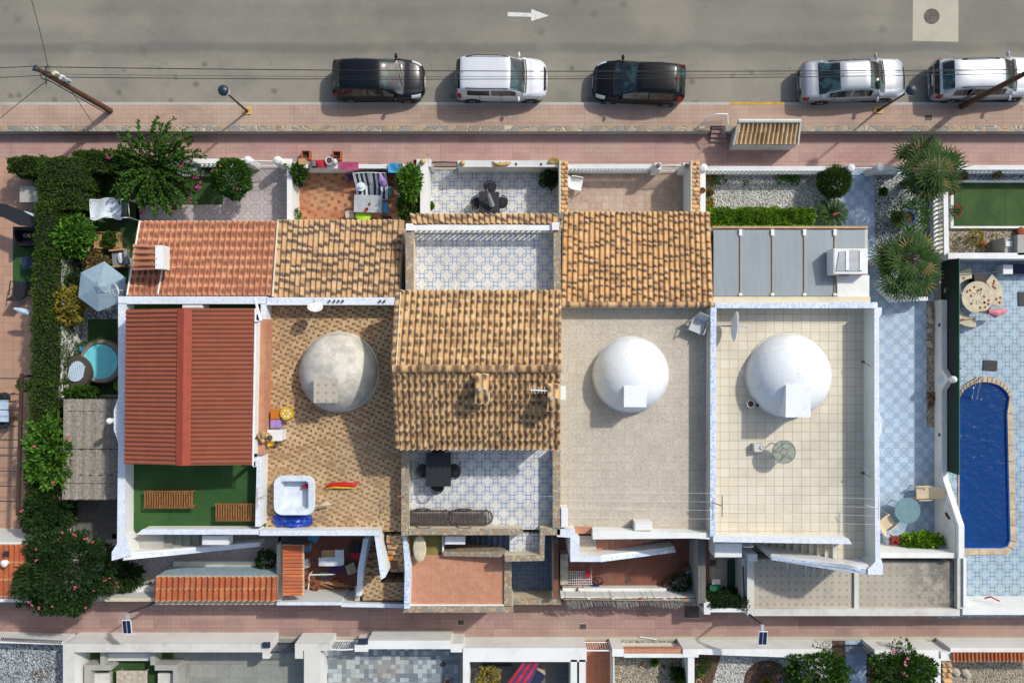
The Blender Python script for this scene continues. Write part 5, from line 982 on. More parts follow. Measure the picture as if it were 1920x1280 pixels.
def street_lamp(label, X, Y):
    b = P(X, Y, SZ); t = T('street_lamp', label, 'street lamp', b, 'globe street lamps on the pavement')
    part(t, 'base', MB().box(b.x-.19, b.y-.13, SZ, b.x+.19, b.y+.2, SZ+.05), M['gold_stone']); part(t, 'pole', MB().tube([b+Vector((0,0,.05)), b+Vector((0,0,.4)), b+Vector((0,0,2.65))], [.07, .05, .035], 8), M['steel_dark'])
    g = b+Vector((0,0,2.65)); part(t, 'globe', MB().lathe(g, [(.06,0), (.17,.08), (.215,.2), (.2,.3)], 20), M['white_plastic'], smooth=True); part(t, 'lamp_cap', MB().lathe(g, [(.21,.29), (.225,.3), (.2,.38), (.12,.44), (0,.46)], 22), M['teal_grey'] if False else plain('lamp_cap', '1c2a36', .4), smooth=True)
street_lamp('globe street lamp at the upper left, between utility pole and black hatchback', 464, 209); street_lamp('globe street lamp beside the bonnet of the silver saloon', 1646, 208)
def cable(label, pts, r=.014, sag=.5, name='overhead_cable', mat='cable'):
    pts = [Vector(p) for p in pts]; a, b = pts[0], pts[-1]; q = []
    for i in range(len(pts)-1):
        for k in range(12): u = k/12; p = pts[i].lerp(pts[i+1], u); q.append(p-Vector((0,0,sag*4*u*(1-u))))
    q.append(b); return solo(name, label, 'cable', MB().tube(q, r, 5), M[mat])
T1 = P(72, 124, 5.85); T2 = Vector((p2.x, p2.y, 5.6))
far = P(-260, 122, 5.8)
cable('upper overhead cable running right from the left pole above the parked cars', [T1+Vector((0,.0,-.1)), Vector((T2.x, T2.y-.05, 5.5))], .016, .35)
cable('lower overhead cable running right from the left pole above the parked cars', [T1+Vector((.1,-.25,-.5)), Vector((T2.x, T2.y-.1, 5.2))], .014, .45)
cable('thin middle cable between the two wooden poles', [T1+Vector((.1,-.2,-.3)), Vector((T2.x, T2.y+.0, 5.35))], .008, .55)
cable('overhead cable leaving the left pole toward the left edge, upper', [T1, far], .014, .3); cable('overhead cable leaving the left pole toward the left edge, lower', [T1+Vector((.1,-.2,-.4)), far+Vector((0,-.3,-.4))], .012, .3)
cable('cable climbing from the left pole across the road to the top edge', [T1+Vector((.3,0,-.1)), P(20,-120,5.6)], .013, .2); cable('cable leaving the right pole toward the right edge', [T2, T2+Vector((14,.3,.2))], .016, .3)
cable('guy wire running down left from the left pole head', [T1+Vector((.25,-.2,-.5)), P(-60,270,.5)], .012, .0, 'guy_wire'); cable('guy wire running down right from the left pole to the pavement', [T1+Vector((.6,-.6,-1.2)), P(176,234,.55)], .012, .0, 'guy_wire')
def solar_lamp(label, X, Y, Xb, Yb, h):
    b = P(Xb, Yb, 1.3); t = T('solar_lamp', label, 'street lamp', (b.x, b.y, 0), 'solar lamps over the lower alley'); top = P(X, Y-18, h)
    part(t, 'pole', MB().tube([(b.x, b.y, 0), (b.x, b.y, 1.4), top+Vector((0,.1,-.1))], [.06,.055,.04], 8), M['steel_dark']); part(t, 'lamp_head', MB().rb(top+Vector((0,-.05,-.05)), .14, .3, .1), M['grey_plastic'])
    c = top+Vector((0,-.42,.06)); pn = part(t, 'solar_panel', MB().rb(c, .37, .62, .04, 0, .2), M['white_metal']); part(pn, 'solar_cells', MB().rb(c+Vector((-.085,0,.042)), .15, .56, .006, 0, .2).rb(c+Vector((.085,0,.042)), .15, .56, .006, 0, .2), M['solar_blue'])
solar_lamp('solar street lamp at the lower left, beside the long tiled lean-to', 240, 1172, 281, 1133, 2.9); solar_lamp('solar street lamp at the lower right, by the small green hedge', 1429, 1193, 1404, 1150, 2.9)
# ---------------------------------------------------------------- furniture builders (local coordinates, then placed)
def wchair(label, X, Y, rot, z=0, mat='white_plastic', cat='chair', group=None, name='garden_chair', recl=.25, w=.5, arms=True, seat2=None):
    c = P(X, Y, z+.45); t = T(name, label, cat, (c.x, c.y, z), group, rot); A = lambda n_, m_, q=None: part(t, n_, m_, M[q or mat], local=True)
    A('seat', MB().rb((0,0,.4), w*.92, w*.9, .05), seat2); bk = MB().add([(-w*.44,w*.42,.43), (w*.44,w*.42,.43), (w*.4,w*.42+recl,.95), (-w*.4,w*.42+recl,.95), (-w*.44,w*.48,.43), (w*.44,w*.48,.43), (w*.4,w*.48+recl,.97), (-w*.4,w*.48+recl,.97)], [(3,2,1,0), (4,5,6,7), (2,3,7,6), (0,1,5,4), (1,2,6,5), (3,0,4,7)]); A('backrest', bk)
    for sx in (-1, 1):
        for sy in (-1, 1): A('leg', MB().tube([(sx*w*.4, sy*w*.38, .4), (sx*w*.47, sy*w*.46, 0)], .025, 6))
        if arms: A('armrest', MB().tube([(sx*w*.5, -w*.42, .4), (sx*w*.52, -w*.42, .63), (sx*w*.52, w*.3, .65), (sx*w*.46, w*.5, .7)], .028, 6))
    return t
def dchair(label, X, Y, rot, z, mat='charcoal', w=.5, group=None):     # rounded wire/rattan chair
    c = P(X, Y, z+.45); t = T('patio_chair', label, 'chair', (c.x, c.y, z), group, rot)
    part(t, 'seat', MB().lathe((0,0,.4), [(.05,0), (w*.5,0), (w*.52,.04), (0,.05)], 16), M[mat], local=True)
    m = MB(); pts = []
    for k in range(11): a = math.pi*k/10; pts.append(Vector((math.cos(a)*w*.52, math.sin(a)*w*.5, .72+.12*math.sin(a))))
    m.tube(pts, .025, 5); part(t, 'back_frame', m, M[mat], local=True); m = MB()
    for p in pts: m.tube([p, (p.x*.85, p.y*.85, .42)], .012, 4)
    part(t, 'back_rods', m, M[mat], local=True)
    for sx in (-1, 1):
        for sy in (-1, 1): part(t, 'leg', MB().tube([(sx*w*.35, sy*w*.35, .4), (sx*w*.42, sy*w*.42, 0)], .018, 5), M[mat], local=True)
def table(label, X, Y, lx, ly, z, mat, rot=0, h=.74, rnd_=False, name='table', leg='grey_plastic', group=None):
    c = P(X, Y, z+h); t = T(name, label, 'table', (c.x, c.y, z), group, rot)
    part(t, 'tabletop', MB().lathe((0,0,h-.04), [(lx/2,0), (lx/2+.01,.02), (lx/2,.04)], 32) if rnd_ else MB().rb((0,0,h-.04), lx, ly, .04), M[mat], local=True)
    k = .6 if rnd_ else .86
    for sx in (-1, 1):
        for sy in (-1, 1): part(t, 'leg', MB().tube([(sx*lx/2*k, sy*(ly/2)*k, h-.04), (sx*lx/2*k, sy*ly/2*k, 0)], .022, 6), M[leg], local=True)
    return t
# blue tiled front patio set
g = 'dark wire chairs around the front patio table'
table('dark square table with a tied bundle on it in the blue tiled front patio', 917, 380, .88, .95, 0, 'charcoal', leg='steel_dark')
for lb, X, Y, r in (('upper', 919, 353, 0), ('left', 894, 381, math.pi/2), ('right', 941, 380, -math.pi/2), ('lower', 916, 398, math.pi)): dchair('dark wire chair on the '+lb+' side of the front patio table', X, Y, r, 0, group=g)
c = P(918, 372, .76); t = T('closed_parasol', 'folded dark striped parasol standing in the front patio table', 'parasol', (c.x, c.y, .0)); part(t, 'pole', MB().tube([(c.x,c.y,.74), (c.x-.05,c.y+.2,1.5)], .02, 6), M['steel_dark']); part(t, 'canopy', MB().tube([(c.x+.12,c.y-.35,.9), (c.x,c.y,1.15), (c.x-.1,c.y+.3,1.3)], [.12,.08,.02], 8), M['grey_fabric'])
# upper rear terrace set and loungers of house three
g = 'black chairs around the black terrace table'
table('large black table on the shaded blue and white roof terrace', 822, 880, 1.0, 1.35, TZ, 'charcoal', leg='steel_dark')
for lb, X, Y, r in (('top', 822, 853, 0), ('left', 793, 882, math.pi/2), ('right', 851, 882, -math.pi/2), ('bottom', 820, 909, math.pi)): dchair('black chair at the '+lb+' side of the black terrace table', X, Y, r, TZ, w=.55, group=g)
for X, lb in ((806, 'left of two brown slatted sun loungers along the stone parapet'), (882, 'right of two brown slatted sun loungers along the stone parapet')):
    c = P(X, 970, TZ+.35); t = T('sun_lounger', lb, 'sun lounger', (c.x, c.y, TZ), 'brown sun loungers on the blue and white terrace')
    part(t, 'frame', MB().tube([(-.82,.27,.3), (.7,.27,.3), (.86,.15,.3), (.88,0,.3), (.86,-.15,.3), (.7,-.27,.3), (-.82,-.27,.3), (-.88,0,.34), (-.82,.27,.3)], .035, 6), M['rattan'], local=True); m = MB()
    for k in range(26): x = -.78+k*.063; m.rb((x,0,.3+(.12*max(0,-x-.2))), .042, .52, .02)
    part(t, 'slats', m, M['rattan'], local=True)
    for sy in (-1, 1):
        part(t, 'armrest', MB().tube([(-.55,sy*.33,.3), (-.5,sy*.37,.5), (-.25,sy*.4,.55), (.05,sy*.36,.5)], .03, 6), M['rattan'], local=True)
        for sx in (-1, 1): part(t, 'leg', MB().tube([(sx*.6,sy*.24,.3), (sx*.64,sy*.26,0)], .03, 6), M['rattan'], local=True)
solo('wall_lamp', 'white bar fixed under the gable eave above the terrace', 'lamp', MB().pb(842,842,878,846,4.3,4.4), M['white_plastic'])
t = T('rooftop_antenna', 'white television aerial on the lower gable roof slope', 'antenna', P(1008, 730, 5.6)); c = P(1010, 731, 6.6); part(t, 'mast', MB().tube([(c.x,c.y,5.55), c], .02, 6), M['grey_plastic']); m = MB().tube([c-Vector((.3,0,0)), c+Vector((.3,-.03,0))], .025, 5)
for k in range(5): m.tube([c+Vector((-.26+.12*k,.12,0)), c+Vector((-.26+.12*k,-.12,0))], .009, 4)
part(t, 'boom', m, M['white_metal'])
solo('surfboard', 'cream oval board leaning over the olive roof beside the mosaic wall', 'board', MB().lathe(P(787,1028,3.0), [(.35,0), (.36,.03), (.3,.06), (0,.07)], 24, .75, 1.5), M['cream_cloth'])
# air conditioners
def ac(label, X0_, Y0_, X1_, Y1_, z, h=.6, mat='white_plastic', fan='s', z0=None):
    a, b = P(X0_, Y0_, z+h), P(X1_, Y1_, z+h); c = (a+b)/2; t = T('air_conditioner', label, 'air conditioner', (c.x, c.y, z), 'air conditioning units')
    part(t, 'casing', MB().box(a.x, b.y, z+.05, b.x, a.y, z+h), M[mat]); part(t, 'feet', MB().box(a.x+.05, b.y+.03, z, a.x+.12, a.y-.03, z+.05).box(b.x-.12, b.y+.03, z, b.x-.05, a.y-.03, z+.05), M['steel_dark'])
    if abs(b.x-a.x) > abs(a.y-b.y):
        m = MB().lathe((0,0,0), [(.2,0), (.2,.015), (0,.02)], 18); m.v = [Vector((c.x-.1+v.x, b.y-v.z-.001, z+h/2+v.y)) for v in m.v]; part(t, 'fan_grille', m, M['steel_dark'])
    part(t, 'top_panel', MB().box(a.x+.03, b.y+.02, z+h, b.x-.03, a.y-.02, z+h+.012), M[mat])
    return t
ac('white air conditioner mounted over the stairs of the green carpeted house', 379, 1004, 428, 1021, 2.5); ac('white air conditioner over the dark blue stairs', 834, 1005, 872, 1020, 2.4)
ac('white air conditioner by the front parapet of the white domed speckled terrace', 1190, 978, 1223, 994, TZ); ac('narrow upright air conditioner in the lower left corner of the speckled terrace', 1052, 952, 1065, 988, TZ, .75)
ac('big boxy roof unit beside the glass lean-to roof', 1563, 466, 1627, 514, 2.9, .75, 'stucco'); t = T('unit_top', 'grey louvred hood with white ribs on top of the big roof unit', 'hood', P(1595, 490, 3.65)); part(t, 'hood', MB().pp([(1574,472), (1600,468), (1616,470), (1616,508), (1568,508)], 3.665, 3.70), M['grey_plastic']); [part(t, 'rib', MB().pb(X, 470, X+6, 507, 3.702, 3.73), M['white_plastic']) for X in (1586, 1612)]; part(t, 'trim', MB().tube([P(1564,514,3.62), P(1627,514,3.62)], .025, 5), M['rust'])
solo('roof_box', 'plain white box below the big roof unit, at the end of the glass roof', 'box', MB().pb(1570,516,1630,556,2.6,3.15), M['stucco'])
solo('wall_cabinet', 'plain white cabinet top against the parapet over the small green yard', 'cabinet', MB().pb(1340,1018,1391,1044,1.6,2.7).pb(1342,1020,1389,1042,2.7,2.71), M['white_plastic'])
solo('wall_cabinet', 'white box on the parapet above the red canopy roof', 'cabinet', MB().pb(342,566,380,577,3.0,3.7).pb(344,567,378,576,3.7,3.71), M['white_plastic'])
solo('wall_cabinet', 'small white box fixed to the gable wall facing the speckled terrace', 'cabinet', MB().pb(1050,724,1061,749,4.2,4.7).pb(1051,726,1060,747,4.7,4.71), M['white_plastic'])
# terrace objects
wchair('pale grey moulded armchair near the party wall on the speckled terrace', 1308, 611, R(-22), TZ, 'chair_grey', recl=.22, w=.6); wchair('white garden chair in the corner of the rose tiled patio', 1081, 345, R(80), 0, 'white_plastic', w=.55)
def dish(label, X, Y, Xw, z, r=.42, az=0, tl=80, mat='white_plastic'):
    c = P(X, Y, z); t = T('satellite_dish', label, 'satellite dish', (c.x, c.y, z-.6)); m = MB().lathe((0,0,0), [(0,0), (r*.5,.03), (r*.85,.1), (r,.15), (r,.165), (r*.8,.11), (0,.015)], 26)
    mt = Matrix.Rotation(az, 4, 'Z') @ Matrix.Rotation(R(tl), 4, 'Y'); m.v = [c+mt @ v for v in m.v]; part(t, 'dish', m, M[mat], smooth=True)
    w = P(Xw, Y, z-.3); part(t, 'bracket', MB().tube([w, c+Vector((-.05,0,-.1)), c], .03, 6), M['grey_plastic']); q = c+mt @ Vector((-r*.3,0,.55)); part(t, 'feed_arm', MB().tube([c+mt @ Vector((-r,0,.15)), q], .013, 5).tube([c+mt @ Vector((r*.8,.2,.12)), q], .008, 4), M['grey_plastic']); part(t, 'feed_horn', MB().lathe(q-Vector((0,0,.05)), [(.03,0), (.04,.08), (0,.1)], 8), M['grey_plastic'])
dish('large satellite dish fixed to the party wall above the cream terrace', 1371, 611, 1342, TZ+1.0, .6, R(-6), 84); dish('rusty white satellite dish under the mosaic parapet, by the grey dome', 591, 581, 596, TZ+1.1, .3, R(80), 50)
dish('small white satellite dish on the lowest mosaic corner by the hedge', 222, 544, 230, 3.6, .28, R(200), 40)
t = table('round glass topped table with spoke frame on the cream terrace', 1470, 847, .92, .92, TZ, 'table_glass', rnd_=True, leg='grey_plastic'); m = MB()
for k in range(5):
    a = 2*math.pi*k/5+.5; m.tube([(math.cos(a)*.14, math.sin(a)*.14, .73), (math.cos(a+.15)*.3, math.sin(a+.15)*.3, .73), (math.cos(a)*.45, math.sin(a)*.45, .73)], .014, 4)
m.tube([(math.cos(q*.35)*.14, math.sin(q*.35)*.14, .73) for q in range(19)], .012, 4).tube([(math.cos(q*.2244)*.455, math.sin(q*.2244)*.455, .74) for q in range(29)], .018, 4); part(t, 'frame', m, M['teal_grey'], local=True)
solo('vent_block', 'small white vent block with a round port on the cream terrace', 'vent', MB().rb(P(1424,839,TZ+.35)-Vector((0,0,.35)), .4, .34, .32, .08).lathe(P(1429,838,TZ+.32), [(.09,0), (.09,.05), (.05,.05), (.05,.03)], 12), M['stucco_old'])
for Y, lb in ((678, 'upper'), (886, 'lower')): solo('wall_bracket', lb+' of two small black brackets on the right white parapet', 'bracket', MB().rb(P(1617,Y,3.6), .1, .1, .1).tube([P(1617,Y,3.65), P(1632,Y+8,3.9)], .012, 4), M['black_plastic'])
# clothes lines
for lb, X, Y, Z in (('pink and white clothes line bracket at the brown terrace edge', 745, 934, 4.1), ('dark clothes line bracket at the left of the cream terrace', 1354, 948, 4.2), ('pale clothes line bracket outside the right white parapet', 1648, 954, 4.3), ('wooden clothes line bracket over the green carpeted terrace', 482, 934, 4.1)):
    c = P(X, Y, Z); t = T('clothes_line_bracket', lb, 'bracket', (c.x, c.y, Z-.4)); mt = M['rust'] if 'pink' in lb or 'dark' in lb else M['white_metal' if 'pale' in lb else 'wood_light']
    part(t, 'crossbar', MB().tube([c+Vector((0,.42,0)), c-Vector((0,.42,0))], .02, 5), mt); part(t, 'arm', MB().tube([c, c+Vector((.35 if X < 800 else -.4, .1, -.3))], .018, 5), mt)
for k, (Ya, Yb) in enumerate(((922,925), (938,941), (952,957), (970,973))):
    cable(('topmost','second','third','lowest')[k]+' clothes line strung across the speckled terrace', [P(1040,Ya-1,4.05), P(1354,Yb,4.15)], .004, .05, 'clothes_line', 'white_paint')
    cable(('topmost','second','third','lowest')[k]+' clothes line strung across the cream terrace', [P(1354,Yb+2,4.15), P(1648,Yb+10,4.25)], .004, .05, 'clothes_line', 'white_paint')
cable('pair of pale clothes lines between brown terrace and blue terrace', [P(745,930,4.1), P(1040,930,4.05)], .004, .04, 'clothes_line', 'white_paint')
t = T('laundry_peg_rack', 'row of thin white pegs below the diagonal mosaic stair wall', 'pegs', P(1540, 1066, 2.5)); 
for k in range(7): part(t, 'peg', MB().tube([P(1477+k*16.5,1054+k*3.0,2.6), P(1477+k*16.5,1066+k*2.6,2.6)], .013, 4), M['white_metal'])
# brown terrace
t = T('plunge_tub', 'white square plastic tub with rounded rim on the brown terrace', 'tub', P(552, 928, TZ)); c = P(552, 928, TZ+.5)
def rrect(cx, cy, w, h_, r, z, n=5):
    o = []
    for sx, sy, a0 in ((1,1,0), (-1,1,90), (-1,-1,180), (1,-1,270)):
        for k in range(n+1): a = R(a0+90*k/n); o.append(Vector((cx+sx*(w/2-r)+math.cos(a)*r, cy+sy*(h_/2-r)+math.sin(a)*r, z)))
    return o
def ringsolid(mb, loops, capb=True, capt=True):
    n = len(loops[0]); vs = [p for l in loops for p in l]; fs = [(i*n+k, i*n+(k+1) % n, (i+1)*n+(k+1) % n, (i+1)*n+k) for i in range(len(loops)-1) for k in range(n)]
    if capb: fs.append(tuple(range(n))[::-1])
    if capt: fs.append(tuple(range((len(loops)-1)*n, len(loops)*n)))
    return mb.add(vs, fs)
part(t, 'shell', ringsolid(MB(), [rrect(c.x,c.y,1.45,1.4,.3,TZ), rrect(c.x,c.y,1.66,1.6,.36,TZ+.5), rrect(c.x,c.y,1.62,1.56,.34,TZ+.56), rrect(c.x,c.y,1.15,1.15,.12,TZ+.54), rrect(c.x,c.y,1.0,1.0,.1,TZ+.08)]), M['pale_blue_cloth'] if False else M['white_cloth'])
solo('pool_toy', 'small red and orange toy inside the white tub', 'toy', MB().tube([P(567,913,TZ+.2), P(574,911,TZ+.24), P(583,913,TZ+.2)], [.06,.1,.03], 6), M['red_plastic'])
t = T('inflatable_ring', 'long red and yellow deflated float lying on the brown terrace', 'float', P(641, 910, TZ)); part(t, 'float', MB().tube([P(609,914,TZ+.05), P(620,909,TZ+.08), P(645,908,TZ+.08), P(664,909,TZ+.07), P(674,903,TZ+.05)], [.03,.1,.11,.1,.02], 8), M['red_plastic']); part(t, 'edge_band', MB().tube([P(610,916,TZ+.08), P(625,913,TZ+.14), P(650,914,TZ+.14), P(664,914,TZ+.1)], [.02,.05,.045,.02], 6), M['yellow_plastic'])
m = MB(); c = P(549, 974, TZ+.15)
for i in range(12):
    for j in range(6):
        p = [Vector((c.x-.8+1.6*(i+a)/12, c.y-.27+.54*(j+b)/6, TZ+.08+.16*abs(mnoise.noise(Vector(((i+a)*.9, (j+b)*.9, 4))))*2)) for a, b in ((0,0), (1,0), (1,1), (0,1))]; 
        if not ((i in (0, 11)) and j in (0, 5)): m.add(p, [(0,1,2,3)])
o = solo('tarpaulin', 'crumpled shiny blue tarpaulin below the white tub', 'tarpaulin', m, M['blue_tarp']); sm = o.modifiers.new('thick', 'SOLIDIFY'); sm.thickness = .02
solo('cardboard_sheet', 'curled beige cardboard strip beside the white tub', 'cardboard', MB().add([P(572,951,TZ+.5), P(600,947,TZ+.45), P(612,938,TZ+.4), P(622,945,TZ+.3), P(608,950,TZ+.25), P(575,956,TZ+.3)], [(0,1,4,5), (1,2,3,4)]), M['beige_plastic']).modifiers.new('thick', 'SOLIDIFY').thickness = .02
t = T('round_stool', 'yellow round stool with a pattern of holes', 'stool', P(537, 775, TZ)); c = P(537, 775, TZ+.45); part(t, 'seat', MB().lathe((c.x,c.y,TZ+.4), [(.2,0), (.26,.02), (.26,.05), (0,.06)], 22), M['yellow_plastic'])
m = MB(); ml = MB()
for k in range(6): a = k*1.047; m.lathe((c.x+.14*math.cos(a), c.y+.14*math.sin(a), TZ+.462), [(.045,0), (0,.003)], 8)
for k in range(4): a = k*1.57+.7; part(t, 'leg', MB().tube([(c.x+.18*math.cos(a), c.y+.18*math.sin(a), TZ+.4), (c.x+.24*math.cos(a), c.y+.24*math.sin(a), TZ)], .025, 6), M['yellow_plastic'])
part(t, 'seat_pattern', m, M['white_plastic'])
def crate(label, X, Y, lx, ly, h, z, mat, rot=0, name='storage_box', lid=None):
    c = P(X, Y, z+h); t = T(name, label, 'box', (c.x, c.y, z), None, rot); part(t, 'body', MB().rb((0,0,0), lx, ly, h-.03), M[mat], local=True); part(t, 'lid', MB().rb((0,0,h-.03), lx+.02, ly+.02, .03), M[lid or mat], local=True); return t
crate('orange plastic box left of the yellow stool', 516, 777, .36, .34, .35, TZ, 'orange_plastic'); crate('lilac lidded box below the orange box', 517, 794, .42, .34, .3, TZ, 'lilac'); 
t = crate('white cabinet with sloped end beside the fluffy brown toy', 515, 816, .6, .42, .6, TZ, 'white_plastic')
t = T('plush_toy', 'brown and cream fluffy toy animal lying over the party wall', 'toy', P(492, 820, 3.8)); m = MB()
for X, Y, r in ((487,818,.15), (494,815,.17), (501,817,.15), (506,822,.11), (492,826,.12), (482,821,.09)): c = P(X, Y, 4.0); m.lathe((c.x,c.y,4.0-r), [(0,0), (r*.8,r*.4), (r,r), (r*.7,r*1.7), (0,r*2)], 10)
part(t, 'body', m, M['dog_toy'], smooth=True); c = P(506, 820, 4.0); part(t, 'dark_patch', MB().lathe((c.x,c.y,3.92), [(0,0), (.11,.08), (.1,.2), (0,.26)], 10), M['rattan'])
solo('yellow_cloth', 'small yellow cloth hanging below the white cabinet', 'cloth', MB().add([P(500,826,3.9), P(515,826,3.7), P(512,834,3.5), P(502,837,3.8)], [(0,1,2,3)]), M['yellow_plastic']).modifiers.new('thick', 'SOLIDIFY').thickness = .02
# green carpeted terrace benches
for X, Y, L_, lb in ((316, 936, 2.0, 'left slatted wooden bench on the green carpeted terrace'), (443, 960, 1.72, 'right slatted wooden bench tucked against the party wall on the green carpet')):
    c = P(X, Y, TZ+.4); t = T('slatted_bench', lb, 'bench', (c.x, c.y, TZ), 'slatted wooden benches on green carpet'); m = MB(); n_ = int(L_/.1)
    for k in range(n_): m.rb((-L_/2+L_*(k+.5)/n_, 0, .38), L_/n_*.5, .66, .03)
    part(t, 'slats', m, M['wood_slat'], local=True); part(t, 'frame', MB().rb((0,-.33,.32), L_, .04, .09).rb((0,.33,.32), L_, .04, .09), M['wood_slat'], local=True)
    for sx in (-1, 1):
        for sy in (-1, 1): part(t, 'leg', MB().rb((sx*(L_/2-.08), sy*.28, 0), .06, .06, .32), M['wood_slat'], local=True)
# ---------------------------------------------------------------- left garden things
c = P(189, 537, 2.35); t = T('parasol', 'open grey hexagonal parasol in the left garden', 'parasol', (c.x, c.y, 0)); rim = [P(X, Y, 2.05) for X, Y in ((196,490), (236,521), (229,565), (184,584), (147,557), (152,511))]; vs = [c+Vector((0,0,.1))]+rim; mids = []
m = MB(); m.add(vs, [(0,i+1,(i+1) % 6+1) for i in range(6)])
cv = part(t, 'canopy', m, M['grey_canvas']); cv.modifiers.new('thick', 'SOLIDIFY').thickness = .01
m = MB()
for k in range(6): m.tube([vs[0]-Vector((0,0,.03)), rim[k]-Vector((0,0,.02))], .012, 4)
part(t, 'ribs', m, M['white_metal']); part(t, 'vent_cap', MB().lathe(c+Vector((0,0,.02)), [(.3,.0), (.05,.14), (0,.15)], 6), M['grey_canvas']); part(t, 'pole', MB().tube([(c.x,c.y,0), (c.x,c.y,2.4)], .025, 8), M['white_metal']); part(t, 'base', MB().lathe((c.x,c.y,0), [(.28,0), (.28,.08), (.05,.12)], 16), M['concrete'])
t = T('swing_seat', 'garden swing bed with a draped pale cloth near the tall hedge', 'swing seat', P(207, 392, 0)); 
part(t, 'frame', MB().tube([P(168,375,1.25), P(240,374,1.25), P(243,408,1.25), P(170,408,1.25), P(168,375,1.25)], .025, 6).tube([P(240,374,1.25), P(240,374,1.25)-Vector((0,0,1.25))], .025, 6).tube([P(243,408,1.25), P(243,408,1.25)-Vector((0,0,1.25))], .025, 6).tube([P(168,375,1.25), P(168,375,1.25)-Vector((0,0,1.25))], .025, 6).tube([P(170,408,1.25), P(170,408,1.25)-Vector((0,0,1.25))], .025, 6), M['white_metal'])
m = MB(); NX, NY = 20, 10
for i in range(NX):
    for j in range(NY):
        p = []
        for a, b in ((0,0), (1,0), (1,1), (0,1)):
            u, v = (i+a)/NX, (j+b)/NY; q = P(167+58*u+ (4 if v > .8 else 0)*u, 372+(38+2.5*math.sin(u*9))*v+1.5*math.sin(u*7), 1.3); q.z = 1.3-.10*math.sin(math.pi*v)-.06*math.sin(u*8+v*2); p.append(q)
        m.add(p, [(0,1,2,3)])
part(t, 'cloth', m, M['white_cloth']).modifiers.new('thick', 'SOLIDIFY').thickness = .01
part(t, 'seat', MB().pb(200,380,236,405,.4,.55), M['grey_fabric'])
t = T('planter_bench', 'wooden pallet box with a leafy plant on it in the left garden', 'planter', P(197, 450, 0)); m = MB()
for k in range(8): m.pb(176+k*5.4, 436, 180.6+k*5.4, 464, .35, .4)
part(t, 'top_slats', m, M['wood_light']); part(t, 'side', MB().pb(174,434,219,436,0,.5).pb(174,464,219,466,0,.5).pb(217,436,219,464,0,.55), M['wood_light']); part(t, 'plant', crown(MB(), P(206,449,.6), .27, .3, .25, 420, .13, .045), M['leaf_mid'])
c = P(221, 484, .5); t = T('armchair', 'garden armchair with grey and white cushions left of the small chimney', 'armchair', (c.x, c.y, 0), None, R(-85)); A = lambda n_, m_, q: part(t, n_, m_, M[q], local=True)
A('seat', MB().rb((0,0,.25), .6, .6, .15), 'grey_fabric'); A('backrest', MB().rb((0,.36,.3), .62, .14, .5, 0, -.25), 'grey_fabric'); A('cushion', MB().lathe((0,.12,.42), [(0,0), (.2,.04), (.22,.09), (0,.15)], 12, 1.1, .6), 'white_cloth')
for s in (-1, 1): A('armrest', MB().rb((s*.36,0,0), .07, .66, .58), 'wood_light')
c = P(188, 678, .65); t = T('hot_tub', 'round inflatable hot tub with turquoise water and brown rim', 'hot tub', (c.x, c.y, 0)); g0 = (c.x, c.y, 0)
part(t, 'shell', MB().lathe(g0, [(.92,0), (.98,.3), (.95,.62), (.88,.68), (.8,.66), (.77,.6), (.77,.12), (0,.12)], 40), M['tub_shell'], smooth=True); part(t, 'liner', MB().lathe(g0, [(.765,.64), (.765,.14), (0,.135)], 36), M['tub_inside']); part(t, 'water', MB().lathe(g0, [(.76,.54), (0,.541)], 36), M['tub_water']); part(t, 'filter', MB().rb((P(168,709,.7).x, P(168,709,.7).y, .45), .2, .24, .27, .5), M['white_plastic'])
t = T('hot_tub_cover', 'folded hot tub cover with pale ribbed lining leaning left of the tub', 'cover', P(139, 697, 0)); c = P(141, 697, 1.1); part(t, 'shell', MB().lathe((c.x,c.y,.6), [(.7,0), (.74,.3), (.7,.45), (0,.5)], 26, .78, 1.0, .3), M['rattan'])
m = MB()
for k in range(9): x = c.x-.27+.075*k; hh = .52*math.sqrt(max(.05, 1-((k-4)/5)**2)); m.tube([(x+.08, c.y+hh-.05, 1.12), (x-.02, c.y-hh*.8, 1.13)], .04, 5)
part(t, 'lining', m, M['pale_blue_cloth'])
solo('pool_chemical_box', 'small blue container between hot tub and white wall', 'container', MB().rb(P(149,655,.3)-Vector((0,0,.3)), .22, .2, .3, .2).rb(P(149,655,.33), .12, .1, .03, .2), M['cyan_plastic'])
solo('green_bucket', 'lime green round lid beside the mosaic wall, right of the hot tub', 'bucket', MB().lathe(P(224,722,.4)-Vector((0,0,.4)), [(.2,0), (.26,.36), (.27,.4), (.22,.4), (.2,.3), (0,.3)], 18), M['lime_fabric'] if False else M['leaf_lime'])
# reed mat roof
t = T('reed_shade', 'grey weathered reed mat roof over the left yard', 'shade', P(172, 842, 0)); m = MB()
for k in range(70):
    X = 120+k*1.5; dz = .03*math.sin(k*.5)+rnd.uniform(-.01,.01)
    m.tube([P(X, 748+rnd.uniform(-1,1), 2.25+dz), P(X-1, 842, 2.22+dz), P(X-3, 936+rnd.uniform(-1,1), 2.2+dz)], .021, 4)
part(t, 'reeds', m, M['bamboo']); m = MB()
for Y in (748, 790, 841, 890, 936): m.tube([P(110,Y,2.18), P(226,Y+1,2.2)], .03, 5)
part(t, 'battens', m, M['dark_wood']); part(t, 'binding', MB().tube([P(118,841,2.27), P(224,842,2.27)], .012, 4).tube([P(118,770,2.27), P(224,771,2.27)], .008, 4).tube([P(118,905,2.25), P(222,906,2.25)], .008, 4), M['cable'])
for X, Y in ((118,750), (222,750), (116,934), (218,934)): part(t, 'post', MB().tube([P(X,Y,2.15), P(X,Y,2.15)-Vector((0,0,2.15))], .05, 6), M['dark_wood'])
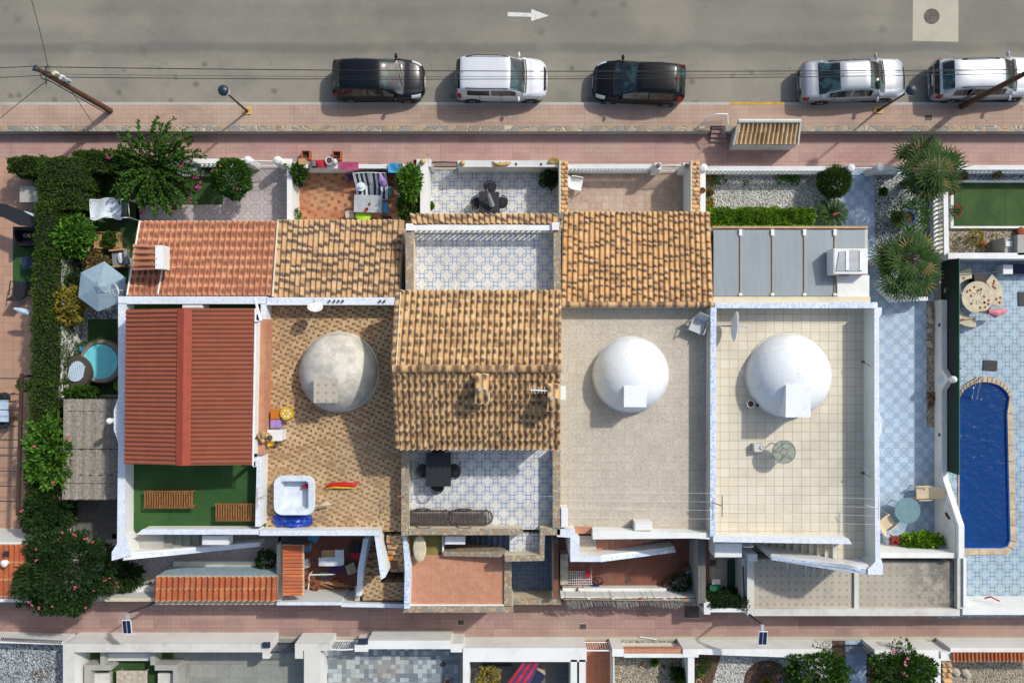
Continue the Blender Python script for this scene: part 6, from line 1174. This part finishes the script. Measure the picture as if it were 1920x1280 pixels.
# neighbour at the far left
t = T('pergola', 'dark steel pergola frame over the pink tiled patio, left edge', 'pergola', P(38, 830, 0)); part(t, 'beam', MB().pp([(37,700), (42,700), (35,964), (29,964)], 2.3, 2.42), M['dark_wood'])
for Y in (708, 738, 767, 797, 823, 838, 853, 882, 910, 938): part(t, 'crossbar', MB().tube([P(-160,Y,2.36), P(40,Y+1,2.36)], .022, 5), M['steel_dark'])
for Y in (706, 830, 958): part(t, 'post', MB().tube([P(38,Y,2.3), P(38,Y,2.3)-Vector((0,0,2.3))], .05, 6), M['steel_dark'])
for X, Y, L_, r, lb in ((50, 402, .95, .13, 'upper folded pale blue parasol beside the tall hedge'), (42, 582, .95, .11, 'lower folded pale blue parasol beside the tall hedge')):
    a, b = P(X-16, Y-4, 1.5), P(X+14, Y+5, 1.35); t = T('closed_parasol', lb, 'parasol', (a.x, a.y, 0), 'folded pale blue parasols'); part(t, 'canopy', MB().tube([a, a.lerp(b,.4), b], [.04, r*1.1, r], 9), M['pale_blue_cloth']); part(t, 'pole', MB().tube([b, b+Vector((.25,-.05,-.1))], .02, 6).tube([b, Vector((b.x,b.y,0))], .025, 6), M['wood_light'])
t = T('dark_shape', 'dark charcoal shape with curved edge at the left edge', 'shade', P(20, 402, 0)); part(t, 'canopy', MB().pp([(-120,372), (8,382), (42,395), (66,408), (66,425), (35,422), (5,407), (-120,398)], 1.62, 1.68), M['charcoal']); part(t, 'pole', MB().tube([P(30,404,1.6), P(30,404,1.6)-Vector((0,0,1.6))], .03, 6), M['steel_dark'])  # dark curved slab on a thin pole, its kind left open
crate('grey storage cabinet at the top of the pink patio beside the hedge', 54, 364, .78, .68, .8, 0, 'grey_render', lid='concrete'); 
t = T('shelf_unit', 'dark shelf unit holding a row of coloured books or bottles, left edge', 'shelf', P(42, 443, 0)); part(t, 'frame', MB().pb(24,425,68,430,0,1.2).pb(24,430,28,460,0,1.0).pb(28,452,68,460,0,.7).pb(28,430,68,452,0,.45), M['charcoal'])
for k, mt in enumerate(('cyan_plastic','yellow_plastic','blue_plastic','white_plastic','lime_fabric','red_plastic','cyan_plastic','white_plastic')): c = P(44+k*3, 441, .7); solo('coloured_bottle', ('turquoise','yellow','blue','white','lime','red','second turquoise','second white')[k]+' bottle in the dark shelf unit at the left edge', 'bottle', MB().lathe((c.x,c.y,.46), [(.03,0), (.035,.2), (.015,.26), (.015,.3), (0,.3)], 8, .9, 3), M[mt])
table('dark blue low table on the green rug, left edge', 52, 493, .52, .52, 0, 'navy_fabric', h=.45, leg='charcoal')
t = wchair('black woven garden chair on the green rug, left edge', 38, 541, R(175), 0, 'charcoal', w=.68)
table('pale blue glass table under the pergola, left edge', -8, 770, 1.1, .95, 0, 'pale_blue_cloth', leg='steel_dark')
for Y, r, lb in ((746, 0, 'upper dark chair at the pale blue table under the pergola'), (792, math.pi, 'lower dark chair at the pale blue table under the pergola')): dchair(lb, 8, Y, r, 0, 'steel_dark')
bush('shrub', 'small dark climber on the pergola corner, left', 'shrub', 48, 722, 10, 2.0, .4, 240, 'leaf_mid', .15, .04)
# junk strewn patio
for X, lb in ((682, 'left'), (711, 'right')):
    c = P(X, 352, .5); t = T('striped_sun_chair', lb+' black and white striped sun chair pushed to the grey table', 'chair', (c.x, c.y, 0), 'striped sun chairs', R(4 if X < 700 else -2))
    for s in range(7):
        m = MB(); x = -.3+.1*s; m.add([(x-.048,-.5,.38), (x+.048,-.5,.38), (x+.048,.1,.42), (x-.048,.1,.42), (x-.048,.55,.95), (x+.048,.55,.95)], [(0,1,2,3), (3,2,5,4)]); o = part(t, 'fabric_strip', m, M['charcoal' if s % 2 else 'white_cloth'] if s != 3 else M['navy_fabric'], local=True); o.modifiers.new('thick', 'SOLIDIFY').thickness = .01
    part(t, 'frame', MB().tube([(-.35,.56,.96), (-.35,.1,.42), (-.35,-.5,.38), (.35,-.5,.38), (.35,.1,.42), (.35,.56,.96), (-.35,.56,.96)], .018, 5), M['white_metal'], local=True)
    for sx in (-1, 1): part(t, 'leg', MB().tube([(sx*.35,-.45,.38), (sx*.35,.1,0)], .015, 5).tube([(sx*.35,.2,.5), (sx*.35,-.3,0)], .015, 5), M['white_metal'], local=True)
table('pale grey rectangular table in the junk strewn patio', 690, 382, 1.22, .76, 0, 'grey_plastic', R(-1.5)); solo('red_cup', 'red plastic cup on the pale grey table', 'cup', MB().lathe(P(688,393,.76), [(.05,0), (.08,.1), (.07,.1), (.045,.02)], 12), M['red_plastic']); solo('ashtray', 'small brown bowl on the pale grey table', 'bowl', MB().lathe(P(693,383,.75), [(.04,0), (.06,.04), (.05,.04), (.03,.01)], 10), M['rust'])
solo('lime_cushion', 'bright lime yellow cushion at the foot of the pale grey table', 'cushion', MB().lathe(P(681,405,.5)-Vector((0,0,.1)), [(0,0), (.3,.03), (.34,.08), (.28,.13), (0,.15)], 14, 1.05, .68), M['lime_fabric'], smooth=True)
solo('white_hat', 'white round sun hat on the left striped chair', 'hat', MB().lathe(P(677,350,.6), [(.2,0), (.2,.02), (.1,.04), (.08,.12), (0,.13)], 18), M['white_cloth']); solo('blue_bag', 'bright blue bag hanging right of the pale grey table', 'bag', MB().rb(P(722,388,.5)-Vector((0,0,.4)), .22, .42, .4, .1).tube([P(719,376,.5), P(724,372,.6), P(727,378,.5)], .015, 5), M['cyan_plastic'])
crate('long open cardboard box against the junk strewn patio wall', 688, 326, 1.15, .26, .6, 0, 'cardboard', R(-8), 'cardboard_box'); crate('brown cardboard box behind the long one', 695, 314, .95, .3, .55, 0, 'brown_box', R(2), 'cardboard_box'); crate('small cardboard box on the patio wall beside the blue towels', 719, 315, .24, .24, .7, 0, 'cardboard', 0, 'cardboard_box'); crate('tan cardboard box by the left planter on the patio wall', 566, 303, .28, .24, 1.15, 0, 'cardboard', 0, 'cardboard_box')
def cloth(label, X0_, Y0_, X1_, Y1_, z, mat, name='towel', amp=.05, seed=0, nx=8, ny=6):
    m = MB()
    for i in range(nx):
        for j in range(ny): m.add([(lambda q: q+Vector((0,0,amp*2*mnoise.noise(q*3+Vector((seed,0,0))))))(P(X0_+(X1_-X0_)*(i+a)/nx, Y0_+(Y1_-Y0_)*(j+b)/ny, z)) for a, b in ((0,0), (1,0), (1,1), (0,1))], [(0,1,2,3)])
    o = solo(name, label, 'cloth', m, M[mat]); o.modifiers.new('thick', 'SOLIDIFY').thickness = .015; return o
cloth('magenta towel draped over the junk strewn patio wall', 636, 304, 672, 319, 1.08, 'magenta_fabric', amp=.03); cloth('blue patterned towel draped over the patio wall', 728, 306, 752, 324, 1.1, 'cyan_plastic'); cloth('dark blue towel heaped below the patterned towel', 730, 312, 758, 328, .9, 'navy_fabric', seed=4)
cloth('dark red cloth heaped on the wall beside the tan box', 584, 300, 612, 314, 1.15, 'red_fabric', amp=.1); cloth('grey cloth heap beside the round white planter', 577, 302, 592, 312, 1.12, 'grey_fabric', amp=.1, seed=3)
solo('white_bottle', 'white canister on the junk strewn patio wall', 'canister', MB().lathe(P(630,305,1.05), [(.08,0), (.09,.28), (.03,.34), (0,.36)], 12, 1, 1.2), M['white_plastic'])
t = T('folded_umbrella', 'folded lilac parasol lying across the striped chairs', 'parasol', P(722, 345, .6)); part(t, 'canopy', MB().tube([P(712,325,1.0), P(716,338,.95), P(722,350,.8)], [.05,.16,.12], 8), M['lilac']); part(t, 'pole', MB().tube([P(713,324,1.02), P(727,356,.7)], .018, 5), M['white_metal'])
solo('teal_pouffe', 'round teal grey pouffe below the folded lilac parasol', 'pouffe', MB().lathe(P(728,358,.35)-Vector((0,0,.35)), [(.2,0), (.25,.15), (.22,.32), (0,.36)], 18), M['teal_grey'], smooth=True); bush('toy_heap', 'heap of small purple and red toys left of the striped chairs', 'toys', 657, 334, 8, .15, .15, 160, 'lilac', .08, .03, 'red_plastic', 5, fr=.03)
crate('small grey box beside the lime cushion', 655, 401, .34, .28, .4, 0, 'stone_light', R(12)); cloth('black and white garment on the floor by the roof edge', 716, 405, 734, 411, .3, 'charcoal', 'garment')
solo('coiled_hose', 'cream coiled hose beside the tall plant', 'hose', MB().tube([P(747+7*math.cos(a*.6), 331+6*math.sin(a*.6), .1+.01*a) for a in range(24)], .018, 5), M['beige_plastic'])
crate('blue grey box at the edge of the plants in the junk strewn patio', 750, 367, .14, .14, .2, 0, 'pale_blue_cloth'); crate('dark box under the left plant in the junk strewn patio', 556, 342, .35, .3, .4, 0, 'charcoal', .2)
for Y, r, lb in ((362,.14,'uppermost and largest'), (374,.1,'second'), (385,.12,'third'), (394,.1,'lowest')): solo('white_stone', lb+' of the pale stones along the left wall of the junk strewn patio', 'stone', MB().lathe(P(553,Y,.01), [(r,0), (r*.9,r*.8), (r*.4,r*1.2), (0,r*1.3)], 8, 1, 1.3, Y), M['stone_light'])
# ornaments on the thick white wall
t = T('lizard_ornament', 'golden lizard ornament with curled tail on the thick white wall', 'ornament', P(940, 308, 1.15)); part(t, 'body', MB().tube([P(957,304,1.2), P(952,307,1.22), P(940,309,1.22), P(930,308,1.2), P(924,303,1.19), P(926,311,1.18), P(934,313,1.18)], [.05,.07,.09,.06,.035,.025,.01], 8), M['gold_stone'], smooth=True)
for X, Y in ((949,311), (948,303), (936,313), (936,303)): part(t, 'leg', MB().tube([P(X,307,1.2), P(X+2,Y,1.17)], .02, 5), M['gold_stone'])
for X, Y, z, lb in ((793, 304, 1.35, 'round stone ball on the gate side wall of the blue tiled patio'), (867, 307, 1.15, 'round stone ball at the left end of the thick white wall')): solo('stone_ball', lb, 'ornament', MB().lathe(P(X,Y,z), [(.07,0), (.12,.08), (.1,.18), (0,.22)], 12), M['gold_stone'], smooth=True)
t = T('shell_ornament', 'golden scallop shell ornament at the right end of the thick white wall', 'ornament', P(1039, 303, 1.15)); m = MB()
for k in range(7): a = R(20+k*23); c = P(1039,307,1.17); m.tube([c, c+Vector((math.cos(a)*.26, math.sin(a)*.24, .1))], [.03,.05], 6)
part(t, 'shell', m, M['gold_stone'])
for X, lb in ((968, 'left small blue tile lamp set in the thick white wall'), (1015, 'right small blue tile lamp set in the thick white wall')): solo('wall_light', lb, 'lamp', MB().rb(P(X,308,1.15), .07, .1, .04).rb(P(X,308,1.19), .04, .06, .01), M['hull_blue'])
# ---------------------------------------------------------------- tool strewn patio
table('white cloth covered rack in the tool strewn patio', 622, 1044, .9, .6, 0, 'wood_light', h=.8); cloth('white cloth draped over the rack in the tool strewn patio', 598, 1044, 640, 1060, .85, 'white_cloth'); cloth('second white cloth hanging at the right of the rack', 628, 1030, 645, 1058, .88, 'white_cloth', seed=5)
crate('open purple lined basket below the white cloths', 635, 1066, .58, .34, .35, 0, 'teal_grey', R(12), lid='purple_fabric'); crate('pale blue tub at the top of the tool strewn patio', 586, 1009, .4, .3, .3, 0, 'pale_blue_cloth', R(-15), lid='cyan_plastic'); crate('small pale blue bin beside the small steep lean-to', 575, 1027, .24, .3, .4, 0, 'pale_blue_cloth', lid='cyan_plastic')
crate('dark green crate against the slanted mosaic wall', 664, 1027, .4, .4, .4, 0, 'green_glaze', lid='charcoal'); crate('red cloth covered crate against the slanted mosaic wall', 668, 1042, .42, .3, .4, 0, 'brown_box', lid='red_fabric'); crate('pile of grey bags right of the purple basket', 658, 1066, .4, .42, .3, 0, 'grey_fabric', .4, lid='stone_light')
crate('white paint tins beside the small steep lean-to', 574, 1056, .2, .36, .3, 0, 'white_plastic', .2); t = T('pipe_frame', 'white pipe frame around the terracotta pots', 'frame', P(600, 1085, 0)); part(t, 'pipe', MB().tube([P(578,1105,.6), P(580,1077,.6), P(628,1076,.6)], .03, 6).tube([P(580,1077,.6), P(580,1077,.6)-Vector((0,0,.6))], .03, 6), M['white_metal'])
t = T('garden_tools', 'bundle of wooden tool handles and twigs among the pots', 'tools', P(640, 1100, 0)); m = MB()
for k in range(12): a = P(rnd.uniform(600,630), rnd.uniform(1088,1098), .5); m.tube([a, P(rnd.uniform(630,665), rnd.uniform(1092,1112), .3)], .012, 4)
part(t, 'handle', m, M['wood_light'])
crate('rusty mailbox on the white wall between mosaic copings', 670, 1112, .2, .62, .35, 1.2, 'brown_box', lid='beige_plastic'); cloth('black parasol canopy folded at the top left of the tool strewn patio', 527, 1004, 568, 1020, 1.9, 'charcoal', 'awning', .06)
crate('dark pot stand on the brown stair landing', 736, 1058, .36, .32, .3, 1.9, 'charcoal', lid='brown_box'); c = P(734, 1043, 2.3); solo('paper_bag', 'orange paper bag on the brown stairs', 'bag', MB().rb(c, .3, .18, .16, .3), M['orange_plastic'])
crate('purple box under the slanted mosaic wall', 697, 1030, .3, .3, .3, 0, 'lilac'); bush('plant', 'dark leafless plant in the corner of the circle tiled patio', 'plant', 500, 1048, 16, .6, .45, 260, 'leaf_dark', .2, .05)
# red tiled patio
t = T('wire_trolley', 'white wire shelf trolley with a red bag in the red tiled patio', 'trolley', P(1087, 1084, 0)); m = MB()
for k in range(12): X = 1065+k*4; m.tube([P(X,1071,.8), P(X,1095,.8)], .01, 4)
for k in range(6): m.tube([P(1065,1071+k*4.8,.8), P(1110,1071+k*4.8,.8)], .01, 4)
part(t, 'wire_shelf', m, M['white_metal'])
for X, Y in ((1065,1071), (1110,1071), (1065,1095), (1110,1095)): part(t, 'leg', MB().tube([P(X,Y,.8), P(X,Y,.8)-Vector((0,0,.8))], .02, 5), M['white_metal'])
crate('red bag lying on the wire trolley', 1103, 1077, .2, .24, .15, .82, 'red_plastic'); crate('tall pale locker against the dark wall in the red tiled patio', 1058, 1067, .32, 1.3, .9, 0, 'concrete_pale', lid='stone_light')
solo('black_hose', 'coiled black hose right of the wire trolley', 'hose', MB().tube([P(1120+11*math.cos(a*.5), 1089+7*math.sin(a*.5), .1+.012*a) for a in range(26)], .025, 5), M['cable']); crate('small blue bag below the coiled black hose', 1117, 1100, .3, .14, .2, 0, 'blue_plastic')
solo('drain_cover', 'round dark drain cover in the red tiled patio', 'drain', MB().lathe(P(1178,1088,.012), [(.12,0), (.12,.02), (.09,.02), (.08,.01), (0,.012)], 16), M['cast_iron']); solo('bow_decoration', 'dark iron lizard figure on the low white ledge', 'ornament', MB().tube([P(1084,1100,.5), P(1082,1107,.5), P(1084,1112,.5)], [.02,.04,.01], 5).tube([P(1078,1104,.5), P(1088,1108,.5)], .012, 4), M['rust'])
# little green yard
crate('dark green door mat box in the little green yard', 1372, 1078, .34, 1.35, .1, 0, 'dark_green'); crate('green low box at the foot of the little green yard', 1342, 1103, .5, .3, .25, 0, 'dark_green', lid='green_glaze'); crate('small pale sink on the green box', 1343, 1090, .34, .2, .3, 0, 'white_plastic'); crate('dark floor grate in the little green yard', 1337, 1055, .24, .26, .04, 0, 'cast_iron')
gate('white barred gate panel at the top of the little green yard', 1394, 1412, 1024, 2.6, 'white_metal', 6)
cable('thin dark rail along the side wall of the little green yard', [P(1393,1060,1.3), P(1396,1125,1.3)], .03, 0, 'rail')
# blue path furniture
table('round teal grey table on the blue patterned path', 1702, 957, 1.12, 1.12, 0, 'teal_grey', rnd_=True); wchair('white reclining garden chair above the round teal table', 1730, 923, R(-88), 0, 'beige_plastic', w=.6, recl=.45); wchair('white garden chair left of the round teal table', 1664, 978, R(128), 0, 'beige_plastic', w=.56, recl=.3)
for k, (X, Y, r) in enumerate(((1741,582,.12), (1743,600,.14), (1742,620,.13), (1743,590,.1), (1741,645,.14))): solo('edging_stone', ('topmost','third','fourth','second','lowest')[k]+' pale stone in the gravel strip beside the long blue path', 'stone', MB().lathe(P(X,Y,.02), [(r,0), (r*.9,r*.6), (r*.4,r*.9), (0,r)], 7, 1, 1.5, k), M['stone_light'])
t = T('diamond_plaque', 'blue mosaic diamond set in the long scalloped wall by the pool', 'plaque', (18.85, P(0,711,.6).y, .3)); part(t, 'tile', MB().add([(18.855, P(0,711,.6).y+dy, .55+dz) for dy, dz in ((0,.3), (.25,0), (0,-.3), (-.25,0))], [(0,1,2,3)]), M['mosaic_blue'])
for Y, lb in ((609,'upper'), (815,'lower')): solo('wall_light', lb+' small dark square light on the long scalloped wall by the pool', 'lamp', MB().box(18.83, P(0,Y,.5).y-.07, .38, 18.86, P(0,Y,.5).y+.07, .5).box(18.82, P(0,Y,.5).y-.04, .41, 18.83, P(0,Y,.5).y+.04, .47), M['hull_blue'])
cable('dark gecko shaped ornament on the white wall beside the round table', [(18.83, P(0,962,1.1).y, 1.0), (18.8, P(0,966,1.1).y, 1.15), (18.83, P(0,971,1.2).y, 1.3)], .05, 0, 'gecko_ornament'); m = MB().tube([(18.84, P(0,862,.5).y, .5), (18.84, P(0,895,.5).y, .5), (18.84, P(0,985,1.7).y, 1.7), (18.84, P(0,1030,1.75).y, 1.72)], .03, 5); solo('mosaic_band', 'thin blue mosaic line running down the long scalloped wall', 'trim', m, M['mosaic_blue'])
# ---------------------------------------------------------------- pool terrace
px_out = [(1797,1040), (1797,715)]+[(1847-50*math.cos(R(a)), 762-56*math.sin(R(a))) for a in range(20, 180, 10)]+[(1898,790), (1905,1018), (1898,1034), (1880,1040)]
px_out = [(1797,1040), (1797,740)]+[(1848-51*math.cos(R(a)), 752-46*math.sin(R(a))) for a in range(15, 166, 10)]+[(1899,775), (1905,1015), (1900,1030), (1888,1039)]
ins = [(1799,1028), (1799,742)]+[(1847-48*math.cos(R(a)), 754-38*math.sin(R(a))) for a in range(15, 166, 10)]+[(1889,775), (1895,1013), (1890,1024), (1880,1028)]
t = T('swimming_pool', 'deep blue swimming pool with a rounded upper end and pale stone coping', 'swimming pool', P(1850, 870, 0)); n = len(ins)
A3 = [P(x_, y_, .05) for x_, y_ in px_out]; B3 = [P(x_, y_, .05) for x_, y_ in ins]; PC = P(1850, 870, 0); R3 = [Vector((PC.x+(p.x-PC.x)*1.7, PC.y+(p.y-PC.y)*1.7, .003)) for p in A3]
part(t, 'apron', MB().add([Vector((p.x, p.y, .003)) for p in A3]+R3, [(i, (i+1) % n, n+(i+1) % n, n+i) for i in range(n)]), M['linked_tile_pool']); C3 = [Vector((p.x, p.y, -1.5)) for p in B3]; D3 = [Vector((p.x, p.y, -.5)) for p in A3]
part(t, 'coping', MB().add(A3+B3+D3, [(i, (i+1) % n, n+(i+1) % n, n+i) for i in range(n)]+[(i, (i+1) % n, 2*n+(i+1) % n, 2*n+i) for i in range(n)]), M['pool_coping'])
m = MB()
for i in range(2, n-1, 1):
    a, b = A3[i], B3[i]; m.tube([a+Vector((0,0,.004)), b+Vector((0,0,.004))], .012, 4)
for k in range(1, 8): a, b = A3[-4].lerp(A3[-3], k/8), B3[-4].lerp(B3[-3], k/8); m.tube([a+Vector((0,0,.004)), b+Vector((0,0,.004))], .012, 4)
part(t, 'coping_joints', m, M['cast_iron']); part(t, 'liner', MB().add(B3+C3, [(i, (i+1) % n, n+(i+1) % n, n+i) for i in range(n)]+[tuple(range(n, 2*n))]), M['pool_liner']); part(t, 'water', MB().add([p-Vector((0,0,.12)) for p in B3], [tuple(range(n))]), M['pool_water'])
m = MB()
for X in (1831, 1840): m.tube([P(X+2,706,.05), P(X+1,712,.6), P(X-5,728,.5), P(X-9,748,-.05), P(X-9,748,-.9)], .022, 6)
part(t, 'ladder_rail', m, M['chrome']); part(t, 'ladder_step', MB().rb(P(1827,747,-.3), .4, .08, .03).rb(P(1827,747,-.6), .4, .08, .03), M['chrome'])
pa, pb_ = P(1799,1040,0), P(1799,700,0)
crate('dark square mat at the rounded end of the pool', 1857, 685, .6, .44, .05, 0, 'charcoal', R(-4)); crate('dark square mat by the right edge of the pool terrace', 1922, 560, .55, .6, .05, 0, 'charcoal')
c = P(1833, 557, .74); t = table('round table with flowered cream cloth on the pool terrace', 1833, 557, 1.38, 1.38, 0, 'cream_cloth', rnd_=True)
def petals(cx, cy, z, r, n_, sx=1): 
    m = MB()
    for k in range(n_):
        a = rnd.uniform(0, 6.28); q = r*math.sqrt(rnd.uniform(.1,.8)); x, y = cx+q*math.cos(a), cy+q*math.sin(a)
        for j in range(5): b = j*1.256; m.leaf(Vector((x,y,z)), Vector((math.cos(b), math.sin(b), 0)), .07, .028, Vector((0,0,1)))
    return m
part(t, 'flower_print', petals(0, 0, .745, .62, 14), M['rust'], local=True); m = MB()
for k in range(9): a = k*.7; m.tube([(math.cos(a)*.15, math.sin(a)*.15, .745), (math.cos(a+.4)*.33, math.sin(a+.4)*.33, .745)], .008, 3)
part(t, 'stem_print', m, M['dark_green'], local=True)
def arcseat(label, a0, a1, r0=.85, r1=1.3):
    t = T('curved_bench', label, 'bench', (c.x, c.y, 0), 'curved benches round the flowered table'); N = 12; A0 = [R(a0+(a1-a0)*k/N) for k in range(N+1)]
    lo = [Vector((c.x+r0*math.cos(a), c.y+r0*math.sin(a), 0)) for a in A0]; hi = [Vector((c.x+r1*math.cos(a), c.y+r1*math.sin(a), 0)) for a in reversed(A0)]
    part(t, 'seat', MB().prism(lo+hi, .36, .45), M['cream_cloth']); m = MB()
    for k in range(7):
        a = R(rnd.uniform(a0+6, a1-6)); q = rnd.uniform(r0+.1, r1-.1)
        for j in range(5): b = j*1.256; m.leaf(Vector((c.x+q*math.cos(a), c.y+q*math.sin(a), .455)), Vector((math.cos(b), math.sin(b), 0)), .07, .028, Vector((0,0,1)))
    part(t, 'flower_print', m, M['rust'])
    for a in (A0[1], A0[-2]): part(t, 'leg', MB().tube([(c.x+(r0+r1)/2*math.cos(a), c.y+(r0+r1)/2*math.sin(a), 0), (c.x+(r0+r1)/2*math.cos(a), c.y+(r0+r1)/2*math.sin(a), .36)], .04, 6), M['dark_wood'])
arcseat('upper left curved bench with flowered cloth at the round table', 95, 170); arcseat('right curved bench with flowered cloth at the round table', -20, 52); arcseat('lower left curved bench with flowered cloth at the round table', 185, 275)
t = T('closed_parasol', 'folded pink parasol lying beside the flowered round table', 'parasol', P(1870, 584, .5)); part(t, 'canopy', MB().tube([P(1852,584,.9), P(1866,587,.85), P(1884,583,.75), P(1890,581,.7)], [.1,.2,.1,.02], 8), M['pink_fabric']); part(t, 'pole', MB().tube([P(1836,585,.95), P(1855,584,.9)], .03, 6), M['steel_dark'])
crate('white cabinet under the wall at the top of the pool terrace', 1890, 505, .4, .38, .7, 0, 'white_plastic'); crate('dark sunbed box at the top right of the pool terrace', 1918, 504, .9, .4, .35, 0, 'navy_fabric'); crate('dark seat at the upper left of the flowered table', 1838, 522, .5, .4, .45, 0, 'charcoal', .1)
cable('dark awning bar along the top wall of the pool terrace', [P(1798,516,1.2), P(1882,509,1.2)], .02, 0, 'awning_bar'); t = T('utility_shed', 'grey utility box with a white cap above the pool terrace wall', 'shed', P(1905, 455, 0)); part(t, 'body', MB().pb(1884,445,1930,478,0,1.0).pb(1908,440,1990,478,0,1.3), M['grey_render']); part(t, 'cap', MB().pb(1886,452,1898,462,1.0,1.06), M['stucco'])
solo('striped_hook', 'small red and brown hook mark on the white wall below the pool', 'hook', MB().tube([P(1846,1121,1.0), P(1858,1118,1.1), P(1874,1126,1.1)], .035, 5), M['red_fabric']); solo('stone_urn', 'red and brown tuft of stones at the right end of the tan gravel', 'stones', MB().lathe(P(1912,434,.1), [(.22,0), (.18,.15), (0,.2)], 8).lathe(P(1842,455,.1), [(.16,0), (.12,.1), (0,.14)], 8), M['rust'])
# ---------------------------------------------------------------- bottom courtyards
def sofa(label, pts, z=.42, bz=.75, backs=()):
    t = T('outdoor_sofa', label, 'sofa', P(sum(p[0] for p in pts)/len(pts), sum(p[1] for p in pts)/len(pts), 0)); part(t, 'base', MB().pp(pts, 0, z-.12), M['stone_light']); part(t, 'cushion', MB().pp(pts, z-.12, z), M['stucco_old'])
    for b in backs: part(t, 'backrest', MB().pb(*b, 0, bz), M['grey_render'])
sofa('left grey sofa in the walled lawn courtyard, bottom left', rc(172,1262,205,1330), backs=((158,1246,208,1256), (158,1256,170,1330))); sofa('middle grey sofa against the wall in the lawn courtyard', rc(196,1224,282,1238), backs=((188,1222,196,1246), (282,1222,290,1246)))
sofa('right grey sofa in the walled lawn courtyard, bottom left', rc(296,1262,322,1330), backs=((290,1246,332,1256), (324,1256,334,1330))); table('grey low table on the lawn between the sofas', 247, 1278, 1.35, 1.0, 0, 'stone_light', h=.4, leg='grey_render')
t = T('striped_rug', 'red and blue striped rug hung slantwise over the white wall, bottom', 'rug', P(975, 1262, 1.0)); part(t, 'rug', MB().pp([(978,1242), (1012,1242), (985,1300), (940,1300)], 1.0, 1.04), plain('rug_purple', '4a2f5c', .9, .2))
for k in range(3):
    a0 = 980+k*12; part(t, 'red_stripe', MB().pp([(a0,1242), (a0+5,1242), (a0-36+k*3,1300), (a0-44+k*3,1300)], 1.04, 1.055), M['red_fabric'])
crate('dark navy doormat with pale border beside the striped rug, bottom', 1003, 1272, .62, .75, .5, 0, 'beige_plastic', R(-35), lid='navy_fabric'); crate('dark grey trough behind the fluffy shrub, bottom', 931, 1243, 1.3, .22, .4, 0, 'charcoal')
crate('small dark letter box on the white wall at the bottom left', 499, 1209, .3, .2, .12, 1.4, 'navy_fabric'); crate('dark letter box on the white louvred wall, bottom', 680, 1202, .42, .2, .12, 1.27, 'navy_fabric')
for k, (X, Y) in enumerate(((1203,1244), (1243,1247))): solo('figurine', ('left','right')[k]+' small dark figurine in the small gravel garden, bottom', 'ornament', MB().tube([P(X,Y,.02), P(X+2,Y+3,.2), P(X+5,Y+5,.25)], [.05,.07,.03], 6), M['rust'] if k == 0 else M['charcoal'])
for X, Y, lb in ((1770,1242,'left'), (1790,1246,'right')): solo('garden_stone', lb+' pale stone in the shaded gravel at the bottom right', 'stone', MB().lathe(P(X+20,Y+14,.02), [(.18,0), (.16,.12), (0,.18)], 7, 1, 1.6, .8), M['stone_light'])
solo('dropped_pole', 'thin white stick lying in the lower alley', 'stick', MB().tube([P(1199,1193,.03), P(1231,1198,.03)], .025, 5), M['white_paint'])
solo('dry_branch', 'dry brown plant debris on the pale gravel, bottom left', 'debris', crown(MB(), P(73,1266,.08), .25, .15, .1, 60, .2, .015), M['dry_leaf'])
